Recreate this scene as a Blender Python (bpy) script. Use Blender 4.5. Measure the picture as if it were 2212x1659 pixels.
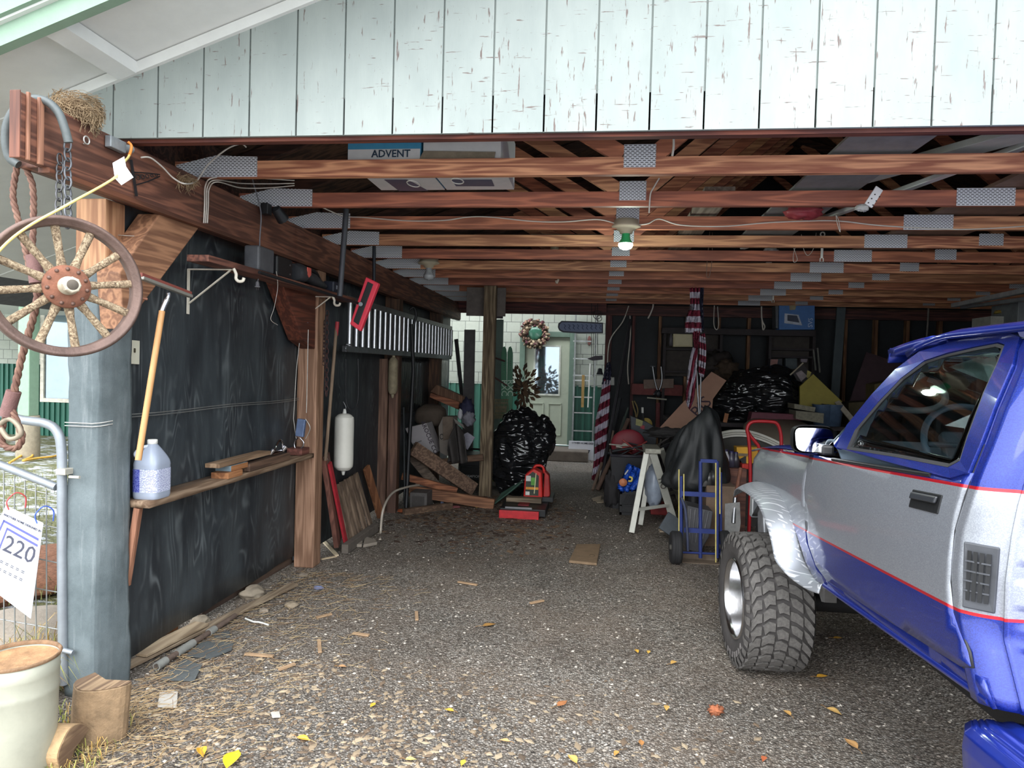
import bpy, bmesh, math, random
from mathutils import Vector as V, Matrix, noise as mnoise
for o in list(bpy.data.objects): bpy.data.objects.remove(o)
SC=bpy.context.scene; COL=SC.collection
# ---------------- camera ----------------
W,H,F=2212.,1659.,1480.
TH,PH,RO=math.radians(7.0),math.radians(1.38),.027
CAM=V((0,0,1.62))
FW=V((-math.sin(TH)*math.cos(PH),math.cos(TH)*math.cos(PH),-math.sin(PH)))
R0=V((math.cos(TH),math.sin(TH),0)); U0=R0.cross(FW)
RT=R0*math.cos(RO)+U0*math.sin(RO); UP=U0*math.cos(RO)-R0*math.sin(RO)
cd=bpy.data.cameras.new('camera'); cam=bpy.data.objects.new('camera',cd); COL.objects.link(cam)
cd.sensor_width=36; cd.lens=F/W*36; cd.clip_start=.05; cd.clip_end=300
M=Matrix((RT,UP,-FW)).transposed().to_4x4(); M.translation=CAM; cam.matrix_world=M
SC.camera=cam
def ray(x,y): return FW+RT*((x-W/2)/F)-UP*((y-H/2)/F)
def aY(x,y,Y): d=ray(x,y); return CAM+d*(Y/d.y)
def aX(x,y,X): d=ray(x,y); return CAM+d*(X/d.x)
def aZ(x,y,Z=0.): d=ray(x,y); return CAM+d*((Z-CAM.z)/d.z)
# ---------------- world, light, exposure ----------------
SC.view_settings.view_transform='Standard'; SC.view_settings.look='None'
SC.view_settings.gamma=1; SC.view_settings.use_curve_mapping=False
SC.view_settings.exposure=1.12
w=bpy.data.worlds.new('overcast_sky'); SC.world=w; w.use_nodes=True
nt=w.node_tree; nt.nodes.clear()
def wn(t): return nt.nodes.new(t)
tc=wn('ShaderNodeTexCoord'); sp=wn('ShaderNodeSeparateXYZ'); nt.links.new(tc.outputs['Generated'],sp.inputs[0])
mr=wn('ShaderNodeMapRange'); nt.links.new(sp.outputs['Y'],mr.inputs[0])
mr.inputs[1].default_value=-1; mr.inputs[2].default_value=1; mr.inputs[3].default_value=1.5; mr.inputs[4].default_value=.9
cr=wn('ShaderNodeValToRGB'); mz=wn('ShaderNodeMapRange'); nt.links.new(sp.outputs['Z'],mz.inputs[0])
mz.inputs[1].default_value=-.1; mz.inputs[2].default_value=1; nt.links.new(mz.outputs[0],cr.inputs[0])
cr.color_ramp.elements[0].color=(.90,.93,.96,1); cr.color_ramp.elements[1].color=(.86,.92,1,1)
bg=wn('ShaderNodeBackground'); nt.links.new(cr.outputs[0],bg.inputs[0]); za=wn('ShaderNodeMath'); za.operation='MULTIPLY_ADD'; nt.links.new(mz.outputs[0],za.inputs[0]); za.inputs[1].default_value=1.4; za.inputs[2].default_value=.9; zb=wn('ShaderNodeMath'); zb.operation='MULTIPLY'; nt.links.new(za.outputs[0],zb.inputs[0]); nt.links.new(mr.outputs[0],zb.inputs[1]); nt.links.new(zb.outputs[0],bg.inputs[1])
ow=wn('ShaderNodeOutputWorld'); nt.links.new(bg.outputs[0],ow.inputs[0])
sd=bpy.data.lights.new('cloudy_sun','SUN'); sd.energy=1.0; sd.angle=math.radians(50); sd.color=(1,.97,.92)
so=bpy.data.objects.new('cloudy_sun',sd); COL.objects.link(so); so.rotation_euler=(math.radians(50),0,math.radians(-14))
# ---------------- mesh helper ----------------
RND=random.Random(7)
class MB:
    def __init__(s): s.v=[]; s.f=[]; s.sm=[]; s.mi=[]; s.m=0
    def add(s,vs,fs,smooth=False):
        n=len(s.v); s.v+=[V(p) for p in vs]
        for f in fs: s.f.append([i+n for i in f]); s.sm.append(smooth); s.mi.append(s.m)
        return s
    def box(s,c,d,R=None):
        c=V(c); hx,hy,hz=d[0]/2,d[1]/2,d[2]/2
        P=[V((x,y,z)) for z in(-hz,hz) for y in(-hy,hy) for x in(-hx,hx)]
        if R: P=[R@p for p in P]
        return s.add([c+p for p in P],[(0,2,3,1),(4,5,7,6),(0,1,5,4),(2,6,7,3),(1,3,7,5),(0,4,6,2)])
    def bb(s,a,b): return s.box([(a[i]+b[i])/2 for i in range(3)],[abs(a[i]-b[i]) for i in range(3)])
    def bar(s,p,q,w,h,up=(0,0,1)):
        p,q=V(p),V(q); d=(q-p); L=d.length; d.normalize(); u=V(up)
        if abs(d.dot(u))>.98: u=V((0,1,0))
        sd=d.cross(u).normalized(); u=sd.cross(d)
        return s.box((p+q)/2,(L,w,h),Matrix((d,-sd,u)).transposed())
    def tube(s,pts,r,n=8,closed=False,caps=True):
        pts=[V(p) for p in pts]; m=len(pts); rs=r if isinstance(r,(list,tuple)) else [r]*m
        vs=[]; pu=None
        for i,p in enumerate(pts):
            a=pts[i-1] if (i>0 or closed) else p; b=pts[(i+1)%m] if (i<m-1 or closed) else p
            d=(b-a)
            if d.length<1e-9: d=V((0,0,1))
            d.normalize()
            if pu is None: pu=V((0,0,1)) if abs(d.z)<.9 else V((1,0,0))
            x=d.cross(pu).normalized(); y=x.cross(d).normalized(); pu=y
            for k in range(n):
                t=2*math.pi*k/n; vs.append(p+x*(math.cos(t)*rs[i])+y*(math.sin(t)*rs[i]))
        fs=[]
        for i in range(m if closed else m-1):
            j=(i+1)%m
            for k in range(n): fs.append((i*n+k,j*n+k,j*n+(k+1)%n,i*n+(k+1)%n))
        s.add(vs,fs,True)
        if caps and not closed:
            s.add(vs[:n],[tuple(range(n))]); s.add(vs[-n:],[tuple(reversed(range(n)))])
        return s
    def cyl(s,p,q,r,n=12,r2=None): return s.tube([p,q],[r,r if r2 is None else r2],n)
    def lathe(s,prof,o=(0,0,0),ax=(0,0,1),n=24,caps=False,smooth=True):
        o=V(o); ax=V(ax).normalized(); x=(V((1,0,0)) if abs(ax.x)<.9 else V((0,1,0))).cross(ax).normalized(); y=ax.cross(x)
        vs=[]; fs=[]
        for r,h in prof:
            for k in range(n):
                t=2*math.pi*k/n; vs.append(o+ax*h+x*(r*math.cos(t))+y*(r*math.sin(t)))
        for i in range(len(prof)-1):
            for k in range(n): fs.append((i*n+k,i*n+(k+1)%n,(i+1)*n+(k+1)%n,(i+1)*n+k))
        s.add(vs,fs,smooth)
        if caps: s.add(vs[:n],[tuple(reversed(range(n)))]); s.add(vs[-n:],[tuple(range(n))])
        return s
    def poly(s,pts,th):
        pts=[V(p) for p in pts]; th=V(th); n=len(pts)
        vs=pts+[p+th for p in pts]
        fs=[tuple(range(n)),tuple(reversed(range(n,2*n)))]+[(i,i+n,(i+1)%n+n,(i+1)%n) for i in range(n)]
        return s.add(vs,fs)
    def grid(s,fn,nu,nv,smooth=True,cu=False,cv=False):
        vs=[V(fn(i/nu,j/nv)) for i in range(nu+1-cu) for j in range(nv+1-cv)]; J=nv+1-cv; I=nu+1-cu
        fs=[(i*J+j,((i+1)%I)*J+j,((i+1)%I)*J+(j+1)%J,i*J+(j+1)%J) for i in range(nu) for j in range(nv)]
        return s.add(vs,fs,smooth)
    def blob(s,c,r,amp=0.,fr=2.,seed=0,nu=24,nv=16,ridge=False,R=None,sq=1.):
        c=V(c); vs=[]; off=V((seed*3.7,seed*1.3,seed))
        def fn(u,v):
            t=2*math.pi*u; p=math.pi*v; q=V((math.sin(p)*math.cos(t),math.sin(p)*math.sin(t),math.cos(p)))
            if sq!=1.: q=V([math.copysign(abs(a)**sq,a) for a in q])
            k=mnoise.noise(q*fr+off)
            if ridge: k=(.5-abs(k))*1.2+.5*(.3-abs(mnoise.noise(q*fr*2.7+off)))
            q=q*(1+amp*k); q=V((q.x*r[0],q.y*r[1],q.z*r[2]))
            return c+(R@q if R else q)
        return s.grid(fn,nu,nv,True,cu=True)
    def text(s,st,o,xd,yd,size,ext=.001,align='CENTER',bold=False):
        cu=bpy.data.curves.new('lettering','FONT'); cu.body=st; cu.size=size; cu.extrude=ext; cu.align_x=align; cu.align_y='CENTER'; cu.resolution_u=2
        if bold: cu.offset=size*.015
        ob=bpy.data.objects.new('lettering',cu); COL.objects.link(ob); bpy.context.view_layer.update()
        me=bpy.data.meshes.new_from_object(ob.evaluated_get(bpy.context.evaluated_depsgraph_get()))
        xd=V(xd).normalized(); yd=V(yd); yd=(yd-xd*yd.dot(xd)).normalized(); zd=xd.cross(yd); o=V(o)
        s.add([o+xd*v.co.x+yd*v.co.y+zd*v.co.z for v in me.vertices],[tuple(p.vertices) for p in me.polygons])
        bpy.data.objects.remove(ob); bpy.data.curves.remove(cu); bpy.data.meshes.remove(me); return s
LOC={}
def obj(name,mb,mat,parent=None,bev=0,origin=None,sub=0,solid=0):
    if origin is None:
        lo=[min(p[i] for p in mb.v) for i in range(3)]; hi=[max(p[i] for p in mb.v) for i in range(3)]
        origin=V(((lo[0]+hi[0])/2,(lo[1]+hi[1])/2,(lo[2]+hi[2])/2))
    origin=V(origin)
    me=bpy.data.meshes.new(name); me.from_pydata([tuple(p-origin) for p in mb.v],[],mb.f)
    for i,p in enumerate(me.polygons): p.use_smooth=mb.sm[i]; p.material_index=mb.mi[i]
    for m in (mat if isinstance(mat,(list,tuple)) else [mat]): me.materials.append(m)
    me.validate(); me.update()
    o=bpy.data.objects.new(name,me); COL.objects.link(o); LOC[o]=origin
    if parent is not None: o.parent=parent; o.location=origin-LOC[parent]
    else: o.location=origin
    if solid: md=o.modifiers.new('solid','SOLIDIFY'); md.thickness=solid; md.offset=0
    if bev: md=o.modifiers.new('bevel','BEVEL'); md.width=bev; md.segments=2; md.limit_method='ANGLE'
    if sub: md=o.modifiers.new('subd','SUBSURF'); md.levels=sub; md.render_levels=sub
    return o
def tag(o,label,cat,group=None,kind=None):
    if label: o['label']=label
    if cat: o['category']=cat
    if group: o['group']=group
    if kind: o['kind']=kind
    return o
def thing(name,label,cat,loc=(0,0,0),group=None):
    o=bpy.data.objects.new(name,None); o.empty_display_size=.05; COL.objects.link(o); o.location=loc; LOC[o]=V(loc)
    return tag(o,label,cat,group)
def one(name,label,cat,mb,mat,group=None,**k): return tag(obj(name,mb,mat,**k),label,cat,group)
def struct(name,mb,mat,parent=None,**k):
    o=obj(name,mb,mat,parent,**k)
    if parent is None: o['kind']='structure'
    return o
def dup(root,loc,rotz=0,label=None):
    r=root.copy(); COL.objects.link(r); r.location=loc; r.rotation_euler=(0,0,rotz); LOC[r]=V(loc)
    if label: r['label']=label
    for ch in list(root.children):
        c=ch.copy(); COL.objects.link(c); c.parent=r
        for g in list(ch.children):
            d=g.copy(); COL.objects.link(d); d.parent=c
    return r
# ---------------- materials ----------------
MC={}
def L3(c,k=1.): # sRGB 0-255 -> linear
    return tuple(((x/255/12.92) if x/255<=.04045 else ((x/255+.055)/1.055)**2.4)*k for x in c)+(1,)
class NT:
    def __init__(s,name):
        s.m=bpy.data.materials.new(name); s.m.use_nodes=True; s.t=s.m.node_tree; s.b=s.t.nodes['Principled BSDF']
    def n(s,ty,ins=None,**kw):
        d=s.t.nodes.new('ShaderNode'+ty)
        for k,v in kw.items(): setattr(d,k,v)
        for k,v in (ins or {}).items(): s.set(d.inputs[k],v)
        return d
    def set(s,i,v):
        if hasattr(v,'links') or isinstance(v,bpy.types.NodeSocket): s.t.links.new(v,i)
        else: i.default_value=v
    def ramp(s,f,stops,interp='LINEAR'):
        r=s.n('ValToRGB',{0:f}); e=r.color_ramp.elements; r.color_ramp.interpolation=interp
        while len(e)<len(stops): e.new(.5)
        for k,(p,c) in enumerate(stops): e[k].position=p; e[k].color=c if isinstance(c,tuple) else (c,c,c,1)
        return r.outputs[0]
    def math(s,op,a,b=0.,c=0.):
        r=s.n('Math',{0:a,1:b,2:c},operation=op); return r.outputs[0]
    def mix(s,f,a,b,mode='MIX'):
        r=s.n('MixRGB',{0:f,1:a,2:b},blend_type=mode); return r.outputs[0]
    def co(s,scale=(1,1,1),kind='Object',rnd=True):
        o=s.n('NewGeometry').outputs['Position'] if kind=='World' else s.n('TexCoord').outputs[kind]
        mp=s.n('Mapping',{0:o}); mp.inputs['Scale'].default_value=scale
        if rnd:
            oi=s.n('ObjectInfo'); q=s.math('MULTIPLY',oi.outputs['Random'],37.); cb=s.n('CombineXYZ',{0:q,1:q,2:q}); s.set(mp.inputs['Location'],cb.outputs[0])
        return mp.outputs[0]
    def noise(s,co,scale,det=4.,rough=.6,dist=0.):
        return s.n('TexNoise',{'Vector':co,'Scale':scale,'Detail':det,'Roughness':rough,'Distortion':dist}).outputs[0]
    def bump(s,h,st=.3,d=.01):
        b=s.n('Bump',{'Strength':st,'Distance':d,'Height':h}); s.set(s.b.inputs['Normal'],b.outputs[0])
    def fin(s,col,rough=.6,metal=0.):
        s.set(s.b.inputs['Base Color'],col); s.set(s.b.inputs['Roughness'],rough); s.b.inputs['Metallic'].default_value=metal; return s.m
def plain(c,rough=.6,metal=0.,var=.25,bump=.1,scale=12.,name=None,coat=0,trans=0,alpha=1,sheen=0):
    key=('p',c,rough,metal,var,bump,scale,coat,trans,alpha)
    if key in MC: return MC[key]
    t=NT(name or 'surface'); co=t.co(); n=t.noise(co,scale,5.,.65)
    c0=L3(c); a=tuple(x*(1-var) for x in c0[:3])+(1,); b=tuple(min(1,x*(1+var)) for x in c0[:3])+(1,)
    if bump: t.bump(t.noise(co,scale*6,3.),bump,.004)
    m=t.fin(t.ramp(n,[(.3,a),(.7,b)]),rough,metal)
    if coat: t.b.inputs['Coat Weight'].default_value=coat; t.b.inputs['Coat Roughness'].default_value=.06
    if trans: t.b.inputs['Transmission Weight'].default_value=trans
    if alpha<1: t.b.inputs['Alpha'].default_value=alpha
    MC[key]=m; return m
def wood(light,dark,ax='x',grain=22.,rough=.7,dirt=.35,sc=1.,spread=1.,coord='Object'):
    key=('w',light,dark,ax,grain,rough,dirt,sc)
    if key in MC: return MC[key]
    t=NT('wood'); k=[15*sc,15*sc,15*sc]; k['xyz'.index(ax)]=1.1*sc
    co=t.co(tuple(k)); n=t.noise(co,1.,2.,.5,.2); grain=grain*.75
    r=t.math('SINE',t.math('MULTIPLY',n,grain*2.2)); r=t.math('MULTIPLY_ADD',r,.5,.5)
    fi=[60*sc]*3; fi['xyz'.index(ax)]=2.5*sc
    fine=t.noise(t.co(tuple(fi)),1.,4.,.7)
    mixf=t.math('MULTIPLY_ADD',fine,.55,t.math('MULTIPLY',t.math('POWER',r,1.6),.32))
    a,b=L3(light),L3(dark)
    c=t.ramp(mixf,[(.25,b),(.62,a)])
    big=t.noise(t.co((1.3*sc,)*3),1.5,3.)
    c=t.mix(t.math('MULTIPLY',t.ramp(big,[(.42,0.),(.7,1.)]),dirt),c,tuple(x*.35 for x in b[:3])+(1,))
    t.bump(mixf,.35,.003); MC[key]=t.fin(c,rough); return MC[key]
# ================= structure =================
def shingles(col,bw=.2,bh=.19,mort=(90,95,92)):
    t=NT('painted_shingles'); g=t.n('NewGeometry').outputs['Position']; s=t.n('SeparateXYZ',{0:g})
    cb=t.n('CombineXYZ',{0:s.outputs[0],1:s.outputs[2],2:0.})
    nz=t.noise(cb.outputs[0],.8,1.); 
    b=t.n('TexBrick',{'Vector':cb.outputs[0],'Scale':1.,'Mortar Size':.006,'Bias':0.,'Brick Width':bw,'Row Height':bh,'Color1':L3(col),'Color2':L3(tuple(c*.93 for c in col)),'Mortar':L3(mort),'Mortar Smooth':.2}); b.squash=1.3; b.squash_frequency=3
    n=t.noise(cb.outputs[0],14.,4.); c=t.mix(.25,b.outputs[0],t.ramp(n,[(.35,L3(tuple(c*.85 for c in col))),(.65,L3(col))]),'MIX')
    t.bump(b.outputs['Fac'],.6,.01); t.b.inputs['Roughness'].default_value=.7
    return t.fin(c,.7)
SHG=shingles((170,176,164))
def siding():
    t=NT('weathered_white_siding'); co=t.co((1,1,1),'World',False)
    n1=t.noise(t.co((70,70,9),'World',False),1.,3.,.6); n2=t.noise(t.co((9,9,90),'World',False),1.,3.,.6); big=t.noise(co,1.1,3.)
    m=t.math('MAXIMUM',n1,t.math('MULTIPLY',n2,.97)); th=t.math('ADD',m,t.math('MULTIPLY',big,.18))
    x=t.n('SeparateXYZ',{0:co}).outputs[0]; th=t.math('ADD',th,t.math('MULTIPLY',x,.006))
    f=t.ramp(th,[(.735,0.),(.775,1.)]); sp=t.ramp(t.noise(co,95.,2.),[(.72,0.),(.76,1.)])
    dirt=t.ramp(t.noise(t.co((5,5,2),'World',False),1.,4.),[(.3,L3((136,145,142))),(.7,L3((152,160,156)))])
    c=t.mix(f,dirt,L3((104,92,88))); c=t.mix(t.math('MULTIPLY',sp,.7),c,L3((110,105,100)))
    t.bump(n1,.25,.003); return t.fin(c,.75)
SID=siding(); SOF=plain((218,220,217),.75,0,.05,.15,6.)
def black_ply():
    t=NT('black_painted_plywood'); co=t.co((.7,2.2,.55),'World',False); n=t.noise(co,1.4,2.,.5,.6)
    r=t.math('SINE',t.math('MULTIPLY',n,110.)); r=t.math('MULTIPLY_ADD',r,.5,.5)
    pat=t.ramp(t.noise(t.co((1,2.5,1.6),'World',False),1.7,3.),[(.45,0.),(.66,1.)])
    k=t.math('MULTIPLY',t.math('POWER',r,4.),pat); sc=t.ramp(t.noise(t.co((1,70,5),'World',False),1.,5.,.8),[(.62,0.),(.72,1.)])
    k=t.math('MAXIMUM',t.math('MULTIPLY',k,.30),t.math('MULTIPLY',sc,.35))
    base=t.ramp(t.noise(co,2.4,5.),[(.35,L3((38,43,48))),(.7,L3((66,73,77)))])
    c=t.mix(k,base,L3((150,158,160))); t.bump(t.math('ADD',t.noise(t.co((1,60,6),'World',False),1.,3.),t.math('MULTIPLY',r,.3)),.4,.003)
    return t.fin(c,.5)
BPLY=black_ply()
def gravel():
    t=NT('damp_gravel'); co=t.co((1,1,1),'World',False)
    v1=t.n('TexVoronoi',{'Vector':co,'Scale':95.}); v2=t.n('TexVoronoi',{'Vector':co,'Scale':38.})
    cc=t.n('SeparateXYZ',{0:v1.outputs['Color']}); peb=t.ramp(cc.outputs[0],[(0.,L3((108,98,88))),(.35,L3((160,149,136))),(.7,L3((196,185,171))),(.9,L3((224,215,202))),(1.,L3((240,234,224)))])
    edge=t.ramp(v1.outputs['Distance'],[(.0,1.),(.55,.35)]); c=t.mix(1.,peb,edge,'MULTIPLY')
    soil=t.ramp(t.noise(co,9.,6.,.7),[(.35,L3((92,76,62))),(.7,L3((140,119,99)))])
    mm=t.ramp(t.noise(co,1.3,5.,.65),[(.38,0.),(.62,1.)]); c=t.mix(t.math('MULTIPLY_ADD',mm,.35,.65),soil,c)
    dk=t.ramp(t.noise(co,.55,4.,.6),[(.40,.62),(.56,1.)]); c=t.mix(.75,c,dk,'MULTIPLY')
    t.bump(t.math('ADD',v1.outputs['Distance'],t.math('MULTIPLY',v2.outputs['Distance'],.7)),.9,.012)
    return t.fin(c,.8)
def lawn():
    t=NT('snowy_lawn'); co=t.co((1,1,1),'World',False)
    g=t.ramp(t.noise(co,22.,6.,.8),[(.3,L3((52,60,34))),(.55,L3((104,104,66))),(.75,L3((160,150,110)))])
    s=t.ramp(t.math('ADD',t.noise(co,2.2,4.,.6),t.math('MULTIPLY',t.noise(t.co((6,26,6),'World',False),1.,4.,.7),.8)),[(.90,0.),(1.0,1.)]); c=t.mix(s,g,L3((180,184,190)))
    t.bump(t.noise(co,30.,4.),1.,.04); return t.fin(c,.85)
ROOFD=wood((92,66,50),(48,34,28),'x',10,.85,.6); REDW=wood((172,92,58),(92,42,30),'x',26,.62,.25)
REDY=wood((142,94,74),(88,56,46),'y',20,.6,.45); REDZ=wood((176,126,100),(132,90,70),'z',18,.6,.2)
DRKW=wood((94,62,50),(52,34,30),'x',18,.75,.4); DRKZ=wood((96,66,54),(54,36,31),'z',18,.75,.4)
GREYX=wood((150,134,112),(96,82,66),'x',18,.8,.3); GREYZ=wood((150,132,106),(92,76,58),'z',20,.8,.25); GREYY=wood((152,136,112),(98,84,66),'y',18,.8,.3)
STUD=wood((150,112,78),(96,64,46),'z',16,.75,.3)
b=MB(); b.bb((-2.55,-3,-.4),(7.6,13.5,0)); struct('floor',b,gravel())
b=MB(); b.bb((-20,-3,-.45),(-2.55,30,-.03)); b.bb((-2.55,13.5,-.45),(20,30,-.03)); struct('floor_lawn',b,lawn())
def zr(X): return 2.83+.348*(X+2.40)
HB=2.632
b=MB(); g0=-2.036-.2225*2; xs=[-2.62]+[g0+.2225*i for i in range(44)]
for i in range(len(xs)-1):
    a,c=xs[i]+.004,xs[i+1]-.004
    if a>2.35: break
    if i==0 : a=-2.62; 
    if c>2.35: c=2.35
    zb=HB; b.poly([(a,2.95,zb),(c,2.95,zb),(c,2.95,zr(c)+.05),(a,2.95,max(zb+.02,zr(a)+.05))],(0,.016,0))
b.bb((-2.62,2.962,HB+.003),(2.40,2.975,zr(-2.5))); b.poly([(-2.60,2.962,HB+.005),(2.4,2.962,HB+.005),(2.4,2.962,zr(2.4)+.12),(-2.6,2.962,zr(-2.6)+.05)],(0,.02,0))
for i in range(22): # right half of the gable
    a=2.354+.2225*i; c=min(a+.2185,7.3); b.poly([(a,2.95,HB),(c,2.95,HB),(c,2.95,zr(min(2.4,4.8-c))+.05),(a,2.95,zr(min(2.4,4.8-a))+.05)],(0,.011,0))
b.poly([(2.4,2.962,HB+.005),(7.3,2.962,HB+.005),(7.3,2.962,zr(-2.5)+.12),(2.4,2.962,zr(2.4)+.13)],(0,.02,0)); struct('wall_front',b,SID)
b=MB(); b.bb((-2.30,2.985,HB-.012),(7.3,3.03,HB+.23)); struct('trim_1',b,wood((128,72,56),(84,44,38),'x',18,.7,.2))   # inner header board
b=MB(); b.poly([(-2.6,2.93,zr(-2.6)),(2.5,2.93,zr(2.5)),(2.5,2.93,zr(2.5)+.05),(-2.6,2.93,zr(-2.6)+.05)],(0,.02,0)); struct('trim_2',b,SOF)
# roof: outside eave and gable overhang boards are painted white, inside is dark decking
def slope(x0,x1,y0,y1,dz,th): 
    return [(x0,y0,zr(x0)+dz),(x1,y0,zr(x1)+dz),(x1,y1,zr(x1)+dz),(x0,y1,zr(x0)+dz)]
b=MB(); b.poly(slope(-4.4,2.4,2.42,2.95,.055,0),(0,0,.02)); b.poly([(2.4,2.42,zr(2.4)+.055),(7.6,2.42,zr(-2.8)+.055),(7.6,2.95,zr(-2.8)+.055),(2.4,2.95,zr(2.4)+.055)],(0,0,.02)); b.poly(slope(-4.4,-2.42,2.95,11,.055,0),(0,0,.02))
for k in range(5): 
    b.poly([(-4.4,2.95+1.6*k,zr(-4.4)+.05),(-2.42,2.95+1.6*k,zr(-2.42)+.05),(-2.42,2.965+1.6*k,zr(-2.42)+.05),(-4.4,2.965+1.6*k,zr(-4.4)+.05)],(0,0,.006))
struct('trim_3',b,SOF)
for i,xx in enumerate((-2.13,-1.0,.1)): 
    b=MB(); b.poly([(xx-.085,2.48,zr(xx-.085)-.005),(xx+.0,2.48,zr(xx)-.005),(xx,2.48,zr(xx)+.05),(xx-.085,2.48,zr(xx-.085)+.05)],(0,.45,0)); struct('trim_%d'%(4+i),b,SOF)
GRN=plain((132,158,138),.6,0,.08,.2,9.); GRN2=plain((150,176,156),.6,0,.08,.2,9.)
b=MB(); b.poly([(-4.4,2.44,zr(-4.4)-.025),(2.4,2.44,zr(2.4)-.025),(2.4,2.44,zr(2.4)+.2),(-4.4,2.44,zr(-4.4)+.2)],(0,.045,0)); struct('trim_7',b,GRN)
b=MB(); b.poly([(-4.4,2.40,zr(-4.4)+.065),(2.4,2.40,zr(2.4)+.065),(2.4,2.40,zr(2.4)+.24),(-4.4,2.40,zr(-4.4)+.24)],(0,.036,0)); struct('trim_8',b,GRN)
b=MB(); b.poly(slope(-2.42,2.42,2.98,10.9,.11,0),(0,0,.03)); b.poly([(2.42,2.98,zr(2.42)+.11),(7.5,2.98,zr(-2.66)+.11),(7.5,10.9,zr(-2.66)+.11),(2.42,10.9,zr(2.42)+.11)],(0,0,.03)); struct('ceiling',b,ROOFD)
# roof top covering
b=MB(); b.poly(slope(-5.3,2.42,2.36,11.1,.24,0),(0,0,.02)); b.poly([(2.42,2.36,zr(2.42)+.24),(8.3,2.36,zr(-3.46)+.24),(8.3,11.1,zr(-3.46)+.24),(2.42,11.1,zr(2.42)+.24)],(0,0,.02)); struct('ceiling_roofing',b,plain((80,80,84),.9))
# left wall plywood, lapped sheets; beyond the opening post it continues to the back
b=MB()
b.grid(lambda u,v:(-2.335+.012*mnoise.noise(V((u*9,v*3,2))), 3.06+u*2.1, .075+.02*(.5-mnoise.noise(V((u*5,0,3))))*(1-v)+v*(2.40-.07)),30,16)
b.bb((-2.345,5.15,.05),(-2.33,10.7,2.42)); struct('wall_left',b,BPLY,solid=.012)
PS=NT('black_plastic_sheet'); PS.bump(PS.noise(PS.co((1,9,2.2)),1.6,3.,.5,.8),1.,.03); PS=PS.fin((.03,.035,.04,1),.25)
b=MB(); b.grid(lambda u,v:(-2.308+.010*mnoise.noise(V((u*8,v*5,1))),7.6+u*2.9,1.02+v*.68),30,10); one('plastic_sheet','shiny wrinkled black plastic sheet on the far left wall under the ladder','plastic sheet',b,PS,solid=.003)
# right wall, rear wall
DK=plain((44,46,50),.8,0,.2,.2,4.)
b=MB(); b.bb((7.3,2.95,0),(7.4,10.9,2.7)); struct('wall_right',b,DK)
b=MB(); b.bb((3.6,2.95,0),(7.3,3.05,HB)); struct('wall_front_right',b,SID)
b=MB(); b.bb((.12,10.84,0),(7.35,10.9,2.66)); struct('wall_back',b,plain((34,38,42),.7,0,.25,.3,5.))
for i,x in enumerate((.17,.55,.95,1.35,1.83,2.27,3.14,3.66,4.09,4.53,4.98,5.5,6.0,6.5)):
    b=MB(); b.box((x,10.78,1.3),(.045 if i else .09,.1,2.5)); struct('trim_stud_%d'%(i+1),b,STUD if i not in(0,1) else wood((120,66,60),(76,40,40),'z',14,.7,.2))
b=MB(); b.box((2.5,10.70,2.53),(9.7,.05,.13)); struct('trim_9',b,wood((98,58,52),(60,36,36),'x',18,.7,.2))
b=MB(); b.box((2.5,10.79,2.60),(9.7,.13,.06)); struct('trim_10',b,DRKW)
# house behind
b=MB()
b.bb((-20,12.70,1.42),(-11.25,12.75,4)); b.bb((-11.25,12.70,2.75),(-9.0,12.75,4)); b.bb((-9.0,12.70,1.3),(-1.40,12.75,3.6)); b.bb((-1.40,12.70,2.28),(-.42,12.75,3.6)); b.bb((-.42,12.70,1.3),(9,12.75,3.6))
struct('wall_house',b,SHG)
b=MB(); MG=plain((44,98,82),.45,.1,.12,.05,3.)
def ribs(x0,x1,z0,z1):
    n=int((x1-x0)/.115); b.bb((x0,12.72,z0),(x1,12.75,z1))
    for i in range(n): x=x0+(i+.5)*(x1-x0)/n; b.bb((x-.02,12.69,z0),(x+.02,12.72,z1))
ribs(-20,-11.25,-.03,1.42); ribs(-11.25,-9,-.03,.68); ribs(-9,-1.42,-.03,1.30); ribs(-.40,9,-.03,1.32); b.bb((-1.42,12.71,-.03),(-.40,12.76,.2)); struct('wall_house_skirt',b,MG)
b=MB(); b.bb((-20,12.9,3.4),(9,13.2,3.9)); b.bb((-20,12.1,3.6),(9,13.2,3.7)); struct('trim_11',b,plain((120,124,120),.7))
GLS=plain((150,165,175),.04,.9,.1,0,1.)
def winmat():
    t=NT('window_glass'); t.b.inputs['Metallic'].default_value=0; return t.fin((.03,.035,.04,1),.03)
WG=winmat(); WG.node_tree.nodes['Principled BSDF'].inputs['Specular IOR Level'].default_value=1.
wr=thing('window_1',None,None,(-10.1,12.7,1.7)); wr['kind']='structure'
b=MB(); b.bb((-11.25,12.68,.66),(-11.17,12.73,2.75)); b.bb((-9.08,12.68,.66),(-9,12.73,2.75)); b.bb((-11.17,12.68,.66),(-9.08,12.73,.74)); b.bb((-11.17,12.68,2.67),(-9.08,12.73,2.75)); b.bb((-10.15,12.685,.74),(-10.09,12.73,2.67)); obj('window_frame',b,plain((220,214,198),.5),wr,bev=.006)
b=MB(); b.bb((-11.17,12.715,.74),(-9.08,12.72,2.67)); obj('pane',b,GLS,wr)
b=MB(); b.bb((-11.17,12.74,.74),(-9.08,12.80,1.35)); obj('curtain',b,plain((190,192,200),.9),wr)
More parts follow.
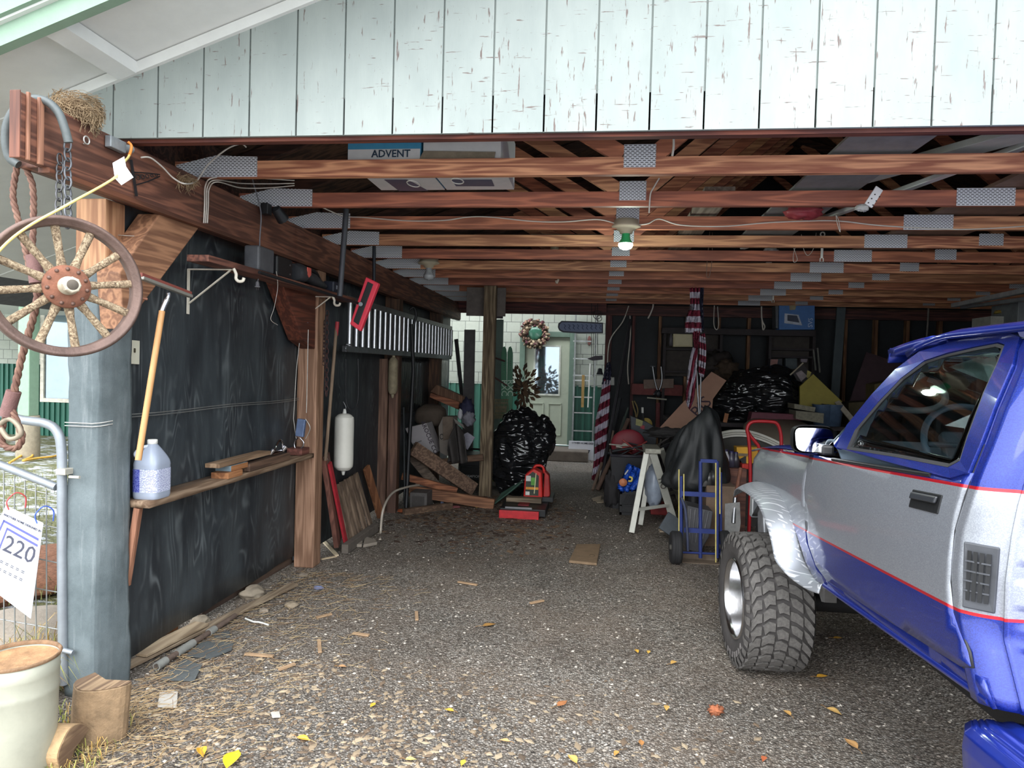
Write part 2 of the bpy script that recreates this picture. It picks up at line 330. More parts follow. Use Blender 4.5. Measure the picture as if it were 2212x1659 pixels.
# door
dr=thing('door_1',None,None,(-.92,12.66,.2)); dr['kind']='structure'
DP=plain((176,184,164),.5,0,.05,.05); DF=plain((104,126,112),.55,0,.08,.05)
dx0,dx1,dz0,dz1=-1.32,-.50,.22,2.20
b=MB(); b.bb((dx0-.1,12.60,dz0),(dx0,12.72,dz1+.1)); b.bb((dx1,12.60,dz0),(dx1+.1,12.72,dz1+.1)); b.bb((dx0,12.60,dz1),(dx1,12.72,dz1+.1)); obj('door_frame',b,DF,dr,bev=.006)
b=MB(); gx0,gx1,gz0,gz1=-1.13,-.69,1.15,2.02
for q in [((dx0,12.66,dz0),(dx1,12.70,gz0)),((dx0,12.66,gz1),(dx1,12.70,dz1)),((dx0,12.66,gz0),(gx0,12.70,gz1)),((gx1,12.66,gz0),(dx1,12.70,gz1))]: b.bb(*q)
for x0,x1 in((-1.2,-.95),(-.87,-.62)):
    for a0,a1 in(((x0,.38),(x1,.40)),((x0,.96),(x1,.98)),((x0,.38),(x0+.02,.98)),((x1-.02,.38),(x1,.98))): b.bb((a0[0],12.645,a0[1]),(a1[0],12.66,a1[1]))
obj('door_panel',b,DP,dr,bev=.004)
b=MB()
for q in [((gx0-.03,12.64,gz0-.03),(gx1+.03,12.66,gz0)),((gx0-.03,12.64,gz1),(gx1+.03,12.66,gz1+.03)),((gx0-.03,12.64,gz0),(gx0,12.66,gz1)),((gx1,12.64,gz0),(gx1+.03,12.66,gz1))]: b.bb(*q)
obj('glazing_bead',b,plain((205,208,196),.5),dr)
b=MB(); b.bb((gx0,12.675,gz0),(gx1,12.68,gz1)); obj('pane',b,GLS,dr)
b=MB(); b.lathe([(.0,0),(.028,.005),(.03,.03),(.012,.04),(.012,.06)],(-1.27,12.60,1.12),(0,1,0),16); obj('door_knob',b,plain((150,130,80),.3,.9),dr)
b=MB(); b.bb((-1.9,11.95,0),(-.1,12.68,.19)); one('door_step','concrete step below the pale green door','step',b,plain((112,102,92),.85,0,.2,.4,9.),bev=.02)
# overhanging outdoors: trees behind the camera side are not seen; distant hedge left of the house
# ================= roof trusses =================
def platemat():
    t=NT('galvanised_connector_plate'); g=t.n('TexCoord').outputs['Object']; s=t.n('SeparateXYZ',{0:g})
    row=t.math('FLOOR',t.math('MULTIPLY',s.outputs[2],105.)); par=t.math('MODULO',t.math('ABSOLUTE',row),2.)
    u=t.math('FRACT',t.math('MULTIPLY_ADD',s.outputs[0],42.,t.math('MULTIPLY',par,.5))); v=t.math('FRACT',t.math('MULTIPLY',s.outputs[2],105.))
    a=t.math('COMPARE',u,.5,.31); b=t.math('COMPARE',v,.5,.20); k=t.math('MULTIPLY',a,b)
    c=t.mix(k,L3((205,208,214)),L3((40,38,40))); t.bump(t.math('SUBTRACT',1.,k),.5,.002)
    t.b.inputs['Roughness'].default_value=.45; return t.fin(c,.5,.0)
PLM=platemat()
ords=['first','second','third','fourth','fifth','sixth','seventh','eighth','ninth','tenth','eleventh']
CH=[wood((222,160,120),(150,90,68),'x',22,.6,.15),wood((190,116,88),(136,80,64),'x',16,.6,.15),wood((202,130,96),(142,86,64),'x',18,.6,.15),wood((214,156,114),(150,98,72),'x',18,.6,.15)]
cm=[0,1,2,3,1,3,2,1,2,3,2]
ZC=2.66; zc0=ZC-.0445; zc1=ZC+.0445
webs=[(.18,2.72,-.75),(.18,2.72,2.36),(4.62,2.72,2.44),(4.62,2.72,5.5),(.18,2.72,-1.0)]
def mk_truss(k,Y):
    t=thing('roof_truss','stained wooden roof truss, %s one in from the carport opening'%ords[k],'roof truss',(2.4,Y,ZC),'roof trusses under the roof deck')
    m=CH[cm[k]]
    b=MB(); b.bb((-2.16 if 1 else 0,Y-.019,zc0),(.18,Y+.019,zc1)); b.v=[]; b.f=[]; b.sm=[]; b.mi=[]
    b.bb((-2.34,Y-.019,zc0),(2.16,Y+.019,zc1)); obj('bottom_chord',b,m,t)
    b=MB(); b.bb((2.164,Y-.019,zc0),(7.25,Y+.019,zc1)); obj('bottom_chord',b,CH[(cm[k]+1)%4],t)
    b=MB(); zt=.10
    b.poly([(-2.34,Y-.019,zr(-2.34)+zt-.095),(2.4,Y-.019,zr(2.4)+zt-.095),(2.4,Y-.019,zr(2.4)+zt),(-2.34,Y-.019,zr(-2.34)+zt)],(0,.038,0)); obj('top_chord',b,DRKW,t)
    b=MB(); q=lambda x:zr(4.8-x)
    b.poly([(2.401,Y-.019,zr(2.4)+zt-.095),(7.25,Y-.019,q(7.25)+zt-.095),(7.25,Y-.019,q(7.25)+zt),(2.401,Y-.019,zr(2.4)+zt)],(0,.038,0)); obj('top_chord',b,DRKW,t)
    for x0,x1 in ((.10,-.95),(.26,2.33),(4.54,2.47),(4.7,5.75)):
        z1=(zr(x1) if x1<2.4 else zr(4.8-x1))+.02
        b=MB(); b.bar((x0,Y,zc1+.005),(x1,Y,z1),.036,.085,(0,1,0)); b2=MB(); d=V((x1-x0,0,z1-zc1)); d.normalize(); n=V((-d.z,0,d.x))*.043
        p0=V((x0,Y-.018,zc1+.01)); p1=V((x1,Y-.018,z1)); b2.poly([p0-n,p1-n,p1+n,p0+n],(0,.036,0)); obj('web',b2,CH[(cm[k]+2)%4],t)
    def plate(xc,wd,z=ZC,h=.105):
        b=MB(); b.bb((xc-wd/2,Y-.0225,z-h/2),(xc+wd/2,Y-.0192,z+h/2)); obj('connector_plate',b,PLM,t)
    b=MB(); x1=-1.84 if k!=0 else -1.86; b.poly([(-2.33,Y-.0225,zc0+.002),(x1,Y-.0225,zc0+.002),(x1,Y-.0225,zc1+.02),(-2.10,Y-.0225,zc1+.03),(-2.33,Y-.0225,zc1-.02)],(0,.0033,0)); obj('connector_plate',b,PLM,t)
    plate(.185,.16,ZC+.048,.115); plate(2.17,.31 if k else .31,ZC+.004,.10)
    if k>0: plate(2.92 if k<9 else 2.9,.17,ZC+.02,.09)
    plate(4.62,.16,ZC+.048,.115)
    return t
for k in range(11): mk_truss(k,3.565+.68*k-(0 if k<6 else .02))
# rear beam across the back opening
b=MB(); b.bb((-2.3,10.52,2.50),(.12,10.58,2.66)); one('header_beam','dark red beam spanning the rear opening above the pale green door','beam',b,wood((104,54,50),(62,32,32),'x',16,.7,.2))
b=MB(); b.bb((-2.40,3.03,2.602),(-2.375,10.7,2.93)); struct('wall_left_upper',b,DRKW)
b=MB(); b.poly([(-2.42,10.86,2.60),(7.4,10.86,2.60),(7.4,10.86,zr(-2.6)+.13),(2.4,10.86,zr(2.4)+.13),(-2.42,10.86,zr(-2.42)+.13)],(0,.04,0)); struct('wall_back_gable',b,plain((40,42,46),.8))
# left carrying beam
bt=thing('timber_beam','big dark stained timber beam along the left side carrying the trusses','beam',(-2.22,6.5,2.49))
b=MB(); b.grid(lambda u,v:(0,0,0),1,1); b=MB(); b.bb((-2.29,2.46,2.355),(-2.199,10.7,2.60)); obj('rear_ply',b,REDY,bt,bev=.006); b=MB(); b.bb((-2.198,2.33,2.355),(-2.16,10.7,2.60)); obj('beam_body',b,REDY,bt,bev=.006)
b=MB(); b.bb((-2.198,2.322,2.352),(-2.154,2.328,2.603)); obj('end_board',b,wood((132,82,62),(88,52,40),'z',12,.6,.2),bt,bev=.004)
for x,y0,y1 in ((-2.155,2.352,2.366),(-2.155,2.405,2.43)):
    b=MB(); b.bb((x-.004,y0,2.352),(x+.008,y1,2.607)); obj('end_board',b,REDZ,bt,bev=.003)
b=MB(); b.bb((-2.20,2.46,2.335),(-2.15,10.6,2.356)); obj('bottom_trim',b,wood((120,74,52),(76,46,34),'y',12,.7,.3),bt)
# left posts
FELT=None
def felt():
    t=NT('grey_roofing_felt'); co=t.co((1,1,1)); w=t.noise(t.co((260,260,260)),1.,2.); s=t.ramp(t.noise(t.co((30,30,2.2)),1.,5.,.7),[(.55,0.),(.75,1.)])
    b=t.ramp(t.noise(co,3.,5.,.7),[(.3,L3((84,95,98))),(.7,L3((122,133,136)))]); c=t.mix(t.math('MULTIPLY',s,.5),b,L3((160,168,170)))
    c=t.mix(t.math('MULTIPLY',w,.45),c,L3((48,56,60))); t.bump(w,.5,.002); return t.fin(c,.8)
FELT=felt()
pt=thing('front_post','square timber post at the carport opening wrapped in grey felt','post',(-2.38,3.03,0))
b=MB(); b.bb((-2.455,2.965,1.2),(-2.30,3.10,2.36)); obj('timber',b,wood((196,150,112),(150,106,76),'z',14,.65,.15),pt,bev=.008)
b=MB()
def fw(u,v):
    q=[(-2.47,3.12),(-2.472,2.96),(-2.468,2.945),(-2.455,2.94),(-2.33,2.94),(-2.315,2.943),(-2.305,2.955),(-2.285,3.00),(-2.275,3.06),(-2.27,3.12)]
    t=u*(len(q)-1); i=min(int(t),len(q)-2); f=t-i; x=q[i][0]*(1-f)+q[i+1][0]*f; y=q[i][1]*(1-f)+q[i+1][1]*f
    k=.008*mnoise.noise(V((x*9,y*9,v*5)))+.004*mnoise.noise(V((u*14,3,v*22))); z=v*2.02
    top=1.45+.55*(1-u)**1.2 if u<.5 else 1.72-.0*u
    z=v*(2.02 if u<.45 else 2.02-.22*(u-.45)/.55)
    return (x+k+.012*(1-v)**3*(u-.3),y+k,z)
b.grid(fw,36,60); obj('felt_wrap',b,FELT,pt,solid=.004)
b=MB(); b.tube([(-2.475,2.938,1.305),(-2.33,2.932,1.305),(-2.30,2.945,1.308),(-2.278,3.0,1.315)],.0025,6); b.tube([(-2.475,2.938,1.29),(-2.33,2.932,1.29),(-2.30,2.945,1.293),(-2.278,3.0,1.30)],.0025,6); obj('wire',b,plain((200,200,195),.4,.6),pt)
for px,py in ((1455,507),(1475,530)): pass
for p,q in (((255,508),(283,512)),((262,531),(290,534)),((259,546),(272,522))):
    b=MB(); b.cyl(aX(p[0],p[1],-2.30),aX(p[0],p[1],-2.30)+V((.07,.02,0)) ,.0022,6)
    obj('nail',b,plain((170,165,155),.4,.8),pt)
b=MB(); b.bb((-2.325,5.12,0),(-2.165,5.27,2.36)); p2=one('inner_post','brown timber post holding the lower shelf end, second along the left wall','post',b,wood((176,138,112),(132,98,76),'z',16,.65,.2),bev=.008)
def brace(y0,label,m):
    b=MB(); b.poly([aX(x,y,-2.185) for x,y in y0],(-.12,0,0)); return one('knee_brace',label,'brace',b,m,'knee braces under the left beam',bev=.006)
BRM=wood((172,126,94),(122,84,62),'y',18,.65,.2)
brace([(259,588),(345,462),(437,483),(268,712)],'broad diagonal timber brace behind the wagon wheel, felt wrapped post to beam',BRM)
brace([(585,545),(640,560),(686,640),(684,757),(655,735)],'reddish diagonal brace leaning from the inner post up to the beam',wood((120,66,48),(80,44,34),'y',16,.65,.3))
# dark far wall posts
for k,(y,l) in enumerate(((7.3,'dark timber post behind the hanging old fender'),(9.3,'dark timber post at the far end of the left wall'))):
    b=MB(); b.bb((-2.32,y,0),(-2.16,y+.15,2.36)); one('wall_post',l,'post',b,wood((104,74,54),(66,46,36),'z',16,.7,.3),bev=.006)
b=MB(); p=aZ(1050,1076); b.bb((-1.41,8.42,0),(-1.26,8.52,2.655)); 
ip=thing('centre_post','rough grey timber post standing left of the black garbage bag','post',(-1.335,8.47,0)); b=MB(); b.bb((-1.415,8.42,0),(-1.338,8.52,2.655)); obj('plank',b,GREYZ,ip,bev=.004); b=MB(); b.bb((-1.336,8.415,0),(-1.262,8.52,2.655)); obj('plank',b,GREYZ,ip,bev=.004)
b=MB(); b.bb((-1.66,8.56,2.26),(-1.16,8.58,2.62)); one('high_board','plain grey-brown panel fixed high behind the centre post','panel',b,plain((96,88,84),.7),bev=.003)
# ================= left side foreground =================
STL=plain((150,152,155),.35,.9,.15,.1); DST=plain((60,62,66),.5,.7,.2,.2); RUST=plain((138,92,72),.75,.3,.3,.4,20.); WHT=plain((225,225,218),.5,0,.05,.05)
BLK=plain((28,29,32),.5,0,.2,.1); GALV=plain((150,158,164),.45,.55,.12,.15,8.); ROPE=None
def ropemat():
    t=NT('twisted_rope'); co=t.co((1,1,1)); c=t.ramp(t.noise(co,30.,3.),[(.3,L3((96,64,54))),(.7,L3((138,106,90)))]); return t.fin(c,.8)
ROPE=ropemat()
def rope(b,pts,r,pitch=None,n=3,seg=.006,thin=None):
    pts=[V(p) for p in pts]; P=[]; 
    for i in range(len(pts)-1):
        k=max(1,int((pts[i+1]-pts[i]).length/seg))
        for j in range(k): P.append(pts[i].lerp(pts[i+1],j/k))
    P.append(pts[-1]); pitch=pitch or r*7; thin=thin or r*.56
    for s in range(n):
        Q=[]; L=0; pu=V((0,0,1))
        for i,p in enumerate(P):
            a=P[max(0,i-1)]; c=P[min(len(P)-1,i+1)]; d=(c-a).normalized(); 
            x=d.cross(V((0,1,0)) if abs(d.y)<.9 else V((1,0,0))).normalized(); y=x.cross(d)
            if i: L+=(p-P[i-1]).length
            t=2*math.pi*(L/pitch+s/n); Q.append(p+x*(math.cos(t)*r*.5)+y*(math.sin(t)*r*.5))
        b.tube(Q,thin,6)
def spline(pts,k=8):
    pts=[V(p) for p in pts]; out=[]
    for i in range(len(pts)-1):
        p0=pts[max(i-1,0)]; p1=pts[i]; p2=pts[i+1]; p3=pts[min(i+2,len(pts)-1)]
        for j in range(k):
            t=j/k; out.append(.5*((2*p1)+(p2-p0)*t+(2*p0-5*p1+4*p2-p3)*t*t+(3*p1-p0-3*p2+p3)*t**3))
    out.append(pts[-1]); return out
def PY(l,Y): return [aY(x,y,Y) for x,y in l]
# shackle round the beam end
b=MB(); pts=spline([aY(40,356,2.44),aY(20,340,2.43),aY(12,300,2.42),aY(18,262,2.42),aY(38,230,2.42),aY(70,214,2.42),aY(102,220,2.43),aY(126,243,2.44),aY(140,278,2.45),aY(148,308,2.46)],6)
b.tube(pts,.016,12); 
sh=one('lifting_shackle','big blue-grey steel hoop hung over the end of the dark beam','shackle',b,plain((92,98,98),.55,.2,.2,.2))
# wire rope sling
b=MB(); YR=2.50
rope(b,spline([aY(38,352,YR),aY(28,420,YR),aY(38,470,YR),aY(55,540,YR),aY(66,590,YR)],6),.012)
rope(b,spline([aY(48,352,YR),aY(70,400,YR),aY(72,480,YR),aY(70,540,YR),aY(72,590,YR)],6),.012)
sl=thing('wire_rope_sling','thick rusty wire rope sling with two metal sleeves hanging left of the wagon wheel','rope',tuple(aY(50,600,YR)))
obj('rope_strand',b,ROPE,sl)
b=MB(); rope(b,spline([aY(78,600,YR),aY(80,650,YR),aY(62,720,YR),aY(45,780,YR),aY(30,850,YR)],6),.014); obj('rope_strand',b,ROPE,sl)
b=MB(); rope(b,spline([aY(18,885,YR),aY(4,930,YR),aY(8,962,YR),aY(35,968,YR),aY(48,945,YR),aY(38,915,YR),aY(26,885,YR)],6),.013); obj('rope_eye',b,ROPE,sl)
for p,q in (((72,552),(80,612)),((30,845),(14,898))):
    b=MB(); b.cyl(aY(p[0],p[1],YR),aY(q[0],q[1],YR),.027,14); obj('sleeve',b,plain((128,96,92),.75,.3,.15,.5,30.),sl,bev=.004)
b=MB(); b.tube(spline(PY([(2,925),(20,948),(44,940),(40,920),(20,905),(2,915)],YR-.01),5),.010,8); obj('thimble',b,plain((150,138,120),.6,.4),sl)
# chain helper
def chain(b,p,q,n,r=.0035,ln=None,tw=0):
    p,q=V(p),V(q); d=(q-p); L=d.length/n; d.normalize(); x=d.cross(V((0,1,0))).normalized(); y=x.cross(d)
    for i in range(n):
        c=p+d*(L*(i+.5)); u=(x,y)[(i+tw)%2]; h=L*.78; w=L*.30
        b.tube([c+d*(math.cos(t)*h*.86)+u*(math.sin(t)*w*1.25) for t in [2*math.pi*k/12 for k in range(12)]],r,5,closed=True)
b=MB(); 
top=aX(146,305,-2.12); bot=aY(147,490,2.42)
chain(b,top,bot,9,.0042); one('hanging_chain','grey steel chain from the beam down to the wagon wheel rim','chain',b,plain((104,106,110),.5,.7,.2,.3))
b=MB(); chain(b,aX(135,335,-2.13)+V((-.01,0,0)),aY(126,470,2.44),7,.0036,tw=1); one('hanging_chain','shorter chain strand left of and behind the main wheel chain','chain',b,plain((98,98,100),.5,.7,.2,.3))
# wagon wheel
WC=aY(141,620,2.40); ax=V((.80,-.60,.0)).normalized(); sxx=V((.60,.80,0)).normalized(); szz=V((0,0,1)); RW=.262
wt=thing('wagon_wheel','old wooden wagon wheel with rusty hub plate and iron rim hung from the beam','wheel',tuple(WC))
def WP(a,r,h=0): return WC+sxx*(math.sin(a)*r)+szz*(math.cos(a)*r)+ax*h
WO=plain((150,128,102),.85,0,.35,.6,26.)
def spokem():
    t=NT('weathered_spoke_wood'); co=t.co((1,1,1)); v=t.noise(t.co((60,60,60)),1.,5.,.8,1.5); c=t.ramp(v,[(.36,L3((70,56,44))),(.48,L3((146,124,98))),(.6,L3((196,178,148)))]); t.bump(v,.9,.006); return t.fin(c,.85)
SPK=spokem(); IRN=plain((112,92,84),.6,.5,.25,.4,14.)
b=MB(); prof=[(RW-.032,-.022),(RW-.022,-.03),(RW-.004,-.032),(RW+.004,-.022),(RW+.005,.026),(RW-.002,.034),(RW-.010,.034),(RW-.014,.026),(RW-.028,.024),(RW-.032,.016),(RW-.032,-.022)]
b.lathe(prof,WC,ax,72); obj('rim',b,IRN,wt)
for i in range(12):
    a=math.radians(i*30-9); b=MB(); b.tube([WP(a,.055,0),WP(a,.09,0),WP(a,.12,0),WP(a,.16,0),WP(a,RW-.018,0)],[.019,.017,.0135,.0145,.016],10); obj('spoke',b,SPK,wt)
b=MB(); b.lathe([(0,.012),(.078,.016),(.082,.022),(.080,.030),(.055,.033),(.0,.036)],WC,ax,40); obj('hub_plate',b,RUST,wt)
b=MB(); b.lathe([(.034,.03),(.035,.052),(.028,.056),(.028,.075)],WC+V((0,0,.002)),ax,28,caps=True); obj('hub_barrel',b,plain((188,178,156),.6,.2,.2,.3,20.),wt)
b=MB(); b.lathe([(.028,.074),(.031,.078),(.031,.098),(.027,.103),(.020,.104)],WC+V((0,0,.002)),ax,8,smooth=False); hc=obj('hub_cap',b,plain((196,186,166),.6,.2,.2,.3,20.),wt)
b=MB(); b.lathe([(0,.1045),(.0185,.1045),(.0205,.1035)],WC+V((0,0,.002)),ax,20); obj('cap_emblem',b,plain((92,84,74),.5,.5),hc); 
for i in range(11):
    a=2*math.pi*i/11; b=MB(); b.lathe([(.0075,.029),(.0075,.034),(.005,.038),(0,.039)],WP(a,.066,0),ax,10); obj('rivet',b,plain((112,88,78),.6,.5),wt)
for a in (math.radians(94),math.radians(-66),math.radians(-118)):
    b=MB(); b.cyl(WP(a,RW+.001,.0),WP(a,RW+.03,.0),.005,8); obj('rim_bolt',b,RUST,wt)
# bird nests
def nest(c,r,h,n,label,seed,hang=0.):
    rr=random.Random(seed); t=thing('bird_nest',label,'nest',tuple(c)); b=MB(); b.blob(V(c)+V((0,0,h*.35)),(r*.8,r*.8,h*.55),.3,4.,seed,18,12); obj('nest_body',b,plain((112,88,66),.9,0,.4,.8,40.),t)
    b=MB()
    for i in range(n):
        a=rr.uniform(0,6.28); z=rr.uniform(0,h); q=r*(.75+.3*math.sin(z/h*3)); p=V(c)+V((math.cos(a)*q,math.sin(a)*q,z)); d=V((-math.sin(a),math.cos(a),rr.uniform(-.5,.4)))
        if rr.random()<hang: d=V((rr.uniform(-.3,.3),rr.uniform(-.3,.1),-1.))
        L=rr.uniform(.02,.06); b.tube(spline([p,p+d*L*.5+V((rr.uniform(-.01,.01),)*3),p+d*L+V((rr.uniform(-.01,.01),rr.uniform(-.01,.01),rr.uniform(-.015,.01)))],3),rr.uniform(.0007,.0013),3,caps=False)
    o=obj('straw',b,plain((160,138,108),.85,0,.3,0),t); o['kind']='stuff'
nest((-2.20,2.66,2.60),.085,.11,1300,'large straw bird nest sitting on the beam beside the grey hoop',3,.45)
nest(aX(400,395,-2.14),.04,.03,220,'small straggly bird nest on the beam beneath the white cable',5,.3)
# screw eye
b=MB(); c=aX(186,303,-2.145); b.tube([c+V((.002,math.cos(t)*.016,math.sin(t)*.016)) for t in [2*math.pi*k/16 for k in range(16)]],.0032,6,closed=True); b.cyl(c+V((-.012,.0,-.014)),c+V((.0,0,-.014)),.003); one('screw_eye','pale round metal screw eye on the beam under the large nest','hook',b,plain((205,205,200),.4,.6))
# extension cord, outlet, tag
XB=-2.14
b=MB(); c=aX(250,312,XB); b.box(c,(.03,.10,.05)); b.cyl(c+V((.0,.05,.0)),c+V((0,.10,.01)),.018,12); one('outlet_box','pale metal outlet box on the beam where the yellow cord starts','electrical box',b,plain((150,156,160),.5,.4),bev=.004)
b=MB(); pts=spline([aX(276,306,-2.10),aX(284,316,-2.09),aX(278,338,-2.08),aY(264,355,2.66),aY(246,385,2.58),aY(150,440,2.35),aY(60,490,2.25),aY(0,540,2.2),aY(-60,620,2.15),aY(-120,760,2.1)],8)
ct=thing('yellow_cord','yellow extension cord sweeping from the beam across the wagon wheel','cord',tuple(pts[0])); b.tube(pts,.0052,8); obj('cable',b,plain((224,206,128),.5,0,.05,.0),ct)
b=MB(); b.tube(pts[:16],.0062,8); obj('plug_end',b,plain((224,140,60),.5,0,.05,0),ct)
b=MB(); q=[aY(x,y,2.60) for x,y in((243,352),(268,338),(272,360),(288,383),(262,400),(248,385))]; b.poly(q,(0,.002,0)); obj('paper_tag',b,plain((222,222,225),.7,0,.1,.5,30.),ct)
# scroll bracket
b=MB(); P=lambda x,y:aX(x,y,-2.145)
b.bar(P(283,345),P(295,424),.005,.012,(1,0,0)); 
for k in range(5):
    c=P(298+k*10,383-k*1.2); r=.0105-.0013*k; b.tube([c+V((0,math.cos(t)*r*1.5,math.sin(t)*r)) for t in [2*math.pi*j/14 for j in range(14)]],.002,5,closed=True)
b.tube([P(290,372),P(320,374),P(345,377)],.003,6); b.tube([P(292,400),P(320,392),P(345,381)],.003,6); one('scroll_bracket','small black iron scroll hinge fixed to the inner face of the beam','bracket',b,BLK)
# white cables
CW=plain((206,200,190),.5,0,.05,0)
def cable(label,pts,r=.0035,m=None,group=None,name='cable'): b=MB(); b.tube(spline(pts,7),r,6); return one(name,label,'cable',b,m or CW,group)
cable('white cable looping from the beam up to the first truss chord',[aX(305,340,-2.14),aX(325,341,-2.13),aX(350,360,-2.12),aX(375,385,-2.11),aX(400,397,-2.06),aY(425,390,3.40),aY(450,355,3.46),aY(490,322,3.50),aY(520,311,3.53),aY(532,318,3.56)],.0042)
for i,(dx,dy,l) in enumerate(((0,0,'upper'),(4,10,'middle'),(8,18,'lower'))):
    cable('%s of three white cables bundled down the beam by the knee brace'%l,[aX(440+dx,482,-2.145),aX(442+dx,440,-2.145),aX(444+dx,400+dy*.4,-2.14),aX(462+dx,384+dy*.5,-2.09),aY(520,384+dy*1.2,3.95),aY(580,386+dy*1.1,4.1),aY(636,390+dy*.6,4.2)],.0038,group=None)
cable('long white cable stapled along the third truss chord',[aY(690,445,4.7),aY(740,466,4.88),aY(790,470,4.895),aY(880,477,4.9),aY(960,476,4.9),aY(1010,469,4.9),aY(1060,469,4.9),aY(1150,478,4.9),aY(1220,479,4.9),aY(1290,474,4.9),aY(1330,483,4.9)],.0045)
cable('long white cable running right from the green bulb fixture over the truss plates',[aY(1375,486,4.9),aY(1400,483,4.9),aY(1424,473,4.9),aY(1470,486,4.9),aY(1560,489,4.9),aY(1660,481,4.9),aY(1760,477,4.9),aY(1820,478,4.9),aY(1900,487,4.89),aY(2040,495,4.9),aY(2130,494,4.9),aY(2260,485,4.9)],.0045)
# electric cord with plug hanging
pc=thing('hanging_power_cord','grey power cord with a two-pin plug hanging from the second truss','cord',tuple(aY(563,500,4.05)))
b=MB(); b.tube(spline(PY([(540,340),(545,385),(560,440),(564,470),(561,520),(562,560),(558,600),(556,610)],4.1),6),.0042,6); obj('cable',b,plain((118,118,124),.5,0,.05,0),pc)
b=MB(); e=aY(556,608,4.1); b.lathe([(.007,0),(.012,-.01),(.013,-.028),(.016,-.03),(.016,-.036),(.0,-.036)],e,(0,0,1),12); pg=obj('plug',b,plain((150,152,158),.5),pc)
for s in(-1,1): 
    b=MB(); b.bb(e+V((s*.006-.001,-.003,-.055)),e+V((s*.006+.001,.003,-.035))); obj('pin',b,STL,pg)
# upper shelf with brackets
us=thing('upper_shelf','reddish-brown wooden shelf board high on the black wall with white brackets','shelf',(-2.2,4.2,2.12))
XS=-2.10
n=aX(308,520,-2.13); f=aX(738,648,-2.13)
SZ=2.135
b=MB(); b.bb((-2.17,3.40,SZ),(-2.045,5.62,SZ+.036)); SHB=obj('board',b,wood((134,88,72),(86,54,46),'y',18,.65,.3),us,bev=.003)
def brk(y):
    b=MB(); b.bar((-2.06,y,SZ-.006),(-2.32,y,SZ-.006),.022,.006); b.bar((-2.322,y,SZ-.004),(-2.322,y,SZ-.26),.022,.005,(1,0,0)); b.bar((-2.07,y,SZ-.01),(-2.318,y,SZ-.20),.012,.006,(0,0,1)); 
    b.tube(spline([(-2.05,y,SZ),(-2.035,y,SZ-.03),(-2.035,y,SZ-.055),(-2.02,y,SZ-.07),(-1.995,y,SZ-.068),(-1.987,y,SZ-.05)],5),.009,8); obj('bracket',b,plain((228,222,206),.45,0,.08,.05),us)
brk(3.66); brk(5.12)
# things on upper shelf
sz=SZ+.036
b=MB(); b.box((-2.10,4.05,sz+.075),(.10,.20,.15)); one('small_case','dark grey plastic case at the near end of the upper shelf','case',b,plain((82,84,88),.5),bev=.012)
b=MB(); b.box((-2.10,4.30,sz+.065),(.10,.22,.13)); t=thing('charger_box','black box with silver corner screws beside the power saw','tool box',(-2.2,4.35,sz)); obj('case',b,BLK,t,bev=.01)
for y,z in((4.42,.09),(4.42,.03)): b=MB(); b.cyl((-2.052,y-.05,sz+z),(-2.046,y-.05,sz+z),.006,8); obj('screw',b,STL,t)
sw=thing('reciprocating_saw','dusty black power saw with a red badge lying on the upper shelf','power tool',(-2.105,4.8,sz))
b=MB(); b.tube(spline([(-2.105,4.54,sz+.066),(-2.105,4.62,sz+.075),(-2.105,4.74,sz+.07),(-2.105,4.86,sz+.06),(-2.105,5.0,sz+.045),(-2.105,5.1,sz+.035)],4),[.056,.064,.066,.066,.066,.066,.064,.05,.046,.04,.042,.044,.046,.042,.036,.034,.03,.028,.026,.022,.02][:21],14); obj('body',b,plain((58,60,64),.55,0,.3,.3),sw)
b=MB(); b.tube(spline([(-2.105,4.72,sz+.10),(-2.105,4.82,sz+.125),(-2.105,4.93,sz+.11),(-2.105,4.99,sz+.07)],4),.016,8); obj('handle',b,BLK,sw)
b=MB(); c=V((-2.045,4.66,sz+.082)); b.poly([c+V((0,-.035,.035)),c+V((0,.03,.035)),c+V((0,.033,-.012)),c+V((0,.0,-.035)),c+V((0,-.033,-.015))],(.006,0,0)); obj('badge',b,plain((222,104,92),.5,0,.03,0),sw,bev=.002)
b=MB(); b.box((-2.105,5.28,sz+.045),(.09,.22,.09)); t=thing('battery_pack','dark blue-black battery pack at the far end of the upper shelf','battery',(-2.105,5.28,sz)); obj('case',b,plain((40,46,60),.5),t,bev=.012); b=MB(); b.bb((-2.06,5.22,sz+.03),(-2.057,5.32,sz+.06)); obj('sticker',b,plain((150,155,165),.5),t)
# ceiling-hung dark pipes in front of the shelf end
b=MB(); b.cyl(aY(748,452,4.72),aY(734,640,4.72),.020,14); one('hanging_pipe','thick dark grey pipe hanging from the second truss by the shelf end','pipe',b,plain((66,68,74),.5,.3,.1,.05))
b=MB(); b.cyl(aY(808,522,6.2),aY(808,612,6.2),.016,10); one('hanging_pipe','thin dark pipe hanging from the trusses above the red brush','pipe',b,plain((48,52,60),.5,.3,.1,.05))
# work light
wl=thing('work_lamp','small dark swivel lamp clamped on the beam under the second truss','lamp',tuple(aX(590,460,-2.1))); b=MB(); b.cyl(aX(595,450,-2.08),aX(612,475,-2.06),.03,14,.04); obj('lamp_head',b,DST,wl); b=MB(); b.box(aX(575,452,-2.12),(.05,.06,.07)); obj('bracket',b,BLK,wl,bev=.005)
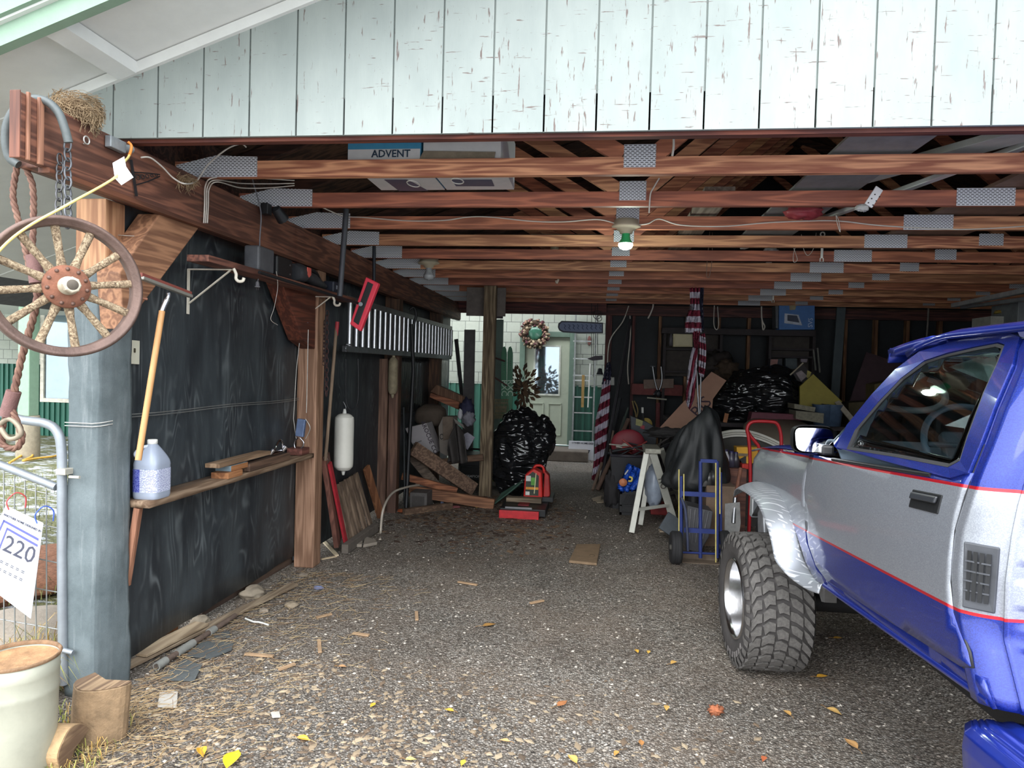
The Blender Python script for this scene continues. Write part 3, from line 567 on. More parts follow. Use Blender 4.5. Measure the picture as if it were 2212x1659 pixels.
# squeegee
sq=thing('floor_squeegee','long wooden-handled floor squeegee leaning head-up against the black wall','squeegee',tuple(aX(300,975,-2.2)))
p0=aX(350,672,-2.12); p1=aX(300,985,-2.13); d=(p1-p0).normalized(); b=MB(); b.tube([p0,p0+(p1-p0)*1.0,p1+d*.02],.0145,12); obj('handle',b,wood((222,172,118),(200,148,96),'z',6,.5,0),sq)
b=MB(); b.tube(spline([aX(363,632,-2.10),aX(364,640,-2.10),aX(357,655,-2.11),p0,p0+d*.03],5),[.010]*8+[.014]*13,10); obj('socket',b,plain((190,194,200),.25,.9,.05,0),sq)
b=MB(); a_,c_=aX(305,600,-2.09),aX(412,640,-2.09); b.bar(a_,c_,.028,.016,(0,0,1)); hd=obj('head',b,plain((150,148,140),.45,.5,.15,.1),sq,bev=.003)
b=MB(); b.bar(a_+V((0,0,.014)),c_+V((0,0,.014)),.012,.018,(0,0,1)); obj('blade',b,plain((128,66,56),.7,0,.15,.2),hd)
# switch plate
sp=thing('switch_plate','cream double switch plate on the black wall next to the post','switch plate',tuple(aX(281,760,-2.32)))
q=[aX(262,733,-2.318),aX(300,736,-2.318),aX(299,787,-2.318),aX(261,785,-2.318)]; b=MB(); b.poly(q,(.006,0,0)); obj('plate',b,plain((214,212,192),.45,0,.03,0),sp,bev=.002)
for x,y in ((276,758),(291,757)): b=MB(); b.box(aX(x,y,-2.309),(.006,.010,.022)); obj('toggle',b,plain((70,66,50),.5),sp,bev=.002)
# wires along the wall
for z,l in((1.335,'upper'),(1.322,'lower')):
    b=MB(); b.tube([V((-2.30,y,z+.004*math.sin(y*5)+.01*(y-3.1)*0)) for y in [3.1+.25*k for k in range(9)]],.003,6); one('wall_wire','%s of two thin wires stretched along the near black wall'%l,'wire',b,plain((150,152,150),.4,.6))
# lower shelf
ls=thing('lower_shelf','rough grey plank shelf along the black wall at hip height','shelf',(-2.24,4.1,.98))
zs=.892; b=MB()
b.grid(lambda u,v:(-2.325+.155*v+.006*mnoise.noise(V((u*14,v*2,7)))*(v>.9),3.125+1.98*u,zs),40,2); e=wood((158,134,110),(110,86,66),'y',16,.8,.35)
obj('plank',b,e,ls,solid=.032)
b=MB(); b.bar((-2.30,3.14,.48),(-2.24,3.14,.872),.03,.03); b2=obj('support',b,REDZ,ls)
b=MB(); 
b=MB(); b.box((-2.25,5.0,zs+.045),(.12,.14,.05)); one('wood_block','reddish wood block at the far end of the lower shelf by the post','block',b,wood((134,84,72),(96,56,48),'y',12,.7,.2),bev=.003)
# jug
zj=zs+.017; cx,cy=-2.235,3.235
jg=thing('plastic_jug','translucent gallon jug with a blue and white label on the lower shelf','jug',(cx,cy,zj))
def rr2(u,hw,hd,ex): 
    t=2*math.pi*u; c,s=math.cos(t),math.sin(t); return V((math.copysign(abs(c)**ex,c)*hw,math.copysign(abs(s)**ex,s)*hd,0))
def jf(u,v):
    z=v*.275; k=1.
    if z<.012: k=.94+.06*z/.012
    if z>.165: k=1-((z-.165)/.11)**1.7*.72
    if .15<z<.165: k=.985
    ex=.42 if z<.19 else .42+.5*(z-.19)/.085
    return V((cx,cy,zj+z))+rr2(u,.070*k,.072*k,ex)
b=MB(); b.grid(jf,32,26,cu=True); b.grid(lambda u,v:V((cx,cy,zj))+rr2(u,.065*v,.067*v,.42),32,2,cu=True); obj('bottle',b,plain((176,186,204),.25,0,.06,0,8.,trans=.25),jg)
b=MB(); b.lathe([(.021,0),(.024,.002),(.024,.022),(.020,.024),(0,.024)],(cx,cy,zj+.272),(0,0,1),20); obj('cap',b,WHT,jg)
b=MB(); b.tube(spline([(cx-.035,cy-.05,zj+.20),(cx-.05,cy-.062,zj+.225),(cx-.03,cy-.045,zj+.255),(cx-.01,cy-.02,zj+.262)],6),.009,8); obj('handle',b,plain((190,198,212),.3,0,.05,0),jg)
def lab(u0,u1): 
    b=MB(); b.grid(lambda u,v:V((cx,cy,zj+.035+v*.115))+rr2(u0+(u1-u0)*u,.0712,.0732,.42),16,6); return b
def lines(bg,fg,sc=150.):
    t=NT('printed_label'); c=t.co((1,1,1),'Object',False); s=t.n('SeparateXYZ',{0:c}); u=t.math('FRACT',t.math('MULTIPLY',s.outputs[2],sc)); a=t.math('GREATER_THAN',u,.55); n=t.ramp(t.noise(t.n('Mapping',{0:c,'Scale':(160,160,sc*.9)}).outputs[0],1.,1.),[(.45,0.),(.5,1.)]); return t.fin(t.mix(t.math('MULTIPLY',a,n),L3(bg),L3(fg)),.5)
l1=obj('label',lab(.60,.745),lines((48,58,150),(150,160,215)),jg); l1['label']='blue label panel'
l2=obj('label',lab(.745,1.07),lines((205,210,228),(80,88,150),190.),jg); l2['label']='white label panel with fine print'
# timbers on lower shelf
zt=zs+.016
b=MB(); b.box((-2.215,3.92,zt+.018),(.11,.17,.036)); one('wood_block','small orange-brown wood block lowest in the stack on the shelf','block',b,wood((178,124,82),(130,84,54),'y',10,.7,.1),bev=.003)
b=MB(); b.box((-2.225,3.99,zt+.054),(.10,.20,.034)); t=thing('wood_block','wood block with a grey-blue painted side between block and plank on the shelf','block',(-2.22,3.99,zt+.04)); obj('timber',b,plain((124,142,150),.7),t,bev=.002); b=MB(); b.bb((-2.174,3.892,zt+.038),(-2.172,4.088,zt+.070)); obj('bare_face',b,wood((190,136,92),(150,100,62),'y',8,.7,0),t)
b=MB(); b.bar((-2.22,3.76,zt+.088),(-2.23,4.42,zt+.088),.09,.026); one('plank_offcut','short pale plank lying on top of the shelf blocks','plank',b,wood((168,140,112),(124,98,74),'y',14,.8,.2),bev=.003)
b=MB(); b.bar((-2.20,4.10,zt+.03),(-2.21,4.70,zt+.03),.07,.05); one('plank_offcut','dark plank lying behind the blocks beneath the faucet','plank',b,wood((112,86,68),(76,56,44),'y',14,.8,.2),bev=.003)
ft=thing('faucet','chrome faucet lying on the dark plank of the lower shelf','faucet',(-2.20,4.55,zt+.06)); b=MB(); c=V((-2.2,4.5,zt+.085)); b.cyl(c+V((0,-.04,-.01)),c+V((0,.10,-.01)),.014,12); b.tube(spline([c,c+V((.0,.03,.04)),c+V((0,.08,.07)),c+V((0,.12,.05)),c+V((0,.13,.0))],5),.009,8); CHR=plain((205,205,210),.12,1.,.05,0); obj('spout',b,CHR,ft)
for y in(-.06,.13): b=MB(); b.cyl(c+V((0,y,-.012)),c+V((.02,y+.01,.022)),.012,10,.016); obj('valve',b,CHR,ft)
# come-along puller
YP=4.98; cl=thing('cable_puller','cable puller with blue-grey block and steel hook hanging in front of the post','hoist',tuple(aY(655,700,YP)))
b=MB(); b.tube(PY([(650,712),(640,800),(634,905),(640,950)],YP),.003,6); b.tube(PY([(666,712),(664,800),(662,892)],YP),.003,6); b.tube(spline(PY([(660,905),(670,925),(660,948)],YP),6),.003,6); obj('steel_cable',b,plain((190,188,180),.4,.6),cl)
b=MB(); b.cyl(aY(658,697,YP)+V((0,-.012,0)),aY(658,697,YP)+V((0,.012,0)),.026,16); b.cyl(aY(658,716,YP)+V((0,-.012,0)),aY(658,716,YP)+V((0,.012,0)),.018,16); obj('pulley',b,plain((110,116,122),.35,.8),cl)
b=MB(); b.box(aY(650,924,YP),(.065,.035,.135),Matrix.Rotation(.12,3,'Y')); obj('housing',b,plain((106,124,158),.45,.3),cl,bev=.006)
b=MB(); b.tube(spline(PY([(644,945),(636,955),(638,968),(652,968),(656,956),(648,946)],YP),5),.006,8); b.bar(aY(644,968,YP),aY(632,990,YP),.02,.012,(1,0,0)); obj('hook',b,CHR,cl)
b=MB(); b.tube(spline(PY([(652,642),(654,660),(662,672),(660,688)],YP),5),.006,8); obj('top_hook',b,WHT,cl)
# chains on inner post
b=MB(); chain(b,aX(707,672,-2.15),aX(705,855,-2.15),18,.0035); one('hanging_chain','rusty chain hanging on the right side of the inner post','chain',b,plain((92,66,64),.6,.5,.2,.3))
b=MB(); chain(b,(-2.155,5.23,1.95),(-2.155,5.23,1.60),12,.003,tw=1); one('hanging_chain','thin chain next to the rusty chain beside the inner post','chain',b,plain((74,60,60),.6,.5,.2,.3))
b=MB(); b.cyl(aY(727,705,5.42),aY(703,995,5.30),.014,10); lp=thing('long_handle','long weathered pole leaning behind the inner post','handle',tuple(aY(703,995,5.3))); obj('pole',b,wood((140,120,100),(104,86,70),'z',8,.8,.1),lp); b=MB(); b.cyl(aY(729,695,5.42),aY(726,725,5.418),.016,10); obj('tip',b,plain((170,50,60),.5),lp)
# snow brush
sb=thing('snow_broom','long black pole with a red snow broom head hung under the shelf','snow broom',tuple(aX(700,620,-2.06)))
b=MB(); pe=V((-1.92,5.02,1.995)); b.cyl(aX(560,588,-2.0),aY(776,656,5.08),.010,10); obj('pole',b,BLK,sb)
Yh=5.06; b=MB(); q=PY([(790,598),(818,612),(778,716),(755,700)],Yh); b.poly(q,(0,.05,0)); hd=obj('head',b,plain((236,62,84),.55,0,.05,.05),sb,bev=.008)
b=MB(); q=PY([(794,608),(806,614),(774,702),(763,694)],Yh-.006); b.poly(q,(0,.008,0)); obj('inset',b,BLK,hd,bev=.003)
b=MB(); b.cyl(aY(779,657,Yh-.04),aY(779,657,Yh),.016,12,.014); obj('ferrule',b,plain((130,140,146),.5),hd)
# ladder on wall
la=thing('extension_ladder','aluminium extension ladder hung sideways along the far black wall','ladder',(-2.12,7.3,1.75))
X0=-2.13; zt_,zb_=None,None
A=aX(800,660,X0); B=aX(977,707,X0); C_=aX(745,757,X0); D=aX(975,770,X0)
ztp,zbt=1.985,1.72
y0,y1=5.65,9.95
b=MB(); b.bb((X0-.04,y0,2.145),(X0+.0,y1,2.20)); obj('rail',b,plain((110,112,116),.4,.7),la,bev=.004)
b=MB(); b.bb((X0-.04,y0,1.715),(X0+.0,y1,1.77)); obj('rail',b,plain((110,112,116),.4,.7),la,bev=.004)
RNG=plain((190,192,196),.3,.9,.1,.1)
for i in range(26):
    y=y0+.12+i*.168; b=MB(); b.cyl((X0-.02,y,1.76),(X0-.02,y,2.15),.024,12); obj('rung',b,RNG,la)
b=MB(); b.tube([(X0+.01,y0,1.73),(X0+.01,y0-.05,1.73),(X0+.01,y0-.05,1.78),(X0+.01,y0+.1,1.78)],.006,6); obj('latch',b,STL,la)
# black rope loop and fenders
def fender(name,label,c,h,r,m,tip):
    t=thing(name,label,'boat fender',tuple(c)); b=MB(); n=12
    prof=[(.0,-h/2),(r*.55,-h/2+.004),(r*.85,-h/2+.025),(r,-h/2+.06),(r,0),(r,h/2-.06),(r*.85,h/2-.025),(r*.5,h/2-.004),(0,h/2)]
    P=spline([V((a,0,z)) for a,z in prof],4); b.lathe([(max(0,p.x),p.z) for p in P],c,(0,0,1),36); obj('body',b,m,t)
    for s in(-1,1): b=MB(); b.lathe([(.018,0),(.016,.02),(.010,.045),(0,.047)],V(c)+V((0,0,s*(h/2-.008))),(0,0,s),12); obj('end_eye',b,tip,t)
    return t
fc=aY(743,955,5.72); f1=fender('boat_fender','clean white boat fender hanging on a hook beside the inner post',fc,.50,.082,plain((224,222,212),.4,0,.04,.02),WHT)
b=MB(); b.tube(spline([fc+V((0,0,.28)),fc+V((.012,0,.30)),fc+V((.0,0,.33)),fc+V((-.014,0,.35))],5),.003,6); obj('hook',b,STL,f1)
fc=aY(849,812,7.15); fender('boat_fender','dirty aged fender hanging under the sideways ladder',fc,.40,.05,plain((148,136,112),.8,0,.25,.3,16.),plain((168,156,130),.6))
b=MB(); b.tube(spline([aY(747,775,5.75),aY(747,850,5.75),aY(750,876,5.75),aY(760,885,5.75),aY(772,870,5.75),aY(774,820,5.75),aY(773,775,5.75)],6),.006,6); one('rope_loop','black rope loop hanging under the ladder above the white fender','rope',b,BLK)
# black standing poles
b=MB(); b.tube([aY(889,700,7.6),aY(893,800,7.6),aY(884,960,7.5),aZ(877,1104)+V((0,0,.02))],.022,10); one('black_pole','thick black pole standing from the ground up to the ladder','pole',b,BLK)
b=MB(); b.cyl(aZ(866,1100)+V((0,.15,.02)),aY(872,880,7.75),.014,8); one('black_pole','thin dark pole just left of the thick black pole','pole',b,plain((44,48,50),.5))
b=MB(); b.tube(spline([aY(884,670,7.6),aY(894,664,7.6),aY(899,680,7.6),aY(894,700,7.6)],5),.016,8); one('strap_bundle','black strap bundle draped over the ladder rail','strap',b,BLK)
# nails wires misc
cable('thin pale wire dangling below the upper shelf',[aX(597,586,-2.03),aX(600,620,-2.03),aX(592,665,-2.03),aX(585,690,-2.03),aX(600,702,-2.03)],.0015)
# ================= outside left =================
gt=thing('tube_gate','grey steel tube gate with wire mesh standing against the felt-wrapped post','gate',(-2.6,2.9,0))
GM=plain((150,156,162),.45,.5,.12,.12); YG=2.93
b=MB(); b.tube(spline([aY(-160,868,YG),aY(-40,880,YG),aY(40,905,YG),aY(100,915,YG),aY(125,935,YG),aY(133,975,YG),aY(134,1040,YG),aY(134,1200,YG),aY(136,1400,YG),aY(138,1478,YG)],6),.021,14); obj('frame_tube',b,GM,gt)
b=MB(); b.cyl(aY(-160,940,YG),aY(122,1052,YG),.019,12); obj('brace_tube',b,GM,gt)
MW=plain((168,170,168),.4,.7,.1,0)
for i in range(11):
    x=-130+i*23; b=MB(); y0=952+(x+160)*.40; b.cyl(aY(x,y0,YG),aY(x+1,1450,YG),.003,6); obj('mesh_wire',b,MW,gt)
for y in (1060,1130,1205,1280,1360,1430):
    b=MB(); b.cyl(aY(-160,y-50,YG+.006),aY(130,y+12 if y<1250 else y,YG+.006),.003,6); obj('mesh_wire',b,MW,gt)
b=MB(); b.box(aY(140,1018,YG-.01),(.05,.055,.028)); b.cyl(aY(150,1030,YG-.03),aY(172,1031,YG-.03),.007,8); obj('hinge',b,plain((196,190,176),.5,.4),gt,bev=.003)
b=MB(); b.cyl(aY(138,1405,YG-.02),aY(158,1410,YG-.02),.012,8); obj('lower_hinge',b,GM,gt)
# sign hanging on gate
YS=2.86
def plane_frame(p00,p10,p01): p00,p10,p01=V(p00),V(p10),V(p01); return p00,(p10-p00),(p01-p00)
def sign(name,label,tl,tr,br,bl,Y,th,lines_,loc,group=None):
    t=thing(name,label,'sign',tuple(aY(*tl,Y))); TL,TR,BR,BL=[aY(x,y,Y) for x,y in(tl,tr,br,bl)]
    b=MB(); b.poly([TL,TR,BR,BL],(0,th,0)); obj('panel',b,plain((222,224,230),.5,0,.04,.02),t,bev=.003)
    xd=(TR-TL); yd=(TL-BL); n=V((0,-1,0))
    def pt(u,v): return TL.lerp(TR,u).lerp(BL.lerp(BR,u),v)+V((0,-.0015,0))
    return t,pt,xd,yd
INK=plain((52,56,74),.6,0,.05,0); INKB=plain((88,92,160),.5,0,.05,0)
t,pt,xd,yd=sign('yard_sign','white sign with blue bars and large 220 hung on the tube gate',(12,1092),(93,1130),(66,1337),(-62,1240),YS,.004,None,None)
b=MB(); b.text('ANOTHER HOME DESIGNED BY',pt(.52,.10),xd,yd,.0145,.0006,bold=True); obj('lettering',b,plain((70,72,90),.6,0,0,0),t)
def quad(pt,u0,v0,u1,v1,m,t,name): 
    b=MB(); b.poly([pt(u0,v0),pt(u1,v0),pt(u1,v1),pt(u0,v1)],(0,-.001,0)); return obj(name,b,m,t)
quad(pt,.12,.17,.95,.195,INKB,t,'blue_bar'); quad(pt,.24,.235,.95,.26,INKB,t,'blue_bar'); quad(pt,.10,.17,.13,.60,INKB,t,'blue_bar'); quad(pt,.23,.235,.255,.60,INKB,t,'blue_bar')
b=MB(); b.text('220',pt(.60,.40),xd,yd,.115,.0006); obj('numerals',b,plain((66,68,84),.6,0,0,0),t)
for i,s_ in enumerate(('CALL US','TODAY')): 
    b=MB(); b.text('= = = = =',pt(.55,.62+i*.09),xd,yd,.034,.0005); obj('small_print',b,INK,t)
for u,c in((.12,(190,70,70)),(.86,(60,90,180))):
    b=MB(); p=pt(u,.03); b.tube(spline([p,p+V((-.01,0,.04)),p+V((.01,.03,.075)),p+V((.03,.06,.05)),p+V((.03,.06,.0))],5),.003,6); obj('wire_tie',b,plain(c,.5),t)
# bucket
bk=thing('metal_bucket','dented grey-white metal bucket with rusty rim in the lower left corner','bucket',tuple(aY(60,1500,2.35)))
bc=aY(38,1400,2.36); bc.z=.0; zt0=bc.z; rimz=aY(60,1418,2.36).z; R_=.142
BKM=plain((168,168,152),.6,.1,.15,.2,5.)
b=MB(); hh=rimz; b.lathe([(R_*.86,0),(R_*.88,hh*.02),(R_*.93,hh*.45),(R_*.945,hh*.70),(R_*.965,hh*.72),(R_*.95,hh*.74),(R_*.96,hh*.86),(R_*.98,hh*.88),(R_*.965,hh*.90),(R_*.985,hh)],(bc.x,bc.y,0),(0,0,1),48); obj('bucket_wall',b,BKM,bk,solid=.003)
b=MB(); b.lathe([(R_*1.01,hh-.008),(R_*1.03,hh),(R_*1.0,hh+.006),(R_*.95,hh+.002),(R_*.95,hh-.01)],(bc.x,bc.y,0),(0,0,1),48); obj('rim',b,plain((132,104,78),.8,.2,.35,.6,25.),bk)
b=MB(); b.lathe([(0,hh-.02),(R_*.5,hh-.025),(R_*.95,hh-.016)],(bc.x,bc.y,0),(0,0,1),36); obj('rusty_lid',b,plain((166,128,92),.8,.1,.4,.6,18.),bk)
# logs
def logwedge(name,label,p,q,r,seed,cut=.75,m=None,grp=None):
    t=thing(name,label,'log',tuple((V(p)+V(q))/2),grp); p,q=V(p),V(q); ax=(q-p).normalized(); x=ax.cross(V((0,0,1))).normalized() if abs(ax.z)<.9 else V((1,0,0)); y=x.cross(ax)
    n=22; pts=[]
    for k in range(n+1):
        a=math.pi*2*cut*k/n+seed; pts.append((math.cos(a)*r*(1+.06*math.sin(a*5+seed)),math.sin(a)*r*(1+.05*math.cos(a*3))))
    pts.append((.0,.0)) if cut<1 else pts.pop()
    P=[p+x*a+y*c for a,c in pts]; b=MB(); b.poly(P,q-p); 
    for i in range(len(b.sm)): b.sm[i]=False
    obj('bark_body',b,m or plain((140,116,88),.9,0,.35,.8,14.),t,bev=.004)
    b=MB(); P2=[p+x*a*.97+y*c*.97-ax*.002 for a,c in pts]; b.poly(P2,ax*-.002); obj('cut_end',b,wood((170,142,110),(112,88,68),'y',18,.85,.2),t)
    return t
c=aZ(205,1600); logwedge('split_log','split log standing on end in front of the felt-wrapped post',(c.x,c.y+.06,.23),(c.x-.01,c.y+.05,.0),.115,2.6,.6)
c2=aZ(140,1655,.0); logwedge('split_log','split log lying on the ground beside the bucket foot',(c2.x+.02,c2.y+.02,.06),(c2.x-.36,c2.y-.02,.055),.095,.3,.62,plain((176,146,108),.9,0,.3,.6,14.))
# concrete pier and porch post
pp=aZ(60,990,-.03); b=MB(); b.lathe([(.16,0),(.165,.05),(.16,.66),(.155,.68),(0,.68)],(pp.x,pp.y,-.03),(0,0,1),28); one('concrete_pier','round concrete pier under the green porch post on the snowy ground','pier',b,plain((150,140,120),.9,0,.2,.5,14.))
b=MB(); b.box((pp.x,pp.y,.65+.88),(.20,.20,1.76)); one('porch_post','pale green square porch post on a round concrete pier','post',b,plain((134,162,138),.6,0,.08,.05),bev=.01)
b=MB(); b.bb((pp.x-4,pp.y-.2,2.42),(-4.2,12.6,2.54)); one('porch_roof','low flat porch roof above the pale green post outside','roof',b,SOF,bev=.01)
b=MB(); b.tube(spline([aZ(20,1000,.0),aZ(45,985,.03),aZ(62,975,.06),aZ(70,985,.03),aZ(50,995,.02),aZ(80,990,.01),aZ(120,985,.0),aZ(135,975,0)],6),.018,8); one('yellow_hose','yellow hose lying on the snow at the foot of the concrete pier','hose',b,plain((206,160,70),.6))
# wooden stump / concrete slab lower left, chips mound
b=MB(); b.blob(aZ(0,1400,.0)+V((-.05,.05,.0)),(.35,.5,.14),.1,2.,4); one('pale_boulder','large pale boulder under the yard sign beside the bucket','rock',b,plain((176,164,150),.9,0,.12,.6,30.))
b=MB(); b.blob(aZ(100,1230,.0),(.5,.9,.10),.25,3.,9); o=one('woodchip_heap','reddish woodchip heap behind the mesh gate','wood chips',b,plain((140,96,72),.95,0,.5,1.,40.),); o['kind']='stuff'
# firewood pile far left under the eave
rr=random.Random(4); 
for i in range(10):
    p=aY(rr.uniform(15,60),rr.uniform(545,630),8.5); 
# grass tufts (stuff)
def grass(name,label,regions,n,h,cols,seed):
    rr=random.Random(seed); b=MB(); 
    for i in range(n):
        x0,y0,x1,y1=rr.choice(regions); p=V((rr.uniform(x0,x1),rr.uniform(y0,y1),0)); a=rr.uniform(0,6.28); L=h*rr.uniform(.4,1.2); lean=rr.uniform(.2,.9); d=V((math.cos(a),math.sin(a),0)); w=V((-d.y,d.x,0))*rr.uniform(.0012,.0028)
        q=[p,p+V((0,0,L*.5))+d*L*.2*lean,p+V((0,0,L*.75))+d*L*.6*lean,p+V((0,0,L*.7*(1-lean*.5)))+d*L*1.0*lean]; b.m=rr.randrange(len(cols))
        b.add([q[0]-w,q[0]+w,q[1]-w,q[1]+w,q[2]-w*.7,q[2]+w*.7,q[3]],[(0,1,3,2),(2,3,5,4),(4,5,6)])
    o=one(name,label,'grass',b,[plain(c,.8,0,.15,0) for c in cols]); o['kind']='stuff'
gc=[(166,160,84),(196,170,110),(128,136,62),(184,148,84)]
g1=aZ(120,1420,0); g2=aZ(270,1560,0)
grass('tall_grass','yellowing tall grass around the gate foot beside the felt-wrapped post',[(-2.95,2.75,-2.52,3.3),(-2.62,2.55,-2.5,2.95)],900,.26,gc,2)
grass('short_grass','short dry grass tufts in front of the felt-wrapped post',[(-2.45,2.45,-1.98,2.85),(-2.3,2.3,-1.9,2.6)],500,.07,gc,3)
grass('lawn_grass','sparse green and straw grass between the snow patches outside the gate',[(-7.5,3,-2.8,9.5)],5200,.10,[(110,118,60),(150,144,88),(90,100,50)],5)
# ================= behind the garage, by the green door =================
def wreath(name,label,c,R,r,n,cols,seed):
    rr=random.Random(seed); t=thing(name,label,'wreath',tuple(c)); c=V(c)
    b=MB(); b.tube([c+V((math.cos(a)*R,0,math.sin(a)*R)) for a in [2*math.pi*k/28 for k in range(28)]],r*.75,8,closed=True); obj('wreath_base',b,plain((78,62,48),.9,0,.4,.8,60.),t)
    for ci,cc in enumerate(cols):
        b=MB()
        for i in range(n//len(cols)):
            a=rr.uniform(0,6.28); f=rr.uniform(0,6.28); p=c+V((math.cos(a)*(R+math.cos(f)*r),-abs(math.sin(f))*r-.01,math.sin(a)*(R+math.cos(f)*r))); s_=rr.uniform(.012,.03); b.blob(p,(s_,s_*.8,s_),.3,3.,i,8,6)
        o=obj('dried_flowers',b,plain(cc,.85),t); o['kind']='stuff'
    return t
wreath('flower_wreath','round dried flower wreath hanging over the top left of the green door',aY(1155,721,12.5),.20,.07,150,[(150,118,100),(92,50,58),(176,158,130),(90,76,60)],2)
b=MB(); b.blob(aY(1157,720,12.45),(.12,.03,.12),.2,3.,1); one('green_ornament','green glass ornament in the middle of the dried flower wreath','ornament',b,plain((66,112,92),.15,0,.2,0))
# oval plaque
t=thing('hanging_plaque','long blue rounded plaque hanging in the rear opening above the ladder','plaque',tuple(aY(1255,706,10.3))); Yq=10.35
pts=[aY(1205+7-7*math.cos(a),706+12*math.sin(a)*-1,Yq) for a in [math.pi/2-math.pi*k/8*-1 for k in range(9)]]
q=[(1212,696),(1206,702),(1206,710),(1212,716),(1225,718),(1302,720),(1302,699),(1225,695)]
b=MB(); b.poly([aY(x,y,Yq) for x,y in[(1213,693),(1206,699),(1205,707),(1208,714),(1216,718),(1250,720),(1303,720),(1303,697),(1250,694)]],(0,.02,0)); obj('border',b,plain((34,38,56),.5),t)
b=MB(); b.poly([aY(x,y,Yq-.004) for x,y in[(1214,696),(1209,701),(1208,707),(1211,712),(1218,715),(1250,717),(1300,717),(1300,700),(1250,697)]],(0,.004,0)); obj('face',b,plain((110,124,158),.5,0,.1,.05),t)
rr=random.Random(5); b=MB()
for k in range(9):
    x=1218+k*9.5; b.tube(spline([aY(x,701,Yq-.006),aY(x+4,704,Yq-.006),aY(x+1,708,Yq-.006),aY(x+5,712,Yq-.006)],3),.004,4)
obj('swirl_pattern',b,plain((74,86,124),.6),t)
# aluminium ladder at the house
lt=thing('aluminium_ladder','grey aluminium ladder standing against the house right of the green door','ladder',(0,12.4,0)); YL=12.45
for x in (1236,1280):
    b=MB(); p0=aY(x,962,YL); p0.z=0; p1=aY(x,648,YL); b.box((p0.x,YL,(p0.z+p1.z)/2),(.028,.06,p1.z)); obj('rail',b,plain((150,154,152),.4,.6),lt)
for y in (665,700,737,775,811,822,858,892,931):
    b=MB(); b.bb(aY(1238,y-2,YL),aY(1279,y+2,YL)+V((0,.03,0))); obj('rung',b,plain((170,174,172),.35,.7),lt)
b=MB(); b.bb(aY(1257,810,12.40),aY(1261,880,12.40)+V((0,.045,0))); one('brass_level','narrow brass-coloured bar hanging on the ladder rungs by the house','bar',b,plain((172,140,84),.5,.4))
b=MB(); b.cyl(aY(1275,785,12.41),aY(1270,880,12.41),.012,8); one('white_stick','thin white stick leaning on the ladder beside the brass bar','stick',b,WHT)
# sign by the door
t,pt,xd,yd=sign('plate_sign','white framed sign reading 757 on the ground under the house ladder',(1229,952),(1283,954),(1282,1003),(1226,1002),12.3,.02,None,None)
b=MB(); b.text('OTHER HOME DESI',pt(.55,.09),xd,yd,.045,.001,bold=True); obj('lettering',b,INK,t); b=MB(); b.text('757',pt(.6,.52),xd,yd,.16,.001); obj('numerals',b,INK,t); b=MB(); b.text('= = =',pt(.5,.85),xd,yd,.07,.001); obj('small_print',b,INK,t)
# chimes and bell
YC=10.50
b=MB(); 
for x,y0,y1 in((1278,655,775),(1286,660,770),(1291,655,765),(1282,700,815)): b.cyl(aY(x,y0,YC),aY(x,y1,YC),.004,5)
b.tube([aY(1290+9*math.cos(a),680+9*math.sin(a),YC) for a in [2*math.pi*k/14 for k in range(14)]],.005,5,closed=True); b.tube([aY(1294+6*math.cos(a),688+6*math.sin(a),YC) for a in [2*math.pi*k/14 for k in range(14)]],.005,5,closed=True)
o=thing('wind_chimes','dark metal wind chimes hanging in the rear opening by the right jamb','wind chimes',tuple(aY(1286,655,YC))); obj('chime_rods',b,BLK,o)
b=MB(); b.lathe([(.0,0),(.03,-.01),(.04,-.06),(.055,-.10),(.05,-.10)],aY(1296,795,YC),(0,0,1),16); obj('bell',b,plain((56,58,62),.5,.4),o)
b=MB(); b.poly(PY([(1268,775),(1285,769),(1302,768),(1302,777),(1280,779)],YC-.02),(0,.02,0)); obj('leaf_hanger',b,plain((72,66,76),.6),o)
b=MB(); b.blob(aY(1273,736,12.68),(.035,.02,.09),0,1,0,16,12); one('oval_plaque','small reddish oval plaque on the shingles above the ladder rungs','plaque',b,plain((128,86,80),.7))
# skis
def ski(xc,label):
    t=thing('ski',label,'ski',tuple(aY(xc,880,9.6)),'green skis leaning behind the centre post'); Yk=9.6
    q=[(xc-6,870),(xc-6,762),(xc-3,750),(xc+1,748),(xc+4,753),(xc+6,765),(xc+7,870)]; b=MB(); P4=PY(q,Yk); P4[0].z=P4[-1].z=0; b.poly(P4,(0,.02,0)); obj('ski_body',b,plain((34,112,74),.35,0,.1,0),t,bev=.003)
    b=MB(); b.text('RXC',aY(xc,838,Yk-.003),(0,0,-1),(1,0,0),.115,.001,bold=True); obj('lettering',b,plain((170,200,178),.5),t); b=MB(); b.text('- - - - -',aY(xc+1,790,Yk-.003),(0,0,-1),(1,0,0),.05,.001,bold=True); obj('small_print',b,BLK,t)
ski(1089,'left one of the two green skis leaning beside the centre post'); ski(1102,'right one of the two green skis leaning beside the centre post')
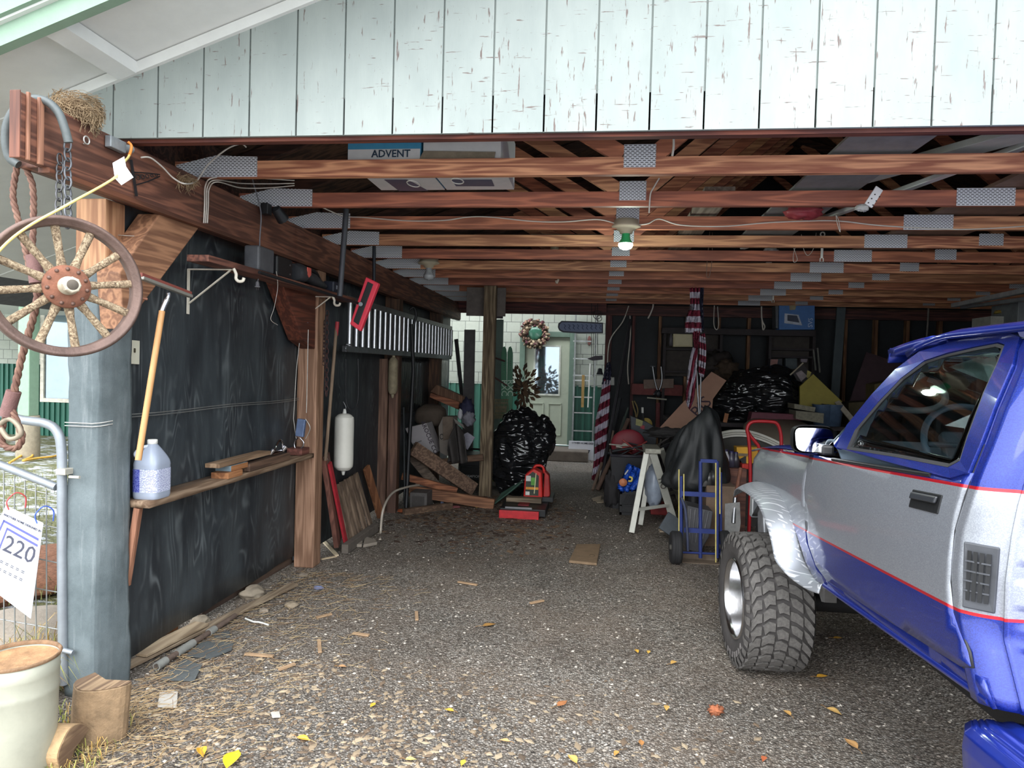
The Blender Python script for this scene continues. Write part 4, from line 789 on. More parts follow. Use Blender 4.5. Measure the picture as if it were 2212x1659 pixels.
# dried stalk wreath on chair by door
rr=random.Random(8); t=thing('dried_bouquet','bunch of dried brown leaves and stalks in front of the green door','dried plants',tuple(aY(1125,830,10.2))); b=MB(); b2=MB()
for i in range(170):
    a=rr.uniform(0,6.28); R=rr.uniform(.0,.26); p=aY(1128,838,10.1)+V((math.cos(a)*R*.8,rr.uniform(-.12,.12),math.sin(a)*R*1.1)); d=V((math.cos(a)+rr.uniform(-.5,.5),rr.uniform(-.5,.5),math.sin(a)+rr.uniform(-.4,.4))).normalized(); L=rr.uniform(.05,.13); w=d.cross(V((0,1,0))).normalized()*L*.22
    (b if i%3 else b2).add([p,p+d*L*.5+w,p+d*L+V((0,.02,0)),p+d*L*.5-w],[(0,1,2,3)])
o=obj('dried_leaves',b,plain((100,78,58),.9,0,.3,0),t,solid=.003); o['kind']='stuff'; o=obj('dried_leaves',b2,plain((70,58,48),.9,0,.3,0),t,solid=.003); o['kind']='stuff'
e=aY(1135,905,10.12); b=MB(); b.tube([(e.x,e.y,0)]+PY([(1135,905),(1132,870),(1128,840)],10.12),.02,6); e=aY(1120,905,10.12); b.tube([(e.x,e.y,0)]+PY([(1120,905),(1126,870),(1128,840)],10.12),.015,6); obj('stalks',b,plain((84,62,48),.9),t)
# things seen through the rear left gap
b=MB(); P4=PY([(981,733),(988,732),(1000,845),(993,850)],10.0); dz=P4[3]+(P4[3]-P4[0])*((P4[3].z)/(P4[0].z-P4[3].z)); b.poly([P4[0],P4[1],dz+V((.05,0,0)),dz],(0,.06,0)); one('dark_board','narrow dark board leaning in the rear gap left of the wide grey plank','board',b,plain((50,50,52),.7))
b=MB(); P4=PY([(1003,712),(1026,712),(1023,905),(1000,905)],9.7); P4[2].z=P4[3].z=0; b.poly(P4,(0,.04,0)); one('grey_plank','wide grey plank standing upright left of the centre post','plank',b,plain((100,98,98),.8,0,.15,.2))
b=MB(); P4=PY([(1066,690),(1086,690),(1083,905),(1064,905)],10.2); P4[2].z=P4[3].z=0; b.poly(P4,(0,.10,0)); one('green_grey_post','green-grey board standing behind the right edge of the centre post','board',b,plain((104,124,116),.7,0,.08,.05))
b=MB(); b.poly(PY([(1067,628),(1086,628),(1086,688),(1067,688)],10.2),(0,.03,0)); one('upper_board','narrow purple-grey panel fixed above the green-grey board','panel',b,plain((86,80,86),.7))
for i,(a,c_) in enumerate((((1067,769),(1090,780)),((1067,808),(1095,833)))):
    b=MB(); b.cyl(aY(a[0]-10,a[1],8.53),aY(c_[0],c_[1],9.0),.012,8); one('twisted_branch',('upper','lower')[i]+' brown branch poking right from behind the centre post','branch',b,plain((92,66,62),.9),'branches by the centre post')
b=MB()
for k in range(9):
    b.tube(spline(PY([(1068+k*3.5,862),(1072+k*3.2,885),(1068+k*3.2,905)],9.59),4),.005,4); b.tube(spline(PY([(1098-k*3.5,862),(1092-k*3.2,885),(1098-k*3.2,905)],9.585),4),.005,4)
one('rope_net','loose tan rope net hanging below the green skis','net',b,plain((140,130,104),.9))
# ================= pickup truck =================
AT=math.radians(1.5); TT=V((-math.sin(AT),math.cos(AT),0)); TN=V((math.cos(AT),math.sin(AT),0)); TP0=V((.95,3.9,0)); WD=1.52
def TPt(s,z,w=0.): return TP0+TT*s+TN*w+V((0,0,z))
def side(x,y,w=0.):
    d=ray(x,y); k=((TP0+TN*w-CAM).dot(TN))/d.dot(TN); p=CAM+d*k; return (p-TP0).dot(TT),p.z
def wz(z): # how far the skin leans in at height z
    k=[(.60,.05),(.76,.015),(.95,-.004),(1.10,-.006),(1.22,.004),(1.30,.016),(1.36,.03),(1.55,.10),(1.70,.17),(1.76,.22),(2.,.3)]
    if z<=k[0][0]: return k[0][1]
    for i in range(len(k)-1):
        if z<=k[i+1][0]: f=(z-k[i][0])/(k[i+1][0]-k[i][0]); f=f*f*(3-2*f) if False else f; return k[i][1]*(1-f)+k[i+1][1]*f
    return k[-1][1]
def sw(x,y):
    w=0.
    for _ in range(6): s,z=side(x,y,w); w=wz(z-.068*(-(s)-.9)*0)
    return s,z
def S3(s,z,off=0.): return TPt(s,z,wz(z)-off)
trk=thing('pickup_truck','blue and silver lifted pickup truck with red pinstripes parked on the right','truck',(TP0.x+.7,2.9,0)); ROOT=trk; RC=LOC[trk]
def truckpaint():
    t=NT('two_tone_truck_paint'); tc=t.n('TexCoord',object=ROOT).outputs['Object']; tl=t.n('VectorMath',{0:tc,1:tuple(RC)},operation='ADD').outputs[0]
    rel=t.n('VectorMath',{0:tl,1:tuple(TP0)},operation='SUBTRACT').outputs[0]; s=t.n('VectorMath',{0:rel,1:tuple(TT)},operation='DOT_PRODUCT').outputs['Value']; z=t.n('SeparateXYZ',{0:tl}).outputs[2]
    zu=t.math('MULTIPLY_ADD',s,-.066,1.203); zl=t.math('MULTIPLY_ADD',s,-.062,.876)
    du=t.math('SUBTRACT',z,zu); dl=t.math('SUBTRACT',z,zl)
    up=t.math('GREATER_THAN',du,0.); lo=t.math('LESS_THAN',dl,0.); r1=t.math('COMPARE',du,0.,.0045); r2=t.math('COMPARE',dl,0.,.0045)
    fl=t.n('TexVoronoi',{'Vector':t.co((1,1,1),'World',False),'Scale':420.}).outputs['Color']; fs=t.n('SeparateXYZ',{0:fl}).outputs[0]
    blue=t.ramp(fs,[(.2,L3((20,38,122))),(.9,L3((28,52,150)))]); sil=t.ramp(fs,[(.2,L3((146,150,158))),(.9,L3((164,168,176)))])
    c=t.mix(t.math('MAXIMUM',up,lo),sil,blue); c=t.mix(t.math('MAXIMUM',r1,r2),c,L3((196,26,44)))
    b=t.b; b.inputs['Metallic'].default_value=.55; b.inputs['Coat Weight'].default_value=1.; b.inputs['Coat Roughness'].default_value=.05
    return t.fin(c,.38,.55)
TPM=truckpaint(); BLUE=plain((24,46,142),.35,.5,.08,0,coat=1.); RUB=plain((40,40,42),.7,0,.15,.2); BTR=plain((24,25,27),.45,0,.1,.1)
GLT=NT('truck_glass'); GLT.b.inputs['Transmission Weight'].default_value=1.; GLT.b.inputs['IOR'].default_value=1.25; GLT=GLT.fin((.62,.68,.66,1),.02)
def clipgrid(outline,hole=None,ds=.06,dz=.05):
    bm=bmesh.new(); vs=[bm.verts.new((s,0,z)) for s,z in outline]; bm.faces.new(vs)
    if hole:
        pass
    smin=min(s for s,z in outline); smax=max(s for s,z in outline); zmin=min(z for s,z in outline); zmax=max(z for s,z in outline)
    k=smin+ds
    while k<smax: bmesh.ops.bisect_plane(bm,geom=bm.verts[:]+bm.edges[:]+bm.faces[:],plane_co=(k,0,0),plane_no=(1,0,0)); k+=ds
    k=zmin+dz
    while k<zmax: bmesh.ops.bisect_plane(bm,geom=bm.verts[:]+bm.edges[:]+bm.faces[:],plane_co=(0,0,k),plane_no=(0,0,1)); k+=dz
    bm.verts.index_update(); V_=[(v.co.x,v.co.z) for v in bm.verts]; F_=[[v.index for v in f.verts] for f in bm.faces]; bm.free(); return V_,F_
def skin(outline,off=0.,mir=False,fn=None):
    V_,F_=clipgrid(outline); b=MB(); P=[(fn or S3)(s,z,off) if not fn else fn(s,z) for s,z in V_]
    if mir: P=[p+TN*(WD-2*((p-TP0).dot(TN))) for p in P]
    b.add(P,F_,True); return b
# outlines from side view (s,z)
belt0,belt1=sw(1832,972),sw(2052,1014)
DF=[(-.655,1.262),(-.648,1.10),(-.672,.95),(-.70,.86),(-.78,.79),(-.90,.765)]
DR=[(-1.93,.845),(-1.975,.865),(-1.965,.90),(-1.90,.98),(-1.878,1.06),(-1.872,1.2),(-1.885,1.30),(-1.90,1.365)]
door_low=DF+[(-1.4,.80)]+DR+[(-1.72,1.335),(-1.4,1.312),(-1.1,1.292),(-.93,1.28),(-.80,1.27)]
b=skin(door_low); door=obj('door',b,TPM,trk,solid=.012)
# window: inner outline & outer frame
win=[sw(*p) for p in((1832,972),(1850,930),(1900,870),(1950,818),(2000,781),(2050,765),(2110,752),(2160,743),(2174,748),(2160,785),(2130,850),(2095,945),(2078,998),(2052,1012),(1940,990))]
fr=[sw(*p) for p in((1812,968),(1835,920),(1888,855),(1940,800),(1992,762),(2048,746),(2110,732),(2180,720),(2211,732),(2195,790),(2163,865),(2127,960),(2100,1024),(2060,1036),(1935,1004))]
b=MB(); n=len(win); b.add([S3(s,z,.002) for s,z in fr]+[S3(s,z,-.004) for s,z in win],[(i,(i+1)%n,(i+1)%n+n,i+n) for i in range(n)],False); obj('window_frame',b,TPM,door,solid=.02)
b=MB(); cx=sum(s for s,z in win)/n; cz=sum(z for s,z in win)/n
inn=[(s+(cx-s)*.035,z+(cz-z)*.05) for s,z in win]; b.add([S3(s,z,.002) for s,z in win]+[S3(s,z,-.004) for s,z in inn],[(i,(i+1)%n,(i+1)%n+n,i+n) for i in range(n)],False); obj('weatherstrip',b,RUB,door,solid=.012)
b=skin(inn,-.008); obj('side_window',b,GLT,door,solid=.003)
b=MB(); b.tube([S3(*p,.006) for p in [(-.93,1.276),(-1.1,1.288),(-1.4,1.308),(-1.70,1.33)]],.008,6); obj('belt_moulding',b,BTR,door)
# door handle
h0,h1=side(1967,1060),side(2033,1066); hm=((h0[0]+h1[0])/2,1.245)
b=MB(); b.poly([S3(-1.615,1.215,.004),S3(-1.785,1.228,.004),S3(-1.79,1.285,.004),S3(-1.62,1.272,.004)],TN*-.006); hh=obj('door_handle',b,BTR,door,bev=.004)
b=MB(); b.poly([S3(-1.63,1.245,.022),S3(-1.775,1.257,.022),S3(-1.778,1.278,.020),S3(-1.63,1.266,.020)],TN*.010); obj('pull',b,plain((46,48,52),.25,0,.05,0,coat=.5),hh,bev=.004)
# fender
fen=[(-.655,1.262),(-.648,1.10),(-.672,.95),(-.70,.86),(-.78,.79),(-.90,.765),(-.88,.735),(-.74,.715),(-.64,.76),(-.53,.86),(-.44,.93),(-.30,.975),(-.05,.995),(.18,.98),(.35,.93),(.42,.86),(.56,.82),(.60,.90),(.58,1.02),(.50,1.12),(.36,1.175),(.10,1.20),(-.3,1.228)]
def fenfn(s,z):
    w=wz(z); top=1.262-.06*(s+.655) if s<.1 else 1.2-.1*(s-.1)
    w+=max(0,(z-(top-.07)))*.55+max(0,s-.25)**2*1.6; return TPt(s,z,w)
fe=obj('front_fender',skin(fen,fn=fenfn),TPM,trk,solid=.008)
rf=obj('front_fender',skin(fen,fn=fenfn,mir=True),TPM,trk,solid=.008)
# hood
def hood(u,v):
    s=-.62+1.16*u; w=.045+v*(WD-.09); e=math.sin(math.pi*v); z=1.262-.055*(u*1.16)-.06*u*u*u+.035*e**.5; return TPt(s,z,w)
b=MB(); b.grid(hood,14,20); obj('hood',b,TPM,trk,solid=.01)
b=MB(); b.grid(lambda u,v:TPt(.58+.02*math.sin(math.pi*v),.62+.50*u,.10+v*(WD-.2)),8,12); obj('grille',b,BTR,trk,solid=.03)
b=MB(); b.tube([TPt(.62,.66,.16),TPt(.68,.66,.24),TPt(.70,.66,.4),TPt(.70,.66,WD-.4),TPt(.68,.66,WD-.24),TPt(.62,.66,WD-.16)],.055,10); obj('front_bumper',b,plain((160,162,168),.2,.9,.1,0),trk)
b=MB(); b.box(TPt(.50,.80,.12),(.16,.06,.14)); obj('headlight',b,plain((190,195,200),.15,.6,.1,0),trk,bev=.01)
# rocker
rk=[(-.88,.735),(-.90,.765),(-1.4,.80),(-1.93,.845),(-2.02,.85),(-2.05,.79),(-1.75,.775),(-1.43,.757),(-1.0,.728)]
obj('rocker_panel',skin(rk,-.0,fn=lambda s,z:TPt(s,z,.012+max(0,.80-.045*(s+1.4)-z)*.25)),TPM,trk,solid=.01)
b=MB(); b.tube([TPt(-.86,.728,.02),TPt(-1.43,.762,.02),TPt(-2.03,.80,.02)],.012,8); obj('sill_tube',b,BLUE,trk)
# quarter / cab corner
q0=[(-1.93,.845),(-1.975,.865),(-1.965,.90),(-1.90,.98),(-1.878,1.06),(-1.872,1.2),(-1.89,1.30)]+[sw(*p) for p in((2101,1026),(2128,960),(2164,865),(2196,790),(2213,728))]
zs_=[z for s_,z in q0]; zs_[0]=.78
def fs(z):
    if z<1.0: return -1.880-(1.0-z)*.36
    for i in range(len(zs_)-1):
        if z<=zs_[i+1]: f=(z-zs_[i])/(zs_[i+1]-zs_[i]); return q0[i][0]*(1-f)+q0[i+1][0]*f
    return q0[-1][0]
def Bs(z): return min(-1.982,fs(z)-.085)
def rear(z): return Bs(z)-.004
def facet(f,z,off=0.):
    a=TPt(fs(z)-.040,z,wz(z)-off); c_=TPt(Bs(z),z,wz(z)+.072-off*.3); return a.lerp(c_,f)+(-TN*.8-TT*.6)*(.010*math.sin(math.pi*f))
def corner(u,v):
    z=.78+v*.98; s0=fs(z)-.006; w=wz(z)
    if u<.25: return TPt(s0+(-.034)*u/.25,z,w)
    if u<.8: return facet((u-.25)/.55,z)
    f=(u-.8)/.2; return facet(1.,z)+TN*(.02*f)-TT*(.012*math.sin(math.pi*f))
b=MB(); b.grid(corner,24,36); obj('cab_corner',b,TPM,trk,solid=.008)
b=MB(); b.grid(lambda u,v:TPt(rear(.79+v*.58)-.010-.012*(abs(((v*5.2)%1)-.5)<.28)*(abs(((u*5.)%1)-.5)<.34),.79+v*.58,wz(.79+v*.58)+.07+u*(WD-.14-2*wz(.79+v*.58))),90,70); obj('cab_back',b,TPM,trk,solid=.004)
b=MB(); b.grid(lambda u,v:TPt(rear(1.37+v*.39)-.01,1.37+v*.39,wz(1.37+v*.39)+.07+u*(WD-.14-2*wz(1.37+v*.39))),20,10); obj('rear_window',b,plain((20,24,28),.08,0,.05,0),trk)
b=MB(); b.tube([TPt(rear(z)-.006,z,wz(z)+.082) for z in (.80,.95,1.1,1.3,1.5,1.7)],.005,6); obj('body_seam',b,TPM,trk)
# vent
ON=(-TN*.8-TT*.6)
def FQ(f0,f1,z0,z1,o): return [facet(f0,z0)+ON*o,facet(f1,z0)+ON*o,facet(f1,z1)+ON*o,facet(f0,z1)+ON*o]
b=MB(); b.poly(FQ(.10,.92,1.012,1.185,.010),ON*.008); vv=obj('cab_vent',b,plain((58,60,64),.5),trk,bev=.006)
for i in range(4):
    f0=.24+i*.15; b=MB(); b.poly(FQ(f0,f0+.10,1.035,1.165,.0185),ON*.001); obj('vent_slot',b,plain((14,15,16),.6),vv)
for i in range(4):
    z=1.058+i*.026; b=MB(); b.poly(FQ(.22,.81,z,z+.004,.0195),ON*.003); obj('vent_bar',b,plain((64,66,70),.5),vv)
# fuel/door seam, roof, pillars, windshield
b=MB(); b.tube([S3(s,z,.001) for s,z in DF[::-1]+[]],.004,6); obj('door_seam',b,RUB,trk)
b=MB(); b.tube([S3(s-.004,z,.0005) for s,z in q0[:9]],.004,6); obj('door_seam',b,RUB,trk)
rl=[sw(*p) for p in((1835,915),(1888,850),(1940,797),(1992,758),(2048,740),(2110,727),(2180,717))]
def roof(u,v):
    s=-1.18-(u*.97); z0=1.705+.055*min(1,u*4)**.6+.01*u; e=math.sin(math.pi*v)**.35 if 0<v<1 else 0; w=.165+v*(WD-.33); return TPt(s,z0+.035*e,w)
b=MB(); b.grid(roof,14,24); obj('roof',b,BLUE,trk,solid=.02)
pil=[(sw(1795,965)),sw(1835,915),sw(1888,850),sw(1940,797),sw(1992,758),sw(2048,742),sw(2110,728),sw(2190,717)]
b=MB(); P=[S3(s,z+.004,-.03) for s,z in pil]; b.tube(spline(P,5),.022,8); obj('roof_pillar',b,BLUE,trk)
P2=[p+TN*(WD-2*((p-TP0).dot(TN))) for p in P]; b=MB(); b.tube(spline(P2,5),.022,8); obj('roof_pillar',b,BLUE,trk)
a0,a1=pil[0],pil[4]
b=MB(); b.grid(lambda u,v:TPt(-.70+(-1.22+.70)*u+.05*math.sin(math.pi*v),1.285+(1.72-1.285)*u,(.05+.13*u)+v*(WD-2*(.05+.13*u))),8,12); obj('windshield',b,GLT,trk,solid=.004)
# sun visor above the windshield
v0,v1=side(1948,757,.25),side(2058,740,.2)
b=MB(); b.grid(lambda u,v:TPt(-1.36+.34*u,1.755-.020*u-.02*u*u+.02*math.sin(math.pi*v),.17+v*(WD-.34)),6,20); obj('sun_visor',b,BLUE,trk,solid=.03)
b=MB(); b.grid(lambda u,v:TPt(-1.04+.02*u,1.735-.055*u+.02*math.sin(math.pi*v),.17+v*(WD-.34)),3,20); obj('visor_lip',b,BLUE,trk,solid=.012)
# mirror
mt=thing('side_mirror',None,None,tuple(TPt(-.62,1.36,-.18))); mt.parent=trk; mt.location=LOC[mt]-LOC[trk]
mc=V((.885,3.22,1.325)); MX=(aY(1718,925,3.2),aY(1798,920,3.2),aY(1798,976,3.2),aY(1719,977,3.2))
mc=(MX[0]+MX[1]+MX[2]+MX[3])/4
def rrect(c,hw,hh,yo,ex=.45): return [V((c.x+math.copysign(abs(math.cos(t))**ex,math.cos(t))*hw,c.y+yo,c.z+math.copysign(abs(math.sin(t))**ex,math.sin(t))*hh)) for t in [2*math.pi*k/28 for k in range(28)]]
hw,hh_=.088,.060
b=MB(); R=[rrect(mc,hw,hh_,0),rrect(mc,hw*1.03,hh_*1.05,.03),rrect(mc,hw*.95,hh_*.95,.07),rrect(mc,hw*.6,hh_*.6,.10)]; vs=[p for r in R for p in r]; n=28
b.add(vs,[(i*n+k,i*n+(k+1)%n,(i+1)*n+(k+1)%n,(i+1)*n+k) for i in range(3) for k in range(n)],True); b.add(R[3],[tuple(range(n))]); obj('housing',b,BTR,mt)
b=MB(); b.add([p+V((0,.02*(p.z-mc.z)/.05-.012,0)) for p in rrect(mc,hw*.92,hh_*.88,.004)],[tuple(range(n))]); obj('mirror_glass',b,plain((235,238,240),.02,1.,.01,0),mt)
b=MB(); b.bar(mc+V((.05,.05,-.045)),S3(-.82,1.30,-.01),.05,.045); obj('arm',b,BTR,mt,bev=.01)
# wheel-arch flare of tread plate
def dplate():
    t=NT('diamond_tread_plate'); c=t.co((1,1,1)); s=t.n('SeparateXYZ',{0:c}); k=26.
    a=t.math('MULTIPLY',t.math('ADD',s.outputs[1],s.outputs[0]),k); z=t.math('MULTIPLY',s.outputs[2],k)
    u=t.math('ADD',a,z); v=t.math('SUBTRACT',a,z); fu=t.math('ABSOLUTE',t.math('SUBTRACT',t.math('FRACT',u),.5)); fv=t.math('ABSOLUTE',t.math('SUBTRACT',t.math('FRACT',v),.5))
    par=t.math('MODULO',t.math('ABSOLUTE',t.math('ADD',t.math('FLOOR',u),t.math('FLOOR',v))),2.)
    e1=t.math('MULTIPLY',t.math('LESS_THAN',fu,.36),t.math('LESS_THAN',fv,.10)); e2=t.math('MULTIPLY',t.math('LESS_THAN',fv,.36),t.math('LESS_THAN',fu,.10))
    h=t.math('ADD',t.math('MULTIPLY',e1,par),t.math('MULTIPLY',e2,t.math('SUBTRACT',1.,par))); t.bump(h,1.,.006)
    return t.fin(t.mix(h,L3((158,162,168)),L3((216,218,222))),.48,.6)
arc=[(.40,.90),(.30,.955),(.16,.99),(-.08,1.005),(-.28,.99),(-.42,.94),(-.50,.87),(-.55,.79),(-.62,.73),(-.72,.705),(-.80,.705)]
A2=spline([V((s,0,z)) for s,z in arc],5); outw=[.125]*0
def flare(u,v):
    t=u*(len(A2)-1); i=min(int(t),len(A2)-2); p=A2[i].lerp(A2[i+1],t-i); o=-.125*min(1,(1-u)*3.2+.12)*min(1,.75+u*1)
    q=A2[min(i+1,len(A2)-1)]-A2[i]; n=V((-q.z,0,q.x)).normalized(); 
    if n.z<0: n=-n
    w=wz(p.z)+.006+o*v; drop=-.045*v*v+.012
    return TPt(p.x+.0*n.x,p.z+drop*(.5+.5*abs(n.z)),w)
b=MB(); b.grid(flare,60,10); obj('wheel_arch_flare',b,dplate(),trk,solid=.005)
# inner fender well, splash liner
b=MB(); b.grid(lambda u,v:TPt(.42-1.08*u,.70+.29*math.sin(math.pi*(.06+.88*u)),.03+v*.5),16,6); obj('inner_fender',b,plain((64,64,66),.8,0,.2,.3),trk,solid=.006)
b=MB(); b.poly([TPt(.40,.92,.05),TPt(.26,.92,.04),TPt(.20,.62,.05),TPt(.38,.60,.06)],TN*.03); obj('headlight_back',b,plain((150,152,155),.4,.4),trk,bev=.01)
# chassis
CHS=plain((26,25,26),.75,.2,.3,.4,8.)
for w in(.36,WD-.36): b=MB(); b.bar(TPt(.5,.56,w),TPt(-3.2,.60,w),.07,.12); obj('frame_rail',b,CHS,trk)
b=MB(); b.bar(TPt(-1.0,.60,.36),TPt(-1.0,.60,WD-.36),.12,.06); obj('cross_member',b,CHS,trk,bev=.01)
b=MB(); b.tube([TPt(.03,.37,.1),TPt(.03,.37,.5),TPt(.03,.40,.7),TPt(.03,.37,1.1),TPt(.03,.37,WD-.1)],[.05,.05,.13,.05,.05],12); obj('front_axle',b,CHS,trk)
b=MB(); b.tube([TPt(-.2,.42,.7),TPt(-.8,.40,.75),TPt(-1.5,.45,.75),TPt(-2.8,.42,.75)],[.10,.12,.035,.035],12); obj('transmission',b,CHS,trk)
b=MB(); b.poly([TPt(-.72,.70,.03),TPt(-.83,.71,.03),TPt(-.78,.63,.05),TPt(-.74,.62,.05)],TN*.05); obj('bracket',b,STL,trk)
b=MB(); b.poly([TPt(-.70,.72,.10),TPt(-2.0,.80,.10),TPt(-2.0,.80,WD-.1),TPt(-.70,.72,WD-.1)],(0,0,.02)); obj('floor_pan',b,CHS,trk)
# far side body
b=MB(); fo=[(-.655,1.28),(-.70,.80),(-2.05,.80),(-2.10,1.38),(-1.4,1.32)]; obj('far_door',skin(fo,mir=True),TPM,trk,solid=.01)
# interior
INT=plain((84,98,110),.7,0,.12,.15); 
b=MB(); b.grid(lambda u,v:TPt(-.66-.24*u,1.31+.04*math.sin(math.pi*u)-.06*u*u,.06+v*(WD-.12)),8,14); b.grid(lambda u,v:TPt(-.90-.02*u,1.25-.34*u,.06+v*(WD-.12)),4,14); obj('dashboard',b,INT,trk,solid=.01)
sc=TPt(-1.02,1.36,.50); sa=V((0,-.86,.50)).normalized(); sx=V((1,0,0)); sy=sa.cross(sx)
stw=thing('steering_wheel',None,None,tuple(sc)); stw.parent=trk; stw.location=LOC[stw]-LOC[trk]
b=MB(); b.tube([sc+sx*(math.cos(t)*.175)+sy*(math.sin(t)*.175) for t in [2*math.pi*k/36 for k in range(36)]],.013,10,closed=True); obj('rim',b,plain((92,112,130),.5,0,.1,0),stw)
b=MB(); b.box(sc-sa*.02,(.20,.05,.12),Matrix((sx,sa,sy)).transposed()); b.bar(sc-sx*.17,sc+sx*.17,.04,.02); obj('hub_pad',b,INT,stw,bev=.01)
b=MB(); b.cyl(sc-sa*.03,sc+V((0,.30,-.13)),.03,10); obj('column',b,INT,stw)
for w0,l in((.12,'left'),(.82,'right')):
    b=MB(); b.box(TPt(-1.62,.98,w0+.28),(.52,.45,.16)); obj('seat',b,plain((48,50,58),.9),trk,bev=.04)
    b=MB(); b.box(TPt(-1.90,1.25,w0+.28),(.50,.13,.50)); obj('seat_back',b,plain((48,50,58),.9),trk,bev=.04)
b=MB(); b.tube(spline([TPt(-1.22,1.62,.23),TPt(-1.24,1.60,.26),TPt(-1.26,1.54,.27),TPt(-1.16,1.50,.25),TPt(-1.02,1.50,.16)],5),.012,8); obj('grab_handle',b,plain((92,98,102),.5),trk)
b=MB(); b.tube(spline([TPt(-.80,1.34,.10),TPt(-.98,1.50,.17),TPt(-1.15,1.63,.20),TPt(-1.35,1.70,.22)],5),.016,8); obj('pillar_trim',b,plain((84,92,98),.6),trk)
b=MB(); b.poly([TPt(-1.18,1.665,.32),TPt(-1.38,1.70,.32),TPt(-1.37,1.66,.32),TPt(-1.44,1.61,.32),TPt(-1.50,1.64,.32),TPt(-1.46,1.70,.32)],TN*.003); obj('sun_shade_papers',b,plain((170,196,192),.6),trk)
b=MB(); b.poly([TPt(-.42,1.40,.70),TPt(-.40,1.52,.95),TPt(-.46,1.44,1.15),TPt(-.50,1.37,.95)],TN*.004); o=obj('dash_papers',b,plain((128,132,134),.7),trk)
# wheels
def tire(c,outward,r=.367,wd=.335):
    t=thing('wheel',None,None,tuple(c)); t.parent=trk; t.location=LOC[t]-LOC[trk]; ax=V(outward)
    b=MB(); h=wd/2; prof=[(r*.58,h*.78),(r*.60,h*.92),(r*.70,h*1.0),(r*.82,h*1.02),(r*.90,h*1.0),(r*.955,h*.88),(r*.962,h*.5),(r*.965,0),(r*.962,-h*.5),(r*.955,-h*.88),(r*.90,-h),(r*.82,-h*1.08),(r*.7,-h*1.06),(r*.58,-h*.8)]
    b.lathe(prof,c,ax,64); obj('tire_carcass',b,plain((66,63,62),.8,0,.2,.3,10.),t)
    b=MB(); e1=V((0,0,1)); e2=ax.cross(e1)
    def tp(a,x,rr_): return c+ax*x+e1*(math.cos(a)*rr_)+e2*(math.sin(a)*rr_)
    N=34; rows=[(-.92,-.62,0.,.7),(-.58,-.22,.5,.35),(-.18,.18,.15,-.0),(.22,.58,.65,-.35),(.62,.92,.1,-.7)]
    for k in range(N):
        for x0,x1,ph,sk in rows:
            a0=2*math.pi*(k+ph)/N; da=2*math.pi/N*.80; tw=2*math.pi/N*sk*.55; s0=1 if k%2 else .82; zg=.10
            X0,X1=x0*h,x1*h; ins=da*zg
            q=[(a0-tw,X0),(a0+da-tw-ins*2,X0),(a0+da-tw*.3+ins,(X0+X1)/2),(a0+da+tw-ins,X1),(a0+tw+ins,X1*s0+X0*(1-s0)),(a0-tw*.3+ins*2,(X0+X1)/2)]
            if abs(x0+x1)>1.4:
                lo=r*.935; hi=r*.992 
            else: lo=r*.955; hi=r
            vb=[tp(a,x,lo) for a,x in q]; vt_=[tp(a,x,hi) for a,x in q]; n=len(q); b.add(vb+vt_,[tuple(range(n,2*n))]+[(i,(i+1)%n,(i+1)%n+n,i+n) for i in range(n)])
        for sg in(1,-1):
            a0=2*math.pi*(k+.1)/N; da=2*math.pi/N*.62; L_=.80 if k%2 else .86
            q=[(a0,.97*h,r*.975),(a0+da,.97*h,r*.975),(a0+da,1.03*h,r*.90),(a0,1.03*h,r*.90)]
            q+= [(a0+da,1.035*h,r*L_),(a0+da*.3,1.035*h,r*L_)]
            b.add([tp(a,x*sg,rr_) for a,x,rr_ in q],[(0,1,2,3),(3,2,4,5)])
    o=obj('tread_blocks',b,plain((98,95,92),.85,0,.3,.5,60.),t)
    b=MB()
    if outward[0]<0 and c[1]>3:
        for i,ch in enumerate('DYNAPRO'):
            a=math.radians(232-i*9.5); o=tp(a,h*1.03+.001,r*.80); ra=(e1*math.cos(a)+e2*math.sin(a)); tg=-(-e1*math.sin(a)+e2*math.cos(a)); b.text(ch,o,tg,ra,.042,.0015,bold=True)
        obj('sidewall_lettering',b,plain((112,108,106),.8),t)
    rm=t
    b=MB(); b.lathe([(r*.60,h*.90),(r*.585,h*.98),(r*.565,h*.96),(r*.55,h*.80),(r*.53,h*.4),(r*.50,h*.15),(r*.40,h*.05),(r*.2,h*.10),(0,h*.12)],c,ax,56); obj('wheel_dish',b,plain((196,196,198),.22,1.,.06,.05),rm)
    b=MB(); b.lathe([(.05,h*.1),(.052,h*.45),(.045,h*.5),(0,h*.5)],c,ax,24); obj('centre_cap',b,plain((170,170,172),.3,.9),rm)
    b=MB(); p=tp(math.radians(200),h*.42,r*.47); b.cyl(p,p+ax*.03,.006,8); obj('valve_stem',b,BLK,rm)
    return t
wc=V((.955,3.93,.367)); tire(wc,V((-1,-.045,0)).normalized()); 
tire(TPt(.03,.367,WD)+V((-.0,0,0)),(1,0,0)); tire(TPt(-2.78,.367,.03),(-1,0,0)); tire(TPt(-2.78,.367,WD),(1,0,0))
